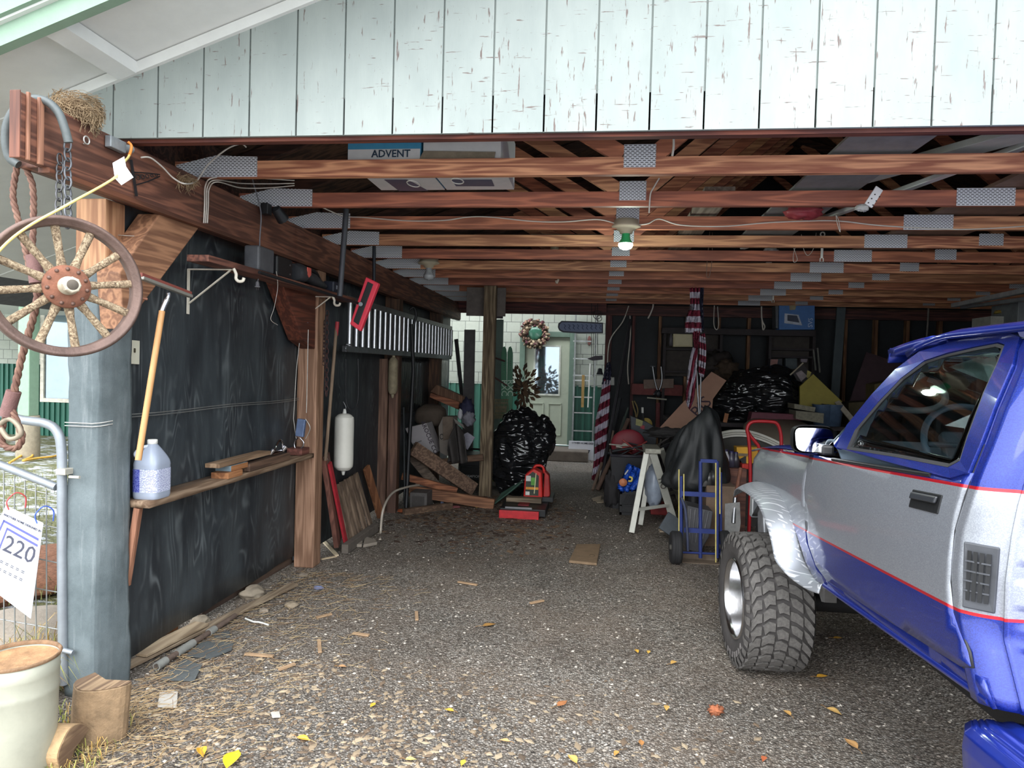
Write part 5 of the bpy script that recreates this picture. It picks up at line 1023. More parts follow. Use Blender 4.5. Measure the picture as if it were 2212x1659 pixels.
# bed with step side
b=MB(); b.poly([TPt(-2.145,.69,.02),TPt(-3.6,.78,.02),TPt(-3.6,.78,WD-.02),TPt(-2.145,.69,WD-.02)],(0,0,.03)); obj('bed_floor',b,BLUE,trk,bev=.004)
def stepf(u,v):
    s=-2.03-1.4*u; z=.745+.065*u*1.4; 
    P_=[(.16,.0),(-.0,.006),(-.045,.0),(-.062,-.015),(-.066,-.05),(-.062,-.10),(-.03,-.12)]
    t=v*(len(P_)-1); i=min(int(t),len(P_)-2); f=t-i; w=P_[i][0]*(1-f)+P_[i+1][0]*f; dz=P_[i][1]*(1-f)+P_[i+1][1]*f
    if i<2 : dz+=.004*math.sin(v*90)
    k=min(1,(u*1.3+.004)/.05)**.5; return TPt(s,z+dz*(.5+.5*k),.07+(w-.07)*(.72+.28*k))
b=MB(); b.grid(stepf,30,60); obj('side_step',b,BLUE,trk,solid=.006)
# ================= overhead: stored things, fixtures, cables =================
# cartons on the trusses
def carton(name,label,x0,x1,y0,y1,z0,z1,m,grp=None):
    t=thing(name,label,'box',((x0+x1)/2,(y0+y1)/2,z0),grp); b=MB(); b.bb((x0,y0,z0),(x1,y1,z1)); obj('carton',b,m,t,bev=.003); return t
zt=2.712
A=aY(751,330,3.64); B_=aY(910,330,3.64)
CB=plain((186,168,136),.85,0,.12,.1); CWH=plain((206,206,206),.7,0,.06,.05)
xa,xb=aY(751,330,3.60).x,aY(909,330,3.60).x
t=carton('speaker_carton','blue-topped speaker carton lettered ADVENT lying on the first two trusses',xa,xb,3.60,4.2,2.716,2.98,plain((66,146,186),.6,0,.08,.05))
b=MB(); b.bb((xa+.003,3.597,2.713),(xb-.003,3.5995,2.775)); obj('white_band',b,CWH,t); b=MB(); b.text('ADVENT',((xa+xb)/2+.04,3.594,2.748),(1,0,0),(0,0,1),.055,.001,bold=True); obj('lettering',b,plain((40,60,80),.5),t)
b=MB(); b.bb((xa,3.62,2.7095),(xb,4.19,2.7155)); obj('white_underside',b,CWH,t)
P=lambda x,y,z=2.708:aZ(x,y,z)
b=MB(); b.poly([P(830,388),(P(880,388)),P(925,412),P(862,412)],(0,0,-.0015)); obj('cabinet_picture',b,plain((84,84,104),.5,0,.1,0),t)
for k,(x,y) in enumerate(((893,397),)): b=MB(); c=P(x,y,2.7055); b.tube([c+V((math.cos(a)*.035,math.sin(a)*.035*2,0)) for a in [2*math.pi*i/18 for i in range(18)]],.004,5,closed=True); obj('speaker_picture',b,WHT,t)
xa,xb=aY(914,330,3.60).x,aY(1082,330,3.60).x
t=carton('speaker_carton','white speaker carton with a loose brown flap beside the blue carton on the trusses',xa,xb,3.60,4.2,2.716,2.99,CWH)
b=MB(); q=[aY(x,y,3.59) for x,y in((915,326),(1070,328),(1066,351),(905,345))]; b.poly(q,(0,.004,0)); obj('flap',b,plain((134,122,104),.85),t)
b=MB(); b.bb((xa,3.62,2.7095),(xb,4.19,2.7155)); obj('white_underside',b,CWH,t)
b=MB(); b.poly([P(975,388),P(1062,388),P(1068,402),P(985,402)],(0,0,-.0015)); obj('cabinet_picture',b,plain((84,92,112),.5,0,.1,0),t)
for x in(988,): b=MB(); c=P(x,391,2.7055); b.tube([c+V((math.cos(a)*.035,math.sin(a)*.06,0)) for a in [2*math.pi*i/18 for i in range(18)]],.004,5,closed=True); obj('speaker_picture',b,WHT,t)
# loose boards on the trusses (label, two ends x, y-range, z)
def ovb(label,pts,th,m,z=2.716,name='stored_board',cat='board'):
    b=MB(); b.poly([aZ(x,y,z) for x,y in pts],(0,0,th)); return one(name,label,cat,b,m)
GP=plain((112,112,110),.8,0,.12,.1)
b=MB(); b.bb((1.12,3.30,2.722),(1.50,5.9,2.735)); one('grey_sheet','broad grey sheet lying across the trusses right of centre','board',b,plain((120,120,118),.8,0,.15,.1))
b=MB(); b.bar((2.02,3.2,2.75),(1.20,4.6,2.76),.17,.035); one('stored_board','grey-painted board with a bare orange edge stored slanting over the trusses','board',b,plain((150,152,144),.75,0,.1,.1),bev=.003)
for i,(x0,x1,y0,y1,l) in enumerate(((.62,.66,4.0,6.9,'short grey plank end lying over the third truss left of centre'),)):
    b=MB(); b.bb((-.45,5.1,2.715),(.05,5.35,2.745)); one('stored_board',l,'board',b,GREYX)
b=MB(); b.bb((-.58,5.75,2.715),(.02,6.0,2.745)); one('stored_board','grey plank lying over the fourth truss left of the bulb','board',b,GREYX)
b=MB(); b.bb((2.2,3.4,2.72),(2.75,7.6,2.74)); one('brown_sheet','brown sheet of plywood stored on the right part of the trusses','board',b,plain((122,96,80),.8,0,.2,.1))
b=MB(); b.bb((.62,4.3,2.72),(.80,6.8,2.75)); one('stored_board','narrow grey board stored along the trusses just right of the centre plates','board',b,wood((128,116,104),(92,80,70),'y',14,.8,.2))
b=MB(); b.bar((2.12,3.25,2.76),(1.25,6.3,2.735),.05,.03); t=one('curtain_rail','long white metal rail stored diagonally over the trusses on the right','rail',b,plain((200,202,200),.4,.3,.05,0),bev=.006)
# dangling white pull brackets
def hang(x,y0,y1,Y,label,loop=True):
    t=thing('pull_handle',label,'handle',tuple(aY(x,y0,Y)),'white pull handles hanging from the trusses')
    b=MB(); b.bar(aY(x,y0+ (y1-y0)*.2,Y),aY(x-2,y1-8,Y),.012,.02,(1,0,0)); obj('arm',b,WHT,t,bev=.003)
    b=MB(); c=aY(x,y0+6,Y); b.tube([c+V((math.cos(a)*.018,0,math.sin(a)*.018)) for a in [2*math.pi*i/14 for i in range(14)]],.006,6,closed=True); obj('eye',b,WHT,t)
    b=MB(); e=aY(x-2,y1-6,Y); b.tube([e+V((-.012,0,.01)),e+V((-.014,0,-.02)),e+V((.014,0,-.02)),e+V((.012,0,.01))],.005,6); obj('claw',b,WHT,t); return t
hang(1777,500,566,6.2,'white pull handle hanging from the fourth truss on the right')
hang(1672,600,656,9.3,'white pull handle hanging from a rear truss above the blue box')
t=thing('shelf_bracket','white perforated metal bracket dangling from the second truss on the right','bracket',tuple(aY(1885,430,4.1)))
b=MB(); b.poly(PY([(1893,401),(1908,411),(1884,449),(1868,440)],4.08),(0,.012,0)); obj('plate',b,plain((226,226,226),.4,0,.03,0),t,bev=.002)
for k in range(6): b=MB(); c=aY(1878+ (k//2)*7+ (k%2)*10-2,438-(k//2)*9+(k%2)*5,4.077); b.box(c,(.006,.004,.006)); obj('hole',b,BLK,t)
b=MB(); b.blob(aY(1862,449,4.08),(.035,.02,.02),.5,5.,3); obj('torn_end',b,plain((190,190,186),.6),t)
def cord(name,label,px,Y,r=.0025,m=None):
    b=MB(); b.tube(spline(PY(px,Y),6),r,5); return one(name,label,'cord',b,m or CW)
cord('wire_loop','thin white cord looped below the third truss by the white shroud',[(1700,505),(1712,530),(1722,560),(1714,565),(1716,540),(1732,512)],6.2)
cord('wire_loop','second thin white cord curving under the fourth truss on the right',[(1731,506),(1735,535),(1745,552),(1758,535),(1763,503)],6.25)
cord('wire_loop','small white wire loop hanging in front of the third truss right of centre',[(1806,465),(1808,480),(1815,502),(1812,478),(1807,466)],4.88)
cord('wire_loop','thin brown cord loop hanging far down from the trusses beside the flag',[(1533,500),(1530,540),(1526,590),(1532,598),(1538,560),(1539,502)],6.4,.003,plain((120,100,88),.8))
cord('dangling_wire','white loop of cord hanging from the first truss right of centre, upper piece',[(1455,295),(1455,318),(1452,337)],3.45,.006)
cord('dangling_wire','white cord continuing behind the second truss right of centre',[(1424,385),(1412,405),(1405,420),(1402,460)],4.2,.005)
cord('dangling_wire','short white cable end curling down at the rear beam',[(1411,645),(1410,665),(1400,688)],10.4,.012)
cord('dangling_wire','long white cord slanting from the rear beam to the left stud',[(1358,661),(1345,695),(1318,735),(1312,790)],10.68,.010)
cord('dangling_wire','white cord hanging down beside the second rear stud',[(1360,668),(1362,720),(1356,790),(1358,830)],10.685,.010)
cord('dangling_wire','long white cord hanging on the right rear studs behind the truck',[(1822,652),(1818,700),(1814,780),(1813,840)],10.66,.010)
cord('dangling_wire','frayed pale cord hanging on the far right rear studs',[(2006,655),(2004,700),(2000,745)],10.5,.014,plain((130,126,120),.9))
cord('dangling_wire','white looped cord hanging left of the blue box',[(1645,662),(1646,690),(1652,705),(1648,712),(1646,690)],10.3,.010)
cord('dangling_wire','thin white cords hanging above the left bookcase',[(1543,660),(1542,700),(1548,712),(1552,700),(1550,662)],10.35,.008)
for x,y in((1204,596),): 
    b=MB(); b.tube(spline(PY([(1203,582),(1200,592),(1206,600),(1203,612),(1201,606)],7.7),5),.012,7); one('twisted_rag','knotted pale rope end hanging from a middle truss left of centre','rope',b,plain((190,176,160),.9))
b=MB(); b.blob(aY(1198,538,6.95),(.04,.03,.03),.5,5.,6); one('cobweb_clump','small pale clump stuck under the fifth truss','clump',b,plain((190,176,150),.9))
b=MB(); b.blob(aY(1665,540,6.9),(.06,.03,.025),.6,5.,9); one('white_rag','scrap of white cloth caught on the fifth truss right of centre','rag',b,plain((200,200,200),.9))
b=MB(); b.bb(aY(1655,566,7.7),aY(1667,580,7.7)+V((0,.03,0))); one('white_junction','small white electrical box on a middle truss right of centre','electrical box',b,WHT,bev=.003)
# reddish bag and hose over the third truss
b=MB(); b.blob(aY(1735,459,4.72),(.12,.08,.045),.3,3.,2); one('red_bag','red plastic bundle lying on top of the third truss','bag',b,plain((150,58,64),.5,0,.2,.2))
# bulbs
def bulb(name,label,x,ytop,yb,Y,gm,lit):
    t=thing(name,label,'light bulb',tuple(aY(x,ytop,Y))); c=aY(x,ytop,Y); e=aY(x,yb,Y); h=c.z-e.z
    b=MB(); b.lathe([(0,0),(h*.42,0),(h*.44,-h*.16),(h*.50,-h*.20),(h*.50,-h*.26),(h*.25,-h*.34),(h*.2,-h*.45),(0,-h*.46)],c,(0,0,1),24); obj('socket_base',b,plain((196,184,160),.5,0,.08,.05),t)
    b=MB(); b.lathe([(h*.13,-h*.45),(h*.15,-h*.62),(h*.24,-h*.78)],c,(0,0,1),20); obj('bulb_neck',b,gm,t)
    b=MB(); b.lathe([(h*.24,-h*.78),(h*.25,-h*.86),(h*.19,-h*.95),(h*.08,-h*.99),(0,-h)],c,(0,0,1),20); obj('bulb_glass',b,lit,t)
em=NT('lit_bulb'); em.b.inputs['Emission Color'].default_value=(.72,1,.80,1); em.b.inputs['Emission Strength'].default_value=4.; em=em.fin((.9,1,.92,1),.3)
bulb('bulb_fixture','lit bulb with a green collar in a cream ceramic holder under the third truss',1353,476,540,4.93,plain((44,160,96),.4,0,.05,0),em)
bulb('bulb_fixture','unlit clear bulb in a grey holder under the fifth truss left of centre',927,558,605,6.95,plain((170,174,178),.2),plain((184,188,192),.15,0,.03,0))
pl=bpy.data.lights.new('bulb_light','POINT'); pl.energy=6; pl.color=(.85,1,.88); pl.shadow_soft_size=.04; po=bpy.data.objects.new('bulb_light',pl); COL.objects.link(po); po.location=aY(1353,552,4.93)
# garage door track & cabinet at far right
b=MB(); b.bar(aY(2060,660,7.0),aY(2260,618,5.6),.05,.04); one('door_track','grey metal track hanging at the far right, upper rail','track',b,plain((150,154,156),.4,.6),bev=.004)
b=MB(); b.bar(aY(2080,664,7.1),aY(2260,640,5.6),.05,.03); one('door_track','grey metal track hanging at the far right, lower rail','track',b,plain((130,136,140),.4,.6),bev=.004)
b=MB(); q=aY(2200,652,6.3); b.bb((q.x,6.3,1.6),(q.x+.4,6.7,q.z)); one('grey_locker','tall dark grey locker at the right edge under the metal tracks','locker',b,plain((82,86,88),.6),bev=.005)
b=MB(); p0=aY(2140,683,6.5); p1=aY(2196,730,6.5); b.bb((p0.x,6.5,1.75),(p1.x,6.8,p0.z)); one('grey_carton','grey carton seen over the truck roof near the right edge','box',b,plain((116,116,108),.8))
b=MB(); e=aY(2135,712,6.7); b.blob((e.x,6.7,1.768),(.11,.1,.105),.05,2.,1); one('yellow_ball','yellow-brown ball left of the grey carton over the truck roof','ball',b,plain((146,116,66),.6))
b=MB(); b.lathe([(0,0),(.11,.0),(.10,.03),(0,.04)],aY(2178,678,6.6),(0,0,1),24); one('gold_lid','shiny golden lid on top of the grey carton','lid',b,plain((190,170,90),.25,.8))
b=MB(); z0=1.70; b.bb((3.2,6.25,1.62),(4.7,6.95,1.66)); sh=thing('storage_rack','dark rack standing beyond the truck carrying the grey carton','shelf',(3.9,6.6,0)); obj('shelf_board',b,BLK,sh)
for x,y in((3.22,6.27),(4.68,6.27),(3.22,6.93),(4.68,6.93)): b=MB(); b.box((x,y,.81),(.04,.04,1.62)); obj('leg',b,BLK,sh)
# ================= clutter =================
def slab(name,label,cat,px,Y,th,mat,group=None,bev=.003):
    b=MB(); b.poly([aY(p[0],p[1],p[2] if len(p)>2 else Y) for p in px],(0,th,0)); return one(name,label,cat,b,mat,group,bev=bev)
def pslab(name,px,Y,th,mat,par,bev=.002):
    b=MB(); b.poly([aY(x,y,Y) for x,y in px],(0,th,0)); return obj(name,b,mat,par,bev=bev)
def lean(name,label,foot,top,w,h,mat,cat='board',group=None,up=(0,0,1),bev=.004): # foot=(x,y) on ground, top=(x,y,Y)
    b=MB(); p=aZ(*foot,.0)+V((0,0,max(w,h)*.4)); b.bar(p,aY(*top),w,h,up); return one(name,label,cat,b,mat,group,bev=bev)
WB=wood((150,112,86),(104,74,56),'z',14,.75,.3); WRD=wood((138,74,60),(92,48,42),'z',12,.75,.3)
# --- left side ---
lean('leaning_board','broad brown board with a red edge leaning just right of the inner post',(730,1190),(702,985,5.42),.17,.04,wood((134,88,74),(96,60,50),'z',14,.75,.3),up=(1,.2,0))
b=MB(); b.bar(aZ(750,1186)+V((0,-.02,.03)),aY(712,1000,5.40),.02,.05,(0,1,0)); one('red_strip','thin bright red strip leaning along the edge of the brown board','strip',b,plain((168,44,54),.5))
b=MB(); b.bar(aY(727,1076,5.86),aY(702,985,5.36),.012,.035,(0,1,0)); one('white_strip','pale plastic strip leaning against the brown board beside the red edge','strip',b,plain((196,190,188),.6))
b=MB(); b.bar(aZ(693,1165)+V((0,0,.01)),aZ(728,1203)+V((0,0,.012)),.03,.012); b2=one('lath','thin pale lath on the ground in front of the inner post, upper one','lath',b,plain((206,190,160),.8,0,.1))
b=MB(); b.bar(aZ(694,1210)+V((0,0,.008)),aZ(727,1203)+V((0,0,.006)),.02,.010); one('lath','thin pale lath on the ground in front of the inner post, lower one','lath',b,plain((196,176,146),.8,0,.1))
t=thing('slat_section','leaning panel of grey-brown wooden slats beside the leaning brown board','slatted panel',tuple(aZ(780,1125)))
for k in range(5):
    f=k/4; ft=aX(757+f*46,1150-f*44,-2.12); ft.z=0; tp=aX(728+f*40,1046-f*24,-2.27); ft.x=-2.12; b=MB(); b.bar(ft+V((0,0,.03)),tp,.022,.085,(0,1,0)); obj('slat',b,wood((146,124,104),(104,86,72),'z',10,.8,.2),t,bev=.003)
b=MB(); a=aX(745,1165,-2.07); c=aX(812,1112,-2.07); b.bar((-2.07,a.y,.045),(-2.07,c.y,.045),.06,.08); obj('base_rail',b,plain((104,96,88),.9,0,.2,.4),t,bev=.006)
for i,(q,l) in enumerate((([(748,1160),(785,1163),(782,1183),(752,1183)],'grey stone slab on the gravel in front of the slatted panel'),([(788,1164),(812,1172),(815,1178),(784,1184)],'smaller grey stone slab on the gravel in front of the slatted panel'))):
    b=MB(); b.poly([aZ(x,y,.004) for x,y in q],(0,0,.03)); one('stone_slab',l,'stone',b,plain((142,132,120),.9,0,.12,.5,12.),bev=.008)
lean('leaning_board','short orange-brown board leaning behind the slatted panel',(822,1122),(791,1009,6.62),.09,.03,wood((172,118,82),(122,78,52),'z',12,.75,.2),up=(1,-.3,0))
e=aY(829,775,7.18); b=MB(); b.bb((e.x-.06,7.17,0),(e.x+.05,7.2,e.z)); one('leaning_board','tall dark brown board standing left of the wall post with the old fender','board',b,wood((142,110,92),(100,74,62),'z',14,.75,.2))
e=aY(848,772,7.22); b=MB(); b.bb((e.x-.03,7.22,0),(e.x+.07,7.25,e.z)); one('leaning_board','tall narrow board leaning close behind the tall dark board','board',b,wood((128,96,80),(90,66,56),'z',14,.75,.2))
b=MB(); b.tube(spline([aZ(821,1166),aY(822,1150,6.35),aY(828,1100,6.4),aY(848,1065,6.8),aY(880,1052,7.2),aY(905,1048,7.6)],7),.012,8); one('bent_pipe','thin white plastic pipe bent in an arch from the gravel to the pile','pipe',b,plain((190,180,166),.5,0,.06,0))
slab('firewood_plank','upper of two dark split timbers on top of the back pile','timber',[(943,831),(1003,858),(1002,878),(930,846)],8.9,.12,WB); slab('firewood_plank','lower orange-brown split timber on top of the back pile','timber',[(930,849),(992,868),(990,885),(928,858)],8.85,.12,wood((168,108,78),(116,70,52),'x',12,.75,.2))
b=MB(); b.blob(aY(931,897,8.8),(.20,.2,.145),.12,2.,3,sq=.7); one('burlap_sack','big brown-grey sack in the pile below the split timbers','sack',b,plain((92,80,70),.9,0,.15,.4,12.))
def carton2(name,label,q,Y,th,m,letters=None,lm=None):
    t=thing(name,label,'box',tuple(aY(*q[0],Y))); b=MB(); b.poly([aY(x,y,Y) for x,y in q],(0,th,0)); obj('carton',b,m,t,bev=.004); return t
t=carton2('white_carton','white carton with a strip of small dark print lying askew in the pile','xx' and [(875,925),(921,914),(944,977),(910,987),(890,958)],8.25,.3,plain((176,170,172),.8,0,.05,.05))
b=MB(); b.text('AROCUE CO',aY(927,945,8.243),aY(936,968,8.24)-aY(916,920,8.24),aY(940,945,8.24)-aY(920,952,8.24),.075,.001,bold=True); obj('lettering',b,plain((70,62,70),.7),t)
pslab('fold_line',[(892,958),(910,951),(911,953),(893,960)],8.244,.003,plain((120,116,118),.8),t,0)
t=carton2('open_carton','open brown and white carton standing in the middle of the left pile','x' and [(947,922),(956,901),(978,901),(980,975),(966,985),(950,978)],8.3,.3,plain((128,120,112),.85,0,.08,.05))
pslab('flap',[(956,900),(979,900),(976,946),(957,952)],8.28,.01,plain((112,98,86),.85),t); pslab('flap',[(979,903),(1001,918),(1004,926),(985,915)],8.28,.01,plain((130,124,118),.85),t)
b=MB(); c=aY(954,943,8.285); b.tube([c+V((math.cos(a)*.022,0,math.sin(a)*.03)) for a in [2*math.pi*i/14 for i in range(14)]],.004,5,closed=True); obj('recycle_mark',b,BLK,t)
b=MB(); b.grid(lambda u,v:aY(966+42*u,1000-85*v*math.sin(math.pi*(.1+.8*u)),8.1)+V((0,.25*(1-v)*-1*0+.06*math.sin(u*14+v*3),0)),20,12); one('grey_tarp','dark grey cloth tarp bulging in front of the open carton','tarp',b,plain((64,60,58),.8,0,.2,.2),solid=.01)
slab('bent_sheet','bent white sheet propped to the right in the left pile','panel',[(1000,938),(1010,934),(1026,945),(1010,972),(1004,966)],8.4,.01,plain((150,148,160),.7))
b=MB(); b.blob(aY(1008,885,8.7),(.09,.1,.14),.4,3.,4); t=thing('blue_jacket','crumpled navy and white jacket in the pile beside the grey plank','clothing',tuple(aY(1008,885,8.7))); obj('navy_fabric',b,plain((46,46,72),.8,0,.3,.2),t); b=MB(); b.blob(aY(1012,905,8.6),(.08,.07,.09),.4,3.,6); obj('pale_fabric',b,plain((130,128,138),.8,0,.2,.2),t); b=MB(); b.blob(aY(994,895,8.58),(.03,.03,.07),.3,3.,6); obj('white_fabric',b,plain((190,190,196),.8,0,.1,.2),t)
def timber(label,p,q,w,h,m,name='salvaged_timber'): b=MB(); b.bar(p,q,w,h); return one(name,label,'timber',b,m,bev=.005)
SG=wood((150,120,96),(102,78,62),'x',16,.8,.25); 
b=MB(); timber('wide grey-brown beam slanting down from the white carton to the ground',aY(892,968,7.75),aZ(1020,1078)+V((0,.1,.10)),.06,.17,wood((146,118,98),(100,78,64),'x',18,.8,.25))
timber('dark grey beam slanting behind the wide slanting beam',aY(890,985,8.0),aZ(948,1085)+V((0,.2,.06)),.05,.12,wood((120,104,90),(84,72,62),'x',14,.8,.2))
timber('orange-brown narrow timber sloping across the pile bottom',aY(868,1028,7.75),aZ(985,1092)+V((0,.05,.16)),.05,.08,wood((172,112,78),(118,72,50),'x',14,.8,.2))
timber('long brown timber lying almost flat along the foot of the pile',aZ(884,1088)+V((0,-.02,.16)),aZ(1068,1098)+V((0,-.02,.05)),.06,.12,wood((158,112,82),(110,74,54),'x',18,.8,.2))
timber('dusty timber lying on the ground in front of the crate',aZ(872,1112)+V((0,0,.03)),aZ(975,1098)+V((0,0,.03)),.06,.07,wood((124,100,80),(88,68,54),'x',12,.85,.3))
b=MB(); b.tube([aY(946,1000,8.2),aY(1000,992,8.2),aY(1044,988,8.22)],[.045,.04,.045],10); one('prop_log','thin bark-covered log lying level against the centre post','log',b,wood((132,104,84),(84,64,52),'x',12,.9,.3))
t=thing('grey_crate','dusty grey plastic crate at the foot of the left pile','crate',tuple(aZ(903,1100))); b=MB(); q0_=aZ(884,1100); q1_=aZ(924,1100); b.bb((q0_.x,q0_.y,0),(q1_.x,q0_.y+.3,.19)); obj('crate_body',b,plain((88,84,82),.8),t,bev=.01); b=MB(); b.bb((q0_.x+.03,q0_.y-.004,.03),(q1_.x-.03,q0_.y-.001,.15)); obj('recessed_panel',b,plain((70,66,64),.8),t)
# generator
t=thing('generator','black portable generator lettered CHAMPION behind the slanting beam','generator',tuple(aZ(1020,1075)))
g0=aY(992,1035,9.15); g1=aY(1072,1035,9.15)
b=MB(); b.bb((g0.x,9.15,.06),(g1.x-.15,9.6,.42)); obj('engine_housing',b,BTR,t,bev=.02)
b=MB(); b.text('CHAMPION',aY(1018,1029,9.142),(1,0,0),(0,0,1),.05,.001,bold=True); obj('lettering',b,plain((190,190,190),.5),t)
b=MB(); b.bb(aY(1060,1040,9.1),aY(1077,1022,9.1)+V((0,.2,0))); cp=obj('control_panel',b,plain((150,146,96),.6),t,bev=.004)
for x,y in((1065,1028),(1072,1027),(1066,1035),(1072,1034)): b=MB(); c=aY(x,y,9.097); b.cyl(c,c+V((0,.006,0)),.012,10); obj('socket',b,BLK,cp)
b=MB(); 
for x in(g0.x,g1.x-.1): b.tube([(x,9.14,.02),(x,9.14,.5),(x,9.6,.5),(x,9.6,.02)],.015,6)
b.tube([(g0.x,9.14,.26),(g1.x-.1,9.14,.26)],.015,6); b.tube([(g0.x,9.14,.02),(g1.x-.1,9.14,.02)],.015,6); b.tube([(g0.x,9.14,.5),(g1.x-.1,9.14,.5)],.015,6); obj('tube_frame',b,plain((60,62,62),.5,.4),t)
t=thing('milk_crate','grey milk crate half hidden behind the red fuel can','crate',tuple(aZ(1110,1080)))
q=aY(1097,1032,9.2); b=MB(); b.bb((q.x,9.2,.0),(q.x+.24,9.5,.32)); obj('crate_body',b,plain((84,90,92),.7),t,bev=.008)
# green poles
for k in range(7):
    b=MB(); b.cyl(aZ(1068+k*2.5,1092-k*1.5)+V((0,0,.02+k*.012)),aY(1118+k*2,1050-k*2,8.1),.011,6); one('green_stake',('outermost left','second from left','third from left','middle','third from right','second from right','outermost right')[k]+' green stake in the bundle leaning beside the fuel can','stake',b,plain((56,84,72),.6,0,.15,.1),'bundle of green stakes')
# big bag
def trashbag(name,label,cat,parts,knot=None):
    t=thing(name,label,cat,tuple(parts[0][0])); M_=NT('black_plastic_film'); nn=M_.noise(M_.co((1.5,1.5,4.5)),1.8,1.,.4,.8); n2=M_.math('ABSOLUTE',M_.math('SUBTRACT',M_.noise(M_.co((1.2,1.2,4.)),2.,1.,.4,1.),.5)); M_.bump(M_.math('ADD',nn,M_.math('MULTIPLY',n2,2.)),1.,.045); m=M_.fin((.012,.013,.015,1),.16); M_.b.inputs['Specular IOR Level'].default_value=.9
    for i,(c,r,sd_) in enumerate(parts):
        b=MB(); b.blob(c,r,.34,1.7,sd_,72,48,ridge=True); obj('bag' if i==0 else 'bag_bulge',b,m,t)
    return t
bc_=aY(1122,985,8.7)
trashbag('garbage_bag','big shiny black garbage bag standing in front of the green door','bag',[((bc_.x,8.75,.50),(.33,.32,.52),11),((aY(1168,940,8.7).x,8.72,.74),(.17,.2,.24),5)])
# fuel can
t=thing('fuel_can','red plastic fuel can with a printed label standing on boards','fuel can',tuple(aZ(1150,1080)))
Yf=7.75; RED=plain((206,40,34),.4,0,.06,.03)
b=MB(); b.poly(PY([(1130,1076),(1134,1026),(1152,1012),(1170,1022),(1172,1076)],Yf),(0,.20,0)); b2=obj('can_body',b,RED,t,bev=.015)
b=MB(); b.poly(PY([(1173,1078),(1176,1018),(1186,1028),(1188,1072)],Yf+.05),(0,.16,0)); obj('can_side',b,plain((170,32,30),.45),t,bev=.01)
b=MB(); b.tube(spline(PY([(1152,1014),(1158,1006),(1172,1008),(1176,1022)],Yf+.1),5),.016,8); obj('handle',b,RED,t)
q=PY([(1134,1070),(1137,1030),(1151,1019),(1164,1028),(1163,1071)],Yf-.004); b=MB(); b.poly(q,(0,.003,0)); lb_=obj('label_panel',b,plain((42,52,40),.5,0,.4,0,40.),t)
b=MB(); b.bb(aY(1136,1057,Yf-.006),aY(1163,1053,Yf-.006)+V((0,.002,0))); obj('orange_band',b,plain((220,150,50),.5),lb_)
b=MB(); b.bb(aY(1136,1039,Yf-.006),aY(1147,1028,Yf-.006)+V((0,.002,0))); obj('white_patch',b,plain((210,210,205),.5),lb_)
b=MB(); b.bb(aY(1147,1048,Yf-.006),aY(1158,1032,Yf-.006)+V((0,.002,0))); obj('green_patch',b,plain((90,160,60),.5),lb_)
b=MB(); b.bb(aY(1135,1069,Yf-.006),aY(1144,1062,Yf-.006)+V((0,.002,0))); obj('white_patch',b,plain((210,210,205),.5),lb_)
b=MB(); b.tube([aY(1158,1022,Yf-.012),aY(1154,1066,Yf-.012)],.006,6); obj('spout_tube',b,plain((220,214,170),.5),t)
p=aZ(1078,1118); q=aZ(1168,1122)
tb=thing('red_tool_tray','low red and black tray-like creeper on the gravel under the fuel can','tool tray',((p.x+q.x)/2,p.y+.2,0))
b=MB(); b.bb((p.x,p.y-.02,.0),(q.x-.02,p.y+.02,.085)); obj('red_front',b,plain((196,36,44),.45),tb,bev=.004)
b=MB(); b.bb((p.x,p.y+.03,.02),(q.x+.05,p.y+.62,.10)); obj('black_body',b,BTR,tb,bev=.008)
b=MB(); b.bb((p.x+.06,p.y+.025,.10),(q.x-.10,p.y+.045,.118)); obj('silver_rail',b,STL,tb)
b=MB(); b.bb((p.x+.18,p.y+.2,.10),(q.x-.15,p.y+.42,.112)); obj('red_pad',b,plain((120,26,34),.6),tb)
p=aY(1094,1082,7.66); q=aY(1170,1082,7.66); b=MB(); b.bb((p.x,7.62,.105),(q.x,7.74,.155)); one('support_plank','short grey plank carrying the red fuel can','plank',b,GREYX,bev=.004)
b=MB(); b.bb((p.x+.15,7.75,.105),(q.x+.12,8.1,.155)); one('support_board','dark board behind the short plank beneath the fuel can','board',b,BTR)
# litter
def litter(label,x,y,r,c,seed=1,name='litter',cat='litter',flat=.3): b=MB(); b.blob(aZ(x,y)+V((0,0,r*flat*.8)),(r,r*.8,r*flat),.5,3.,seed,14,10); return one(name,label,cat,b,plain(c,.7,0,.2,.2))
litter('small yellow toy-like scrap on the gravel before the centre post',1035,1096,.045,(214,178,60),2); litter('small pinkish scrap of cloth on the gravel before the pile',985,1097,.05,(120,66,70),3); litter('white crumpled scrap beside the grey crate',929,1089,.04,(200,198,196),4); litter('orange rag at the foot of the thick black pole',870,1106,.06,(170,90,52),5); litter('white scrap under the left pile near the black pole',900,1094,.04,(206,204,200),6)
b=MB(); b.bar(aZ(956,1094)+V((0,-.05,.0)),aY(958,1066,7.9),.03,.02,(0,1,0)); one('blue_strip','small blue-grey strip upright at the pile foot','strip',b,plain((110,120,150),.6))
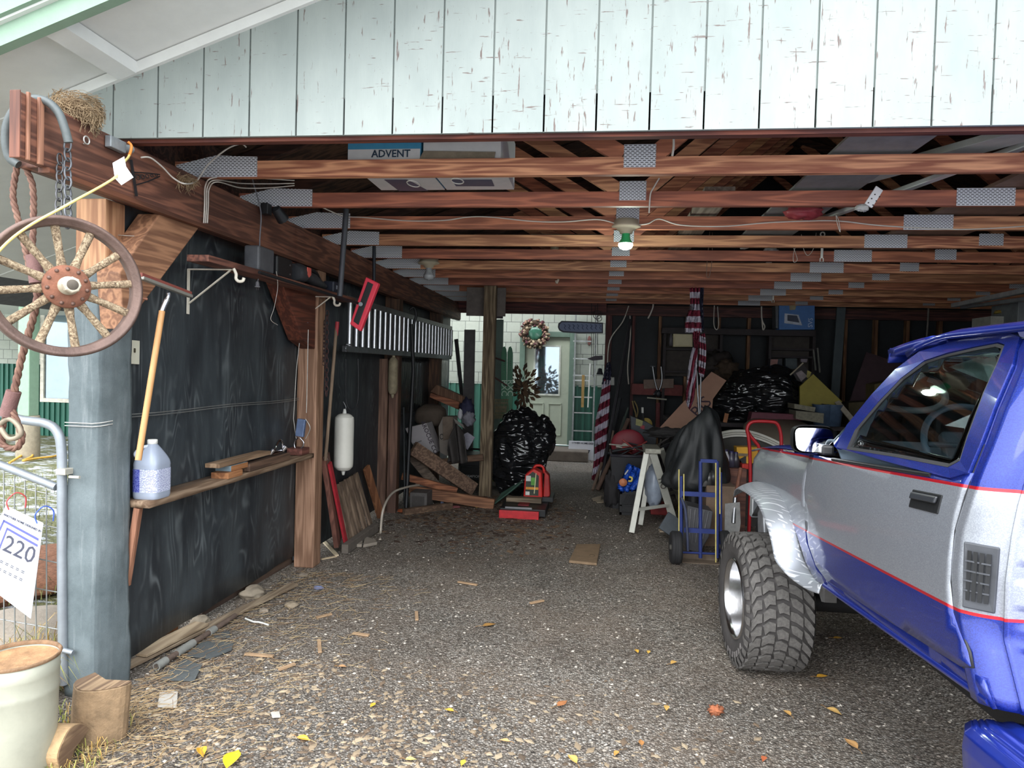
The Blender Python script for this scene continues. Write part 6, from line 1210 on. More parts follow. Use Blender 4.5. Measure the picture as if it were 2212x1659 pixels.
# --- centre right: flags and poles ---
def flagmat(cols,sc,ax=2,rot=0.): 
    t=NT('flag_cloth'); c=t.co((1,1,1),'Object',False); s=t.n('SeparateXYZ',{0:c}); u=t.math('ADD',t.math('MULTIPLY',s.outputs[2],math.cos(rot)),t.math('MULTIPLY',s.outputs[0],math.sin(rot))); k=t.math('FRACT',t.math('MULTIPLY',u,sc)); return t.fin(t.mix(t.math('GREATER_THAN',k,.5),L3(cols[0]),L3(cols[1])),.85)
WF,RF_=(196,190,204),(124,34,58)
star=NT('flag_stars'); c=star.co((1,1,1),'Object',False); vv_=star.n('TexVoronoi',{'Vector':c,'Scale':17.}); vv_.inputs['Randomness'].default_value=.25
star=star.fin(star.ramp(vv_.outputs['Distance'],[(.26,L3((205,205,215))),(.3,L3((40,42,66)))]),.85)
def cloth(px_l,px_r,Y,fold=.03,n=40,m=16,fr=3.):
    L=spline([V((x,y,0)) for x,y in px_l],6); R=spline([V((x,y,0)) for x,y in px_r],6); b=MB()
    def fn(u,v):
        a=L[min(len(L)-1,int(round(u*(len(L)-1))))]; c_=R[min(len(R)-1,int(round(u*(len(R)-1))))]; p=a.lerp(c_,v); return aY(p.x,p.y,Y)+V((0,fold*math.sin(v*fr*6.28+u*3)+fold*.5*mnoise.noise(V((u*5,v*6,1))),0))
    b.grid(fn,n,m); return b
YF=8.1; fl=thing('hung_flag','striped flag hanging from the trusses folded around a pole, upper right of centre','flag',tuple(aY(1505,625,YF)))
obj('upper_stripes',cloth([(1490,622),(1491,660),(1481,690),(1480,718)],[(1512,622),(1512,660),(1516,690),(1516,718)],YF),flagmat((WF,RF_),7.2),fl,solid=.006)
obj('star_field',cloth([(1511,622),(1511,660),(1514,690),(1515,715)],[(1520,622),(1519,660),(1520,700),(1521,716)],YF+.03),star,fl,solid=.006)
obj('left_stripes',cloth([(1497,750),(1488,790),(1482,850),(1484,875)],[(1506,755),(1506,800),(1500,860),(1490,885)],YF),flagmat((WF,RF_),15.,rot=1.75),fl,solid=.006)
obj('right_stripes',cloth([(1509,725),(1510,760),(1509,800),(1512,812)],[(1522,720),(1526,750),(1525,790),(1520,815)],YF+.02),flagmat((WF,RF_),7.5,rot=.35),fl,solid=.006)
obj('gathered_band',cloth([(1496,716),(1499,740),(1500,752)],[(1512,716),(1509,740),(1508,755)],YF-.01),plain((118,34,56),.85),fl,solid=.006)
b=MB(); b.cyl(aY(1502,752,YF+.05),aY(1510,895,YF+.05),.012,8); e=aY(1510,895,YF+.05); b.cyl(e,(e.x,e.y,0),.012,8); obj('pole',b,STL,fl); b=MB(); e=aY(1516,895,YF+.06); b.cyl(aY(1514,810,YF+.06),(e.x,e.y,0),.008,8); obj('pole',b,STL,fl)
Y2=9.55; f2=thing('furled_flag','striped flag furled on a leaning pole right of the house ladder','flag',tuple(aZ(1282,1045)))
obj('star_field',cloth([(1311,784),(1305,805),(1300,830)],[(1318,782),(1321,805),(1318,828)],Y2),star,f2,solid=.006)
obj('stripes',cloth([(1303,818),(1297,860),(1285,920),(1284,980),(1278,1035)],[(1319,822),(1318,860),(1314,920),(1308,980),(1288,1040)],Y2-.01,.035),flagmat((WF,RF_),6.2,rot=-.55),f2,solid=.006)
b=MB(); b.cyl(aZ(1290,1052)+V((0,.1,0)),aY(1316,780,Y2+.05),.014,8); obj('pole',b,plain((80,70,60),.7),f2)
pols=[((1296,1058),(1362,690,10.2),.022,(48,46,52),'tall black pole leaning from the flag foot to the second rear stud'),((1300,1050),(1340,860,9.9),.022,(44,44,50),'shorter black pole leaning behind the furled flag'),((1290,1060),(1358,905,9.6),.03,(112,88,76),'brown stick leaning right behind the furled flag'),((1303,1048),(1350,900,9.8),.02,(70,66,66),'dark grey stick in the leaning bundle'),((1280,1060),(1300,1000,9.5),.022,(124,104,90),'short pale stick at the foot of the leaning bundle'),((1311,1040),(1333,940,9.7),.022,(92,72,62),'short reddish stick in the leaning bundle'),((1294,1050),(1325,930,9.6),.018,(130,110,96),'thin grey stick at the front of the leaning bundle'),((1306,1045),(1357,880,9.75),.016,(60,72,66),'dark green rod in the leaning bundle')]
for ft,tp,r,c,l in pols: b=MB(); b.cyl(aZ(*ft)+V((0,0,.01)),aY(*tp),r,8); one('leaning_pole',l,'pole',b,plain(c,.7,0,.2,.1),'poles leaning beside the furled flag')
slab('white_mug_sign','small white board with dark scribble hanging near the star field','sign',[(1316,815),(1327,815),(1327,832),(1316,832)],9.9,.02,plain((190,190,186),.6))
# rear wall fittings
YW=10.62
DB=plain((52,46,48),.75,0,.2,.1); 
def bookcase(name,label,x0,x1,y0,y1,shy,Y0,m):
    t=thing(name,label,'bookcase',tuple(aY((x0+x1)/2,y1,Y0))); a=aY(x0,y0,Y0); c=aY(x1,y1,Y0); 
    for xx in(a.x,c.x-.04): b=MB(); b.bb((xx,Y0-.14,0.02),(xx+.04,Y0+.02,a.z)); obj('side_panel',b,m,t)
    for y in shy: z=aY(x0,y,Y0).z; b=MB(); b.bb((a.x+.041,Y0-.14,z-.03),(c.x-.041,Y0+.02,z)); obj('shelf_board',b,m,t)
    b=MB(); b.bb((a.x+.041,Y0+.021,c.z),(c.x-.041,Y0+.03,a.z)); obj('back_panel',b,plain((64,58,54),.8,0,.25,.1),t); return t
bookcase('bookcase','dark wooden shelf unit on the rear wall behind the hung flag',1432,1555,712,815,(714,752,800),YW,DB)
bookcase('bookcase','dark wooden shelf unit on the rear wall below the blue carton',1657,1752,716,830,(718,752,768),YW,DB)
b=MB(); b.bb(aY(1430,720,10.35),aY(1762,714,10.35)+V((0,.12,0))); 
one('wall_shelf','long dark shelf on the rear wall carrying the blue carton','shelf',b,DB)
t=carton2('blue_carton','blue carton with a white device picture on the rear wall shelf','x' and [(1683,660),(1760,660),(1760,712),(1683,712)],10.22,.22,plain((74,116,176),.6,0,.12,.03))
pslab('device_picture',[(1695,677),(1725,680),(1733,703),(1694,698)],10.215,.003,plain((190,196,210),.5),t); pslab('device_screen',[(1701,680),(1722,682),(1727,697),(1701,693)],10.211,.003,plain((56,64,84),.5),t)
b=MB(); b.text('SVS',aY(1751,697,10.215),(0,0,1),(-1,0,0),.09,.001); obj('lettering',b,plain((190,206,226),.5),t); pslab('tan_label',[(1705,660),(1720,660),(1718,669),(1706,670)],10.214,.003,plain((150,140,110),.6),t)
slab('grey_folder','grey board edge standing left of the blue carton','board',[(1675,661),(1682,661),(1681,710),(1676,708)],10.25,.2,plain((88,92,96),.7))
t=carton2('cream_cabinet','small cream cabinet on the shelf unit behind the hung flag','x' and [(1454,719),(1496,719),(1496,749),(1454,749)],10.42,.10,plain((190,180,142),.5,0,.05,.02)); pslab('cabinet_door',[(1458,722),(1494,722),(1494,746),(1458,746)],10.41,.012,plain((202,192,156),.5,0,.05,.02),t)
b=MB(); b.lathe([(0,0),(.03,0),(.03,.12),(.012,.16),(.012,.19),(0,.19)],aY(1449,747,10.42),(0,0,1),12); one('grey_bottle','small grey bottle left of the cream cabinet','bottle',b,plain((90,86,92),.4))
t=carton2('shelf_radio','dark box with pinkish print on the lower rear bookcase','x' and [(1663,775),(1690,775),(1690,792),(1663,792)],10.42,.08,DST); pslab('print',[(1665,776),(1681,776),(1679,787),(1664,789)],10.415,.003,plain((160,116,110),.6),t)
slab('grey_box_with_dial','grey-green box with a round dial on the lower rear bookcase','box',[(1697,774),(1722,774),(1722,797),(1697,797)],10.40,.1,plain((70,80,84),.6)); slab('label_box','pale label tag at the right of the grey-green box','label',[(1730,775),(1745,775),(1743,783),(1730,782)],10.4,.06,plain((140,130,140),.6))
# red rail shelf on left of rear wall and hanging tools
b=MB(); b.bb(aY(1365,852,10.5),aY(1475,832,10.5)+V((0,.2,0))); one('red_ledge','dusty dark red ledge board on the rear wall left of the cardboard','shelf',b,plain((112,52,50),.7,0,.25,.2))
slab('wooden_plaque','rough grey wooden plaque on the rear wall behind the hanging pruners','plaque',[(1390,820),(1456,818),(1455,838),(1391,840)],10.45,.04,plain((122,104,94),.8,0,.2,.3))
t=thing('loppers','long-handled loppers hanging upside down in front of the wooden plaque','loppers',tuple(aY(1420,830,10.3)))
for px in([(1410,792),(1414,820),(1421,845),(1428,852)],[(1428,792),(1430,820),(1423,845),(1412,852)]): b=MB(); b.tube(spline(PY(px,10.43),5),.014,6); obj('handle',b,STL,t)
b=MB(); b.blob(aY(1421,850,10.42),(.05,.03,.05),.4,4.,2); b.bar(aY(1404,791,10.43),aY(1416,791,10.43),.02,.012); obj('head',b,DST,t)
b=MB(); b.bar(aY(1398,859,10.49),aY(1440,863,10.49),.03,.02); one('pale_bar','short pale bar hanging below the loppers','bar',b,plain((170,166,150),.6))
b=MB(); b.bar(aY(1421,870,10.715),aY(1421,930,10.715),.06,.03,(0,1,0)); one('red_post','short reddish upright on the rear wall under the loppers','post',b,plain((120,66,66),.8,0,.2,.2))
b=MB(); b.tube(spline(PY([(1366,866),(1369,880),(1373,892),(1374,903)],10.715),4),.012,6); b.tube(spline(PY([(1370,866),(1376,878),(1378,890),(1375,903)],10.715),4),.012,6); one('yellow_rope','yellow-brown rope hank hanging on the rear left stud','rope',b,plain((156,136,92),.8))
t=thing('yellow_paddle','round yellow paddle with a dark handle standing behind the tool bin','paddle',tuple(aY(1395,915,9.0))); b=MB(); b.lathe([(0,0),(.075,.005),(.082,.02),(.0,.025)],aY(1395,916,9.0),(0,-1,.0),24); obj('blade',b,plain((166,144,78),.6),t); b=MB(); b.cyl(aY(1388,882,8.9),aY(1391,935,8.95),.014,8); obj('handle',b,BLK,t); b=MB(); b.cyl(aY(1388,880,8.9),aY(1388,892,8.9),.016,8); obj('grip',b,plain((190,190,186),.5),t)
# tool bin with clutter
p=aZ(1322,1098); 
bn=thing('tool_bin','dark plastic bin heaped with tools left of the step ladder','bin',tuple(aZ(1355,1090)))
b=MB(); bx0,bx1=aY(1320,1000,8.1).x,aY(1396,1000,8.1).x; zt_=aY(1350,984,8.1).z
b.add([(bx0+.04,8.1,0),(bx1-.02,8.1,0),(bx1,8.05,zt_),(bx0,8.05,zt_),(bx0+.04,8.5,0),(bx1-.02,8.5,0),(bx1,8.6,zt_),(bx0,8.6,zt_)],[(0,1,2,3),(1,5,6,2),(5,4,7,6),(4,0,3,7),(0,4,5,1)]); obj('bin_shell',b,plain((40,40,44),.5,0,.2,.1),bn,solid=.012)
b=MB(); b.tube([(bx0,8.05,zt_),(bx1,8.05,zt_),(bx1,8.6,zt_),(bx0,8.6,zt_)],.018,8,closed=True); obj('rim',b,plain((60,58,66),.5),bn)
rr=random.Random(12); seen_=set()
for i in range(16):
    x=rr.uniform(1325,1390); y=rr.uniform(960,984); Yc=rr.uniform(8.1,8.5); c=aY(x,y,Yc); a=rr.uniform(-1,1); L=rr.uniform(.06,.2); col=rr.choice([(60,60,64),(120,116,112),(150,60,56),(90,86,80),(180,176,166),(46,48,52)])
    cn={(60,60,64):'dark grey',(120,116,112):'light grey',(150,60,56):'dull red',(90,86,80):'brown-grey',(180,176,166):'pale',(46,48,52):'black'}[col]; hp=('left edge','left part','middle','right part','right edge')[int((x-1325)/13.1)]
    d=V((math.cos(a),rr.uniform(-.4,.4),math.sin(a)*.5)); b=MB(); b.cyl(c-d*L,c+d*L,rr.uniform(.008,.02),7,rr.uniform(.006,.012)); lt_='%s %s tool %s in the %s of the dark bin heap'%(cn,'long' if L>.13 else 'short','on top' if y<970 else 'low down',hp); lt_=lt_.replace('short','stubby') if lt_ in seen_ else lt_; seen_.add(lt_); one('hand_tool',lt_,'tool',b,plain(col,.5,.3 if i%2 else 0,.2,.1),'tools heaped in the dark bin')
litter_=litter
b=MB(); b.blob(aY(1352,962,8.25),(.05,.03,.03),0,1,0); one('white_box','small white block on the tool heap','block',b,plain((200,200,184),.5))
b=MB(); c=aY(1357,958,8.55); b.grid(lambda u,v:V((c.x+.26*math.cos(math.pi*u)*(1),8.55-.03*v,c.z-.03+.19*math.sin(math.pi*u)*v-.06*math.cos(math.pi*u)*-1*v)),24,6); b=MB(); b.blob(c+V((.0,.0,-.02)),(.21,.05,.20),.03,1.,1); one('red_shell','rounded dull red plastic shell behind the tool bin','shell',b,plain((134,40,52),.55,0,.1,.1))
t=carton2('black_yellow_carton','black carton with yellow and red panels behind the red shell','x' and [(1362,898),(1398,912),(1418,925),(1415,1076),(1370,1075)],8.85,.15,DST); pslab('yellow_board',[(1374,904),(1389,909),(1387,922),(1373,918)],8.843,.004,plain((150,146,92),.6),t); pslab('red_panel',[(1384,917),(1393,920),(1392,928),(1383,925)],8.843,.004,plain((150,44,60),.6),t)
# snack bag
t=thing('blue_bag','glossy blue printed bag with a yellow mark in front of the dark bin','bag',tuple(aY(1358,1035,7.75))); b=cloth([(1356,1003),(1345,1030),(1335,1050),(1342,1062)],[(1385,1016),(1386,1035),(1378,1050),(1372,1058)],7.75,.02); obj('bag_film',b,plain((36,84,190),.3,0,.35,.1,8.),t,solid=.03)
b=MB(); b.tube(spline(PY([(1359,1030),(1365,1032),(1364,1039),(1357,1039)],7.70),4),.012,6); obj('yellow_mark',b,plain((226,206,110),.5),t); b=MB(); b.text('KITTY',aY(1361,1012,7.70),(.9,0,-.45),(.3,0,1),.05,.001,bold=True) ; b.text('- -',aY(1353,1028,7.70),(.9,0,-.45),(.3,0,1),.08,.001,bold=True) ; b=MB(); b.tube(PY([(1350,1025),(1357,1015)],7.7),.008,6); obj('white_mark',b,WHT,t)
b=MB(); b.lathe([(0,0),(.045,.0),(.045,.004),(0,.004)],aY(1346,1042,7.69),(0,-1,0),16); obj('orange_mark',b,plain((206,130,90),.5),t)
# black milk crate
t=thing('milk_crate','black milk crate on the gravel beneath the blue bag','crate',tuple(aZ(1358,1112))); p=aZ(1338,1112); q=aZ(1378,1112); hz=aY(1350,1060,p.y).z
for (x0,x1,y0,y1,z0,z1) in((p.x,q.x,p.y,p.y+.02,0,.03),(p.x,q.x,p.y,p.y+.02,hz-.04,hz),(p.x,q.x,p.y,p.y+.02,.10,.115),(p.x,p.x+.025,p.y,p.y+.02,0,hz),(q.x-.025,q.x,p.y,p.y+.02,0,hz)): b=MB(); b.bb((x0,y0,z0),(x1,y1,z1)); obj('crate_bar',b,BLK,t)
b=MB(); 
for k in range(7): b.bar((p.x+.03+k*.022,p.y+.01,.115),(p.x+.03+k*.022+.05,p.y+.01,hz-.04),.008,.008); 
o=obj('lattice',b,BLK,t)
b=MB(); b.bb((p.x,p.y+.025,0),(q.x,p.y+.3,hz-.02)); obj('inner_shell',b,plain((38,38,40),.6),t)
b=MB(); b.blob(aZ(1322,1100)+V((0,.1,.2)),(.10,.10,.22),.4,3.,5); one('black_cloth','black crumpled cloth hanging left of the black milk crate','cloth',b,plain((44,42,44),.8,0,.2,.2))
for q,l in(([(1278,1078),(1300,1072),(1298,1080),(1282,1083)],'crumpled pale paper on the gravel left of the black cloth'),([(1286,1083),(1312,1080),(1311,1086),(1290,1087)],'second pale paper scrap on the gravel left of the black cloth'),([(1423,1145),(1450,1143),(1448,1150),(1425,1150)],'pale paper scrap between the step ladder feet')):
    b=MB(); b.poly([aZ(x,y,.003) for x,y in q],(0,0,.012)); one('paper_scrap',l,'paper',b,plain((176,160,138),.8,0,.1,.1),bev=.003)
# step ladder
sl_=thing('step_ladder','white paint-marked aluminium step ladder standing open on the gravel','step ladder',tuple(aZ(1410,1150)))
LM=plain((196,196,186),.5,.25,.12,.15,9.)
ta=aY(1396,988,7.05); tb_=aY(1412,988,7.05); zt2=.80
F1=aZ(1364,1155); F2=aZ(1458,1138); B1=aZ(1383,1138); B2=aZ(1474,1100)
T1=V((aY(1396,988,7.0).x,7.0,.80)); T2=V((aY(1410,988,7.0).x,7.0,.80)); T3=V((aY(1408,985,7.35).x,7.35,.80)); T4=V((aY(1428,982,7.35).x,7.35,.80))
for a_,b_,w_,l in((F1,T1,.055,''),(F2,T2,.075,'wide'),(B1,T3,.05,''),(B2,T4,.06,'')): b=MB(); b.bar(a_+V((0,0,.02)),b_,w_,.03,(0,1,0)); obj('rail',b,LM,sl_,bev=.004)
for f in(.30,): b=MB(); b.bar(F1.lerp(T1,f),F2.lerp(T2,f),.03,.03); obj('cross_bar',b,LM,sl_,bev=.003); b=MB(); b.bar(B1.lerp(T3,f+.02),B2.lerp(T4,f+.02),.03,.03); obj('cross_bar',b,LM,sl_,bev=.003)
b=MB(); b.bar(F2.lerp(T2,.65),B2.lerp(T4,.62),.06,.02); obj('step',b,LM,sl_,bev=.003)
b=MB(); b.box(((T1.x+T2.x)/2+.03,7.17,.82),(.16,.44,.05)); obj('top_cap',b,plain((150,148,136),.5,.2,.3,.3,20.),sl_,bev=.008)
b=MB(); b.text('HO',F2.lerp(T2,.60)+V((0,-.032,0)),(F2-T2).normalized(),(1,0,.35),.085,.001,bold=True); obj('lettering',b,plain((96,92,88),.6),sl_)
b=MB(); b.blob(aY(1413,1050,7.25),(.09,.1,.21),.25,3.,3,ridge=True); one('white_bag','translucent pale blue-white bag hanging inside the step ladder','bag',b,plain((150,160,176),.3,0,.15,.1))
p=aZ(1408,1118); b=MB(); b.bb((p.x,7.85,0),(p.x+.24,8.05,.12)); one('red_case','low red case on the gravel behind the step ladder','case',b,plain((140,38,38),.5),bev=.008)
b=MB(); b.blob(aY(1440,935,7.9),(.22,.15,.06),.5,4.,8); one('dark_clutter','dark tangled heap of cloth and parts beside the draped jacket','clutter',b,plain((44,42,42),.8,0,.4,.4,20.))
for i,(a_,b_,c_) in enumerate((((1395,978),(1445,945),(90,86,84)),((1420,975),(1428,950),(110,104,96)),((1405,975),(1450,955),(70,68,70)),((1425,972),(1446,960),(60,58,70)))): b=MB(); b.cyl(aY(*a_,7.6),aY(*b_,7.8),.010,6); one('metal_rod',('long grey rod crossing','short pale rod standing in','dark rod lying level in','violet-grey rod at the right of')[i]+' the clutter above the step ladder','rod',b,plain(c_,.5,.4),'rods in the clutter above the step ladder')
# black draped cover
def drape(u,v):
    t=u*2*math.pi; h=1-v; r=.12+.20*v**.7+.05*math.sin(t*4+v*3)*v+.03*mnoise.noise(V((u*9,v*4,2))); top=1.02
    return V((1.14+math.cos(t)*r*1.15-.02*v,6.78+math.sin(t)*r*.7,(top+.08*math.cos(t*1-.5))*(1-v*.86)-.0))
b=MB(); cx_=aY(1508,900,6.7).x; 
def drape2(u,v):
    t=u*2*math.pi; prof=spline([V((.02,0,1.21)),V((.09,0,1.20)),V((.15,0,1.13)),V((.20,0,.98)),V((.24,0,.80)),V((.25,0,.66)),V((.24,0,.56)),V((.22,0,.50))],4); p=prof[min(len(prof)-1,int(round(v*(len(prof)-1))))]
    k=1+.13*abs(math.sin(t*4.5+v*3))*min(1,v*2)+.30*mnoise.noise(V((math.cos(t)*2,math.sin(t)*2,v*3)))+.08*abs(mnoise.noise(V((math.cos(t)*6,math.sin(t)*6,v*9))))
    return V((cx_+math.cos(t)*p.x*k*1.05+.05*(1-v),6.78+math.sin(t)*p.x*k*.7,p.z-.10*math.cos(t-2.6)*(1-v)))
b.grid(drape2,90,28,cu=True); one('draped_jacket','black jacket-like cover draped over a hidden object behind the blue hand truck','cover',b,plain((26,29,31),.55,0,.25,.25,10.))
b=MB(); b.cyl((cx_,6.8,0),(cx_,6.8,1.15),.05,10); one('hidden_stand','dark stand holding up the draped black cover','stand',b,BLK)
# blue hand truck
ht=thing('hand_truck','blue hand truck with yellow edges and a black wheel standing on the gravel','hand truck',tuple(aZ(1510,1215)))
BL=plain((44,58,118),.45,.2,.15,.15); YE=plain((206,190,110),.6)
YH=5.95
def vb(x,y0,y1,Y,r,m,par,nm='rail'): b=MB(); a=aY(x,y1,Y); a.z=max(a.z,.02); b.cyl(a,aY(x,y0,Y),r,10); return obj(nm,b,m,par)
for x,y0,r in((1471,1028,.016),(1513,996,.016),(1549,996,.016)): vb(x,y0,1205,YH,r,BL,ht)
vb(1557,1020,1200,YH+.05,.012,BL,ht)
for x,y0,y1 in((1466.5,1014,1155),(1477,1024,1090),(1546,1000,1215),(1555,1010,1110)): 
    b=MB(); a=aY(x,y1,YH-.02); a.z=max(a.z,.02); b.bar(a,aY(x,y0,YH-.02),.008,.012,(0,1,0)); obj('yellow_edge',b,YE,ht)
for y,x0,x1 in((996,1513,1549),(1068,1471,1549),(1147,1478,1549)): b=MB(); b.bb(aY(x0,y+3,YH-.015),aY(x1,y-3,YH-.015)+V((0,.02,0))); obj('cross_bar',b,BL,ht)
b=MB(); b.cyl(aY(1470,1193,YH-.03),aY(1560,1197,YH+.03),.010,8); obj('axle',b,BL,ht)
b=MB(); a=aZ(1474,1216); c=aZ(1554,1217); b.bb((a.x,a.y,.0),(c.x,a.y+.12,.006)); b.bb((a.x,a.y+.12,.0),(c.x,a.y+.13,.07)); obj('toe_plate',b,plain((112,98,84),.8,.1,.3,.3),ht)
def smallwheel(c,nm):
    t=thing(nm,None,None,tuple(c)); t.parent=ht; t.location=LOC[t]-LOC[ht]
    b=MB(); ax_=(-1,-.0,0); r=.137; b.lathe([(r*.45,.03),(r*.6,.042),(r*.9,.045),(r,.03),(r*1.0,.012),(r*.985,.010),(r*1.0,.006),(r,-.006),(r*.985,-.010),(r,-.014),(r,-.03),(r*.9,-.045),(r*.6,-.042),(r*.45,-.03)],c,ax_,40); obj('tyre',b,plain((34,34,36),.8,0,.2,.2),t)
    b=MB(); b.lathe([(r*.5,.03),(r*.42,.02),(r*.15,.02),(r*.15,.05),(0,.05)],c,ax_,24); obj('hub',b,plain((120,118,112),.5,.5),t)
smallwheel(V((aY(1460,1190,5.86).x,5.88,.140)),'wheel'); smallwheel(V((aY(1566,1190,5.95).x,6.0,.140)),'wheel')
b=MB(); b.tube(spline(PY([(1472,1075),(1480,1100),(1484,1140),(1486,1190)],5.9),5),.012,8); obj('curved_guard',b,plain((70,76,100),.5,.3),ht)
# grey ribbed case
rc=thing('ribbed_case','grey ribbed plastic case tilted behind the blue hand truck','case',tuple(aZ(1508,1185))); Yr=6.2; q=PY([(1485,1092),(1541,1105),(1532,1160),(1512,1195),(1482,1188)],Yr); b=MB(); b.poly(q,(0,.25,0)); obj('case_shell',b,plain((86,86,90),.5,0,.12,.1),rc,bev=.01)
for k in range(5): b=MB(); b.bar(aY(1492+k*9.5,1098+k*1.6,Yr-.006),aY(1486+k*8,1180-k*4,Yr-.006),.012,.016,(0,1,0)); obj('rib',b,plain((108,108,112),.5),rc,bev=.003)
lean('box_lid','dark grey flat panel leaning behind the hand truck wheel',(1443,1175),(1465,1120,6.6),.22,.03,plain((66,72,78),.6),cat='panel',up=(0,1,0))
b=MB(); b.bb(aY(1525,1090,6.55),aY(1592,1052,6.55)+V((0,.3,0))); b.v=[V((p.x,p.y,0 if p.z<.5 else p.z)) for p in b.v]; one('wooden_chest','rough wooden chest behind the right rail of the hand truck','chest',b,plain((120,100,84),.85,0,.2,.4,10.),bev=.005)
for x,y0,y1,r,c,l in((1521,1015,1048,.035,(150,150,150),'silver tin'),(1531,1020,1048,.03,(90,90,90),'dark tin'),(1540,1016,1048,.03,(60,60,62),'black tin')):
    b=MB(); e=aY(x,1050,6.6); tpz=aY(x,y0,6.6).z; b.lathe([(0,0),(r,0),(r,tpz-e.z),(0,tpz-e.z)],e,(0,0,1),16); one('tin_can','%s standing on the wooden chest behind the hand truck'%l,'tin',b,plain(c,.35,.5))
b=MB(); e0=aY(1556,1062,6.9); b.bb((e0.x,6.9,0),(aY(1612,1062,6.9).x,7.3,aY(1580,1012,6.9).z)); one('brown_cabinet','low brown wooden box under the jars right of the hand truck','box',b,wood((116,76,62),(78,50,44),'x',12,.75,.3),bev=.005)
zb=aY(1580,1012,6.9).z
for x,w_,y0,c,l,cap in((1566,.045,975,(214,214,220),'white plastic bottle with a dark cap',1),(1579,.04,978,(70,68,84),'dark glass jar next to the white bottle',0),(1589,.035,980,(54,52,60),'black jar right of the white bottle',0)):
    t=thing('jar',l+' on the brown wooden box','bottle',(aY(x,1000,7.0).x,7.0,zb)); e=V((aY(x,1000,7.0).x,7.0,zb+.001)); hz=aY(x,y0,7.0).z-zb; b=MB(); b.lathe([(0,0),(w_,0),(w_*1.05,hz*.6),(w_*.6,hz*.85),(w_*.5,hz)],e,(0,0,1),18); obj('jar_body',b,plain(c,.3,0,.05,0),t); b=MB(); b.lathe([(w_*.55,hz),(w_*.6,hz*1.12),(0,hz*1.13)],e,(0,0,1),16); obj('cap',b,plain((50,46,90),.4),t)
t=carton2('yellow_carton','yellow printed carton of a power drill on the brown box','x' and [(1591,966),(1638,966),(1636,995),(1624,1002),(1606,1004),(1592,985)],7.05,.15,plain((222,166,44),.5,0,.1,.05)); pslab('drill_picture',[(1592,979),(1616,980),(1615,986),(1593,985)],7.04,.006,plain((120,104,80),.5),t); 
lab_=pslab('black_patch',[(1597,992),(1612,984),(1612,1003),(1606,1004)],7.042,.004,BLK,t)
b=MB(); b.bb(aY(1603,1013,6.98),aY(1620,1003,6.98)+V((0,.12,0))); one('red_case','small red case edge below the yellow carton','case',b,plain((190,50,40),.5),bev=.004)
b=MB(); b.cyl(aY(1600,1012,6.4),aY(1588,1078,6.25),.018,10); sv=thing('shovel','worn shovel with a brown handle and steel blade standing behind the front tyre','shovel',tuple(aZ(1578,1165))); obj('handle',b,wood((130,84,66),(90,56,46),'z',8,.8,.2),sv)
b=MB(); q=[(1566,1088),(1598,1085),(1600,1130),(1592,1185),(1576,1200),(1565,1165)]; b.poly(PY(q,6.2),(0,.008,0)); obj('blade',b,plain((168,168,166),.4,.7,.25,.2),sv); b=MB(); b.cyl(aY(1588,1075,6.24),aY(1584,1130,6.18),.018,8); obj('blade_socket',b,STL,sv)
# red hand truck
rt=thing('red_hand_truck','red tubular hand truck frame standing beyond the truck fender','hand truck',tuple(aZ(1650,1180))); RDM=plain((178,38,46),.35,.1,.08,.05)
b=MB(); P_=PY([(1621,1060),(1620,985),(1617,945),(1614,930),(1616,920),(1622,913),(1635,910),(1665,911),(1678,915),(1685,930),(1688,960),(1688,1060)],6.9); b.tube(spline(P_,5),.017,10); obj('frame_tube',b,RDM,rt)
b=MB(); b.tube(spline(PY([(1614,930),(1622,943),(1632,955),(1641,975),(1643,1060)],6.93),5),.017,10); obj('frame_tube',b,RDM,rt)
for x in(1621,1688): b=MB(); e=aY(x,1060,6.9); b.cyl(e,(e.x,6.9,.02),.017,10); obj('leg_tube',b,RDM,rt)
b=MB(); e=aY(1643,1060,6.93); b.cyl(e,(e.x,6.93,.02),.017,8); obj('leg_tube',b,RDM,rt)
# arched moulding
am=thing('arched_moulding','white arched window moulding standing behind the red hand truck','moulding',tuple(aY(1600,930,7.4)))
ap=spline([V((1556,933,0)),V((1585,928,0)),V((1620,930,0)),V((1655,941,0)),V((1690,958,0)),V((1715,975,0))],5)
for k,(o,th,c) in enumerate(((0,5,(196,194,184)),(6,4,(180,178,168)),(11,4,(200,198,190)))):
    b=MB(); vs=[aY(p.x,p.y+o,7.4-.008*k) for p in ap]+[aY(p.x,p.y+o+th,7.4-.008*k) for p in ap]; n=len(ap); b.add(vs,[(i,i+1,i+1+n,i+n) for i in range(n-1)]); obj('moulding_band',b,plain(c,.5,0,.05,.05),am,solid=.03)
b=MB(); vs=[aY(p.x,p.y+16,7.42) for p in ap]+[aY(p.x,p.y+90,7.42) for p in ap]; b.add(vs,[(i,i+1,i+1+n,i+n) for i in range(n-1)]); obj('dark_infill',b,plain((58,56,52),.7,0,.2,.1),am,solid=.02)
b=MB(); e=aY(1560,950,7.5); b.bb((e.x,7.5,0),(e.x+.9,7.54,aY(1600,1000,7.5).z)); obj('lower_infill',b,plain((58,56,52),.7),am)
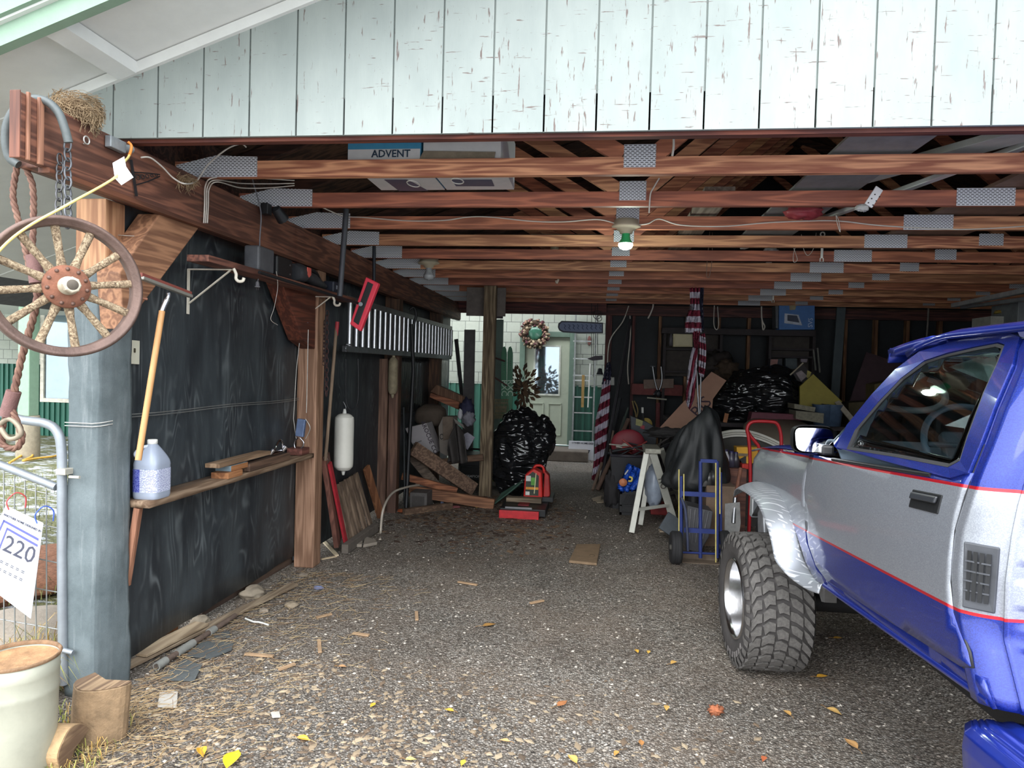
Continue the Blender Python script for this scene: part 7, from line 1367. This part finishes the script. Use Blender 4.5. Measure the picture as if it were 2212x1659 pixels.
# workbench with big bag etc.
wb=thing('workbench','long dark workbench along the rear wall under the heaped bags and boards','workbench',(3.2,9.6,0))
zb2=.98; b=MB(); b.bb((1.0,9.1,zb2-.05),(6.4,10.4,zb2)); obj('bench_top',b,DB,wb)
for x in(1.05,2.7,4.4,6.3):
    for y in(9.15,10.3): b=MB(); b.box((x,y,(zb2-.05)/2),(.09,.09,zb2-.05)); obj('leg',b,DB,wb)
b=MB(); b.bb((1.05,9.9,.3),(6.35,10.3,.34)); obj('lower_shelf_board',b,DB,wb)
bc_=aY(1640,845,9.4)
trashbag('garbage_bag','big black garbage bag lying on the workbench below the rear bookcase','bag',[((bc_.x+.12,9.55,zb2+.36),(.48,.38,.36),21),((bc_.x-.30,9.5,zb2+.22),(.45,.32,.22),8)])
t=thing('cardboard_sheet','big tan cardboard sheet with dark letters leaning behind the hung flag','cardboard',tuple(aY(1490,880,9.0))); pslab('sheet',[(1421,928),(1537,803),(1569,822),(1540,862),(1538,885),(1510,925)],9.085,.01,plain((172,134,114),.85,0,.06,.05),t,0)
b=MB(); b.text('BIS',aY(1515,880,9.08),aY(1540,850,9.08)-aY(1500,895,9.08),aY(1500,860,9.08)-aY(1515,878,9.08),.22,.001); obj('lettering',b,plain((60,40,52),.7),t)
b=MB(); e=aY(1570,893,9.12); b.bar(e,(e.x-.02,9.12,.985),.05,.02,(0,1,0)); one('orange_stick','short orange-brown stick upright in front of the rear garbage bag','stick',b,plain((160,106,70),.7))
slab('maroon_board','long dark red board lying in front of the rear garbage bag','board',[(1625,890),(1745,897),(1742,908),(1620,912)],8.9,.19,plain((96,40,54),.6,0,.2,.1))
b=MB(); cc=aY(1700,945,8.3); b.lathe([(0,.0),(.42,.0),(.43,.015),(.42,.03),(0,.03)],V((cc.x,8.6,.92)),(0,-.35,.94),40); tt=thing('round_table','round tan table top tilted behind the red hand truck','table',(cc.x,8.5,0)); obj('table_top',b,plain((132,120,106),.7,0,.06,.05),tt); b=MB(); b.cyl((cc.x,8.6,0),(cc.x,8.6,.9),.05,10); obj('table_leg',b,DST,tt)
slab('yellow_board','dull yellow board standing on the bench right of the rear garbage bag','board',[(1728,835),(1757,808),(1820,868),(1800,882),(1728,882)],9.1,.04,plain((140,128,56),.7,0,.1,.05))
t=thing('black_pennant','black and yellow printed pennant on a stick above the yellow board','pennant',tuple(aY(1735,810,9.3))); pslab('pennant_cloth',[(1712,805),(1733,786),(1758,810),(1742,830),(1722,822)],9.3,.02,plain((42,38,40),.7),t); pslab('grey_panel',[(1719,806),(1731,800),(1744,812),(1731,824)],9.29,.006,plain((134,124,126),.7),t); pslab('yellow_board',[(1744,800),(1753,804),(1748,818),(1742,815)],9.29,.006,plain((156,146,80),.7),t); b=MB(); b.cyl(aY(1707,810,9.27),aY(1735,784,9.27),.01,6); obj('stick',b,plain((160,150,130),.7),t)
for x,l in((1776,'left'),(1797,'right')):
    b=MB(); e=aY(x,920,9.0); b.lathe([(0,0),(.10,0),(.125,.26),(.13,.27),(.12,.27)],V((e.x,9.0,max(e.z,.985))),(0,0,1),24); one('blue_bucket','%s one of two blue-grey plastic buckets beside the yellow board'%l,'bucket',b,plain((66,84,108),.5),'pair of blue-grey buckets')
for k,(q,l,c) in enumerate((([(1716,872),(1762,880),(1760,890),(1716,883)],'upper grey slatted tray','x'),([(1719,887),(1780,893),(1779,915),(1719,905)],'lower pale slatted tray','y'))):
    slab('slatted_tray',l+' stacked left of the blue-grey buckets','tray',q,8.8,.3,plain((120,116,100),.7,0,.3,.2,30.))
b=MB(); b.bar(aY(1808,868,9.0),aY(1848,915,8.7),.06,.02,(0,1,0)); one('pale_stake','pale wooden stake slanting right of the buckets','stake',b,plain((150,142,128),.8))
slab('plywood_sheet','large dark brown panel leaning against the rear wall left of the truck roof','panel',[(1836,865),(1872,760),(1962,790),(1990,900),(1836,900)],9.9,.03,plain((64,46,52),.8,0,.15,.2))
slab('olive_carton','olive-brown carton in front of the dark brown panel','box',[(1889,830),(1930,822),(1935,870),(1889,872)],9.6,.3,plain((96,84,50),.8))
slab('olive_carton','wide dark olive carton low behind the truck hood','box',[(1833,870),(1900,866),(1900,930),(1833,930)],9.4,.3,plain((70,62,40),.8))
b=MB(); a=aY(1818,648,10.62); e=aY(1802,870,10.55); e=a+(e-a)*(a.z/(a.z-e.z)); b.bar(a,e,.12,.04,(0,1,0)); one('tall_plank','tall grey-green plank leaning on the rear wall right of the blue carton','plank',b,plain((78,88,92),.7,0,.1,.1))
b=MB(); b.blob(aY(1545,790,10.3),(.25,.2,.2),.5,3.,13); one('dark_heap','shapeless dark heap on the bench behind the hung flag','heap',b,plain((50,44,42),.9,0,.4,.3,14.))
b=MB(); b.blob(aY(1570,800,10.1),(.16,.15,.14),.5,3.,3); one('brown_plant','dried brown plant heap on the bench left of the rear garbage bag','dried plant',b,plain((78,64,52),.9,0,.4,.5,20.))
for x,y0,y1,l in((1757,755,800,'left'),(1766,752,805,'right')): b=MB(); b.cyl(aY(x,y0,10.45),aY(x+5,y1,10.35),.015,6); one('thin_stick','%s thin grey stick standing by the lower rear bookcase'%l,'stick',b,plain((110,110,104),.7))
# ================= ground things =================
def stones(name,label,n,reg,r0,r1,cols,seed,flat=.55,elong=1.,soft=None):
    rr=random.Random(seed); b=MB()
    for i in range(n):
        x0,y0,x1,y1=reg; y=y0+(y1-y0)*rr.random()**1.5; x=rr.uniform(x0,x1)
        if soft:
            while True:
                x=rr.uniform(x0,x1); y=rr.uniform(y0,y1); q=((x-soft[0])/soft[2])**2+((y-soft[1])/soft[3])**2+mnoise.noise(V((x*2.2,y*2.2,seed)))*.9
                if rr.random()<math.exp(-max(0,q)): break
        r=r0+(r1-r0)*rr.random()**3; a=rr.uniform(0,6.28); c,s=math.cos(a)*r,math.sin(a)*r; e=elong*rr.uniform(.8,1.3); h=r*flat*rr.uniform(.6,1.2); z=h*.45
        p=V((x,y,z)); b.m=rr.randrange(len(cols)); k=lambda:rr.uniform(.75,1.15)
        b.add([p+V((c*e*k(),s*e*k(),0)),p+V((-s*k(),c*k(),rr.uniform(-.2,.3)*h)),p+V((-c*e*k(),-s*e*k(),0)),p+V((s*k(),-c*k(),rr.uniform(-.2,.3)*h)),p+V((rr.uniform(-.3,.3)*r,rr.uniform(-.3,.3)*r,h)),p+V((0,0,-h))],[(0,1,4),(1,2,4),(2,3,4),(3,0,4),(1,0,5),(2,1,5),(3,2,5),(0,3,5)])
    o=one(name,label,name.replace('_',' '),b,[plain(c,.85,0,.12,0) for c in cols]); o['kind']='stuff'
stones('gravel_stones','small loose stones scattered over the gravel ground',16000,(-2.3,1.9,3.2,9.5),.0035,.012,[(134,124,114),(108,98,90),(164,154,142),(90,80,74),(188,180,168)],3)
stones('wood_chips','thin wood chips and bark crumbs on the near left gravel',5200,(-2.25,1.9,.9,3.6),.005,.017,[(146,128,104),(112,94,76),(168,150,124),(90,76,62)],8,.22,1.7,(-1.5,2.3,1.3,1.0))
stones('bark_debris','brown leaf and bark debris along the foot of the left pile',2600,(-2.1,5.6,-.2,8.6),.008,.035,[(104,80,62),(80,62,50),(128,104,82),(66,52,44)],9,.18,1.6,(-1.2,7.4,.75,.9))
rr=random.Random(21); b=MB()
for i in range(1500):
    x=-2.27+abs(rr.gauss(0,.42)); y=rr.uniform(2.1,5.0) if i%3 else rr.uniform(2,3.0); a=rr.gauss(1.0,.9); L=rr.uniform(.04,.15); p=V((x,y,rr.uniform(.006,.02))); d=V((math.cos(a),math.sin(a),0)); n=V((-d.y,d.x,0))*rr.uniform(-.2,.2)*L
    b.m=i%3; b.tube([p,p+d*L*.5+n,p+d*L],.0011,3,caps=False)
o=one('straw_litter','dry straw and needles strewn along the foot of the black wall','straw',b,[plain(c,.85,0,.1,0) for c in((176,148,108),(146,116,84),(196,172,130))]); o['kind']='stuff'
# leaves
def leafm(): pass
def leaf(x,y,s,c,label,a=None):
    s*=1.55
    rr=random.Random(int(x*7+y)); a=rr.uniform(0,6.28) if a is None else a; p=aZ(x,y,.012); t=thing('fallen_leaf',label,'leaf',tuple(p),'fallen leaves on the gravel'); d=V((math.cos(a),math.sin(a),0)); n=V((-d.y,d.x,0)); b=MB()
    W_=[0,.30,.46,.50,.44,.30,.12,0]; cu=rr.uniform(.05,.22)
    def fn(u,v): k=u*7; i=min(int(k),6); w=W_[i]+(W_[i+1]-W_[i])*(k-i); q=(v-.5)*2; return p+d*(u-.5)*s+n*(q*w*s*.5)+V((0,0,cu*s*(q*q*w*2+.5*(u-.5)**2)))
    b.grid(fn,14,6); obj('blade',b,plain(c,.6,0,.18,.1,30.),t,solid=.0008)
    b=MB(); b.tube([p-d*s*.5,p-d*s*.72+n*.04*s+V((0,0,.004)),p-d*s*.95+n*.1*s],.0012,4); obj('stem',b,plain((150,110,60),.7),t)
LV=[(436,1626,.052,(206,158,52),'yellow-brown leaf left of the biggest yellow leaf at the bottom edge'),(503,1640,.085,(240,196,44),'biggest bright yellow leaf at the bottom edge'),(656,1596,.045,(224,160,60),'orange-yellow leaf lying right of the biggest yellow leaf'),(970,1534,.032,(206,158,60),'small yellow leaf at bottom centre'),(1000,1648,.030,(214,180,70),'pale yellow leaf at the very bottom centre'),(888,1640,.030,(214,190,110),'pale leaf with stem at the bottom left of centre'),(1057,1350,.06,(150,112,60),'brown curled leaf in the middle of the gravel'),(1236,1640,.045,(206,164,90),'tan leaf at the bottom right of centre'),(1215,1519,.05,(170,112,70),'brown leaf piece right of bottom centre'),(1331,1628,.028,(200,150,80),'small tan leaf between bottom centre and the truck'),(1385,1604,.032,(170,120,70),'brown leaf below the front tyre to its left'),(1376,1407,.030,(200,156,60),'first of two small yellow leaves left of the front tyre'),(1401,1409,.028,(204,166,80),'second of two small yellow leaves left of the front tyre'),(1456,1432,.035,(190,150,80),'tan leaf just left below the two small yellow leaves'),(1440,1530,.035,(196,160,90),'tan leaf in front of the tyre, lower left'),(1776,1461,.045,(214,160,52),'yellow-orange leaf just right of the front tyre'),(1802,1537,.05,(190,154,90),'tan leaf right of and nearer than the front tyre'),(1838,1606,.055,(196,150,96),'tan leaf with a stem near the watermark-free lower right corner'),(1648,1320,.04,(190,120,50),'orange leaf under the front tyre edge'),(1568,1284,.035,(150,110,80),'brown leaf left of the tyre rim'),(1810,1378,.04,(196,150,60),'leaf in the shade beneath the truck door'),(805,1523,.03,(210,170,60),'small yellow leaf near the split log'),(1700,1540,.035,(180,140,80),'tan leaf straight below the front tyre'),(1090,1600,.03,(190,150,100),'small tan leaf at bottom centre, lower'),(740,1440,.03,(170,130,90),'small brown leaf on the left gravel'),(1650,1640,.03,(176,96,60),'reddish leaf at the bottom edge below the tyre')]
for l in LV: leaf(l[0],l[1],l[2],l[3],l[4].replace('near the watermark-free lower right corner','near the lower right corner'))
b=MB(); b.blob(aZ(1545,1542)+V((0,0,.018)),(.032,.025,.02),.8,7.,3,20,14); one('pine_cone','reddish brown pine cone on the gravel below the front tyre','pine cone',b,plain((158,94,62),.8,0,.3,.6,40.))
# floor tile
b=MB(); b.poly([aZ(x,y,.004) for x,y in((1246,1180),(1297,1180),(1289,1222),(1229,1216))],(0,0,.022)); tl=thing('stone_tile','square brown-grey stone tile lying alone in the middle of the gravel','tile',tuple(aZ(1264,1200))); obj('tile',b,plain((128,106,82),.8,0,.2,.4,12.),tl,bev=.003)
b=MB(); b.tube([aZ(1279,1200,.028)+V((math.cos(k)*.022,math.sin(k)*.03,0)) for k in [2*math.pi*i/16 for i in range(16)]],.002,4,closed=True); obj('ring_mark',b,plain((96,80,62),.8),tl)
# boards along the left wall
def gboard(label,p,q,w,h,m,z=0.01,name='ground_board'): b=MB(); a=aZ(*p)+V((0,0,z+h/2)); c=aZ(*q)+V((0,0,z+h/2)); b.bar(a,c,w,h); return one(name,label,'board',b,m,bev=.003)
gboard('short orange-brown board on the ground at the foot of the felt-wrapped post',(240,1425),(378,1362),.05,.07,wood((196,146,104),(144,98,66),'y',12,.75,.15))
gboard('long grey weathered lath lying along the foot of the black wall',(245,1462),(636,1268),.065,.018,wood((166,148,124),(124,106,86),'y',12,.8,.2),.012)
gboard('pale short plank lying beside the long grey lath',(300,1432),(436,1362),.10,.016,wood((176,156,128),(134,114,90),'y',12,.8,.15),.035)
gboard('dark old board standing on edge against the foot of the black wall',(432,1335),(640,1212),.03,.09,wood((104,84,70),(70,54,46),'y',12,.85,.4))
pv=thing('rusty_pipe','rusty pipe with a grey sleeve lying beside the long grey lath','pipe',tuple(aZ(430,1385))); p0_=aZ(338,1440,.025); p1_=aZ(508,1330,.025)
b=MB(); b.cyl(p0_,p1_,.016,12); obj('pipe',b,plain((104,88,78),.8,.2,.3,.5,20.),pv)
for f0,f1 in((.0,.10),(.22,.42),(.62,.70)): b=MB(); b.cyl(p0_.lerp(p1_,f0),p0_.lerp(p1_,f1),.022,12); obj('sleeve',b,plain((138,138,132),.8,.1,.2,.4),pv)
def rock(label,x,y,r,seed,c=(150,138,120)): b=MB(); b.blob(aZ(x,y)+V((0,0,r[2]*.5)),r,.35,1.8,seed,24,16); return one('rock',label,'rock',b,plain(c,.9,0,.15,.4,16.))
rock('rounded tan rock lying on the boards near the inner post',545,1288,(.075,.085,.045),3); rock('smaller flat tan rock halfway along the foot of the wall',432,1345,(.055,.06,.025),5)
rock('small tan stone on the gravel near the inner post',630,1310,(.045,.04,.02),7,(146,132,112)); rock('pebble beside the long lath end',570,1322,(.03,.03,.015),8,(150,138,122)); rock('small stone by the inner post foot',655,1245,(.035,.03,.018),9,(130,118,104))
for q,l in(([(345,1470),(400,1425),(436,1440),(420,1472)],'dark felt shingle scrap nearest the camera on the left ground'),([(400,1418),(440,1385),(505,1390),(500,1405),(455,1424)],'second dark felt shingle scrap beside the rusty pipe'),([(460,1372),(495,1365),(497,1378),(465,1380)],'small dark shingle scrap near the pipe end')):
    b=MB(); b.poly([aZ(x,y,.006) for x,y in q],(0,0,.006)); one('shingle_scrap',l,'shingle',b,plain((86,90,90),.9,0,.2,.6,60.))
for q,l in(([(345,1497),(384,1495),(382,1530),(340,1528)],'flat whitish scrap in the straw right of the split log'),([(585,1540),(603,1538),(606,1550),(588,1551)],'small white scrap on the near gravel')):
    b=MB(); b.poly([aZ(x,y,.008) for x,y in q],(0,0,.004)); one('paper_scrap',l,'paper',b,plain((176,170,160),.8,0,.2,.2))
b=MB(); b.tube(spline([aZ(530,1336,.02),aZ(548,1343,.02),aZ(560,1344,.02),aZ(580,1350,.015)],4),.006,6); one('white_twig','small white plastic twig-like piece near the long lath','scrap',b,WHT)
litter('small blue-white crumpled wrapper near the foot of the inner post',688,1272,.035,(130,140,176),8)
for i in range(8):
    x,y=[(560,1415),(620,1440),(690,1395),(780,1370),(700,1330),(900,1330),(1010,1260),(1160,1300)][i]; l=['on the left gravel beside the long lath','just right of the straw','midway on the left gravel','left of the gravel middle','behind the small wood chips on the left','farther back in the gravel middle','toward the fuel can','right of the gravel middle'][i]
    rr=random.Random(i); a=aZ(x,y,.01); d=V((math.cos(i),math.sin(i),0))*rr.uniform(.04,.09); b=MB(); b.bar(a-d,a+d,.02,.010); one('wood_splinter','wood splinter lying '+l,'splinter',b,plain((160,132,102),.85,0,.2,.2))
# firewood and debris outside left, seen through the wheel spokes
rr=random.Random(31)
for i in range(14):
    break
b=MB()
for i in range(170):
    c=aY(rr.uniform(-30,165),rr.uniform(560,625),10.4); c.z=max(c.z,2.56); e=c+V((rr.uniform(-.5,.6),rr.uniform(-.2,.2),rr.uniform(-.3,.5))); e.z=max(e.z,2.56); b.m=i%3
    b.tube(spline([c,c.lerp(e,.5)+V((0,0,.05)),e],4),rr.uniform(.005,.018),5)
o=one('brush_pile','tangled brush and twigs heaped on the low porch roof outside','brush',b,[plain(c,.9) for c in((112,96,80),(150,136,118),(86,96,64))]); o['kind']='stuff'
for i,(x,y) in enumerate(((22,598),(38,603),(30,585))):
    b=MB(); c=aY(x,y,10.2); c.z=2.62+(.12 if i==2 else 0); b.blob(c,(.10,.1,.075),.3,3.,i); one('snow_lump',('left','right','top')[i]+' snow lump among the brush on the porch roof','snow',b,plain((225,228,232),.8,0,.05,.1))
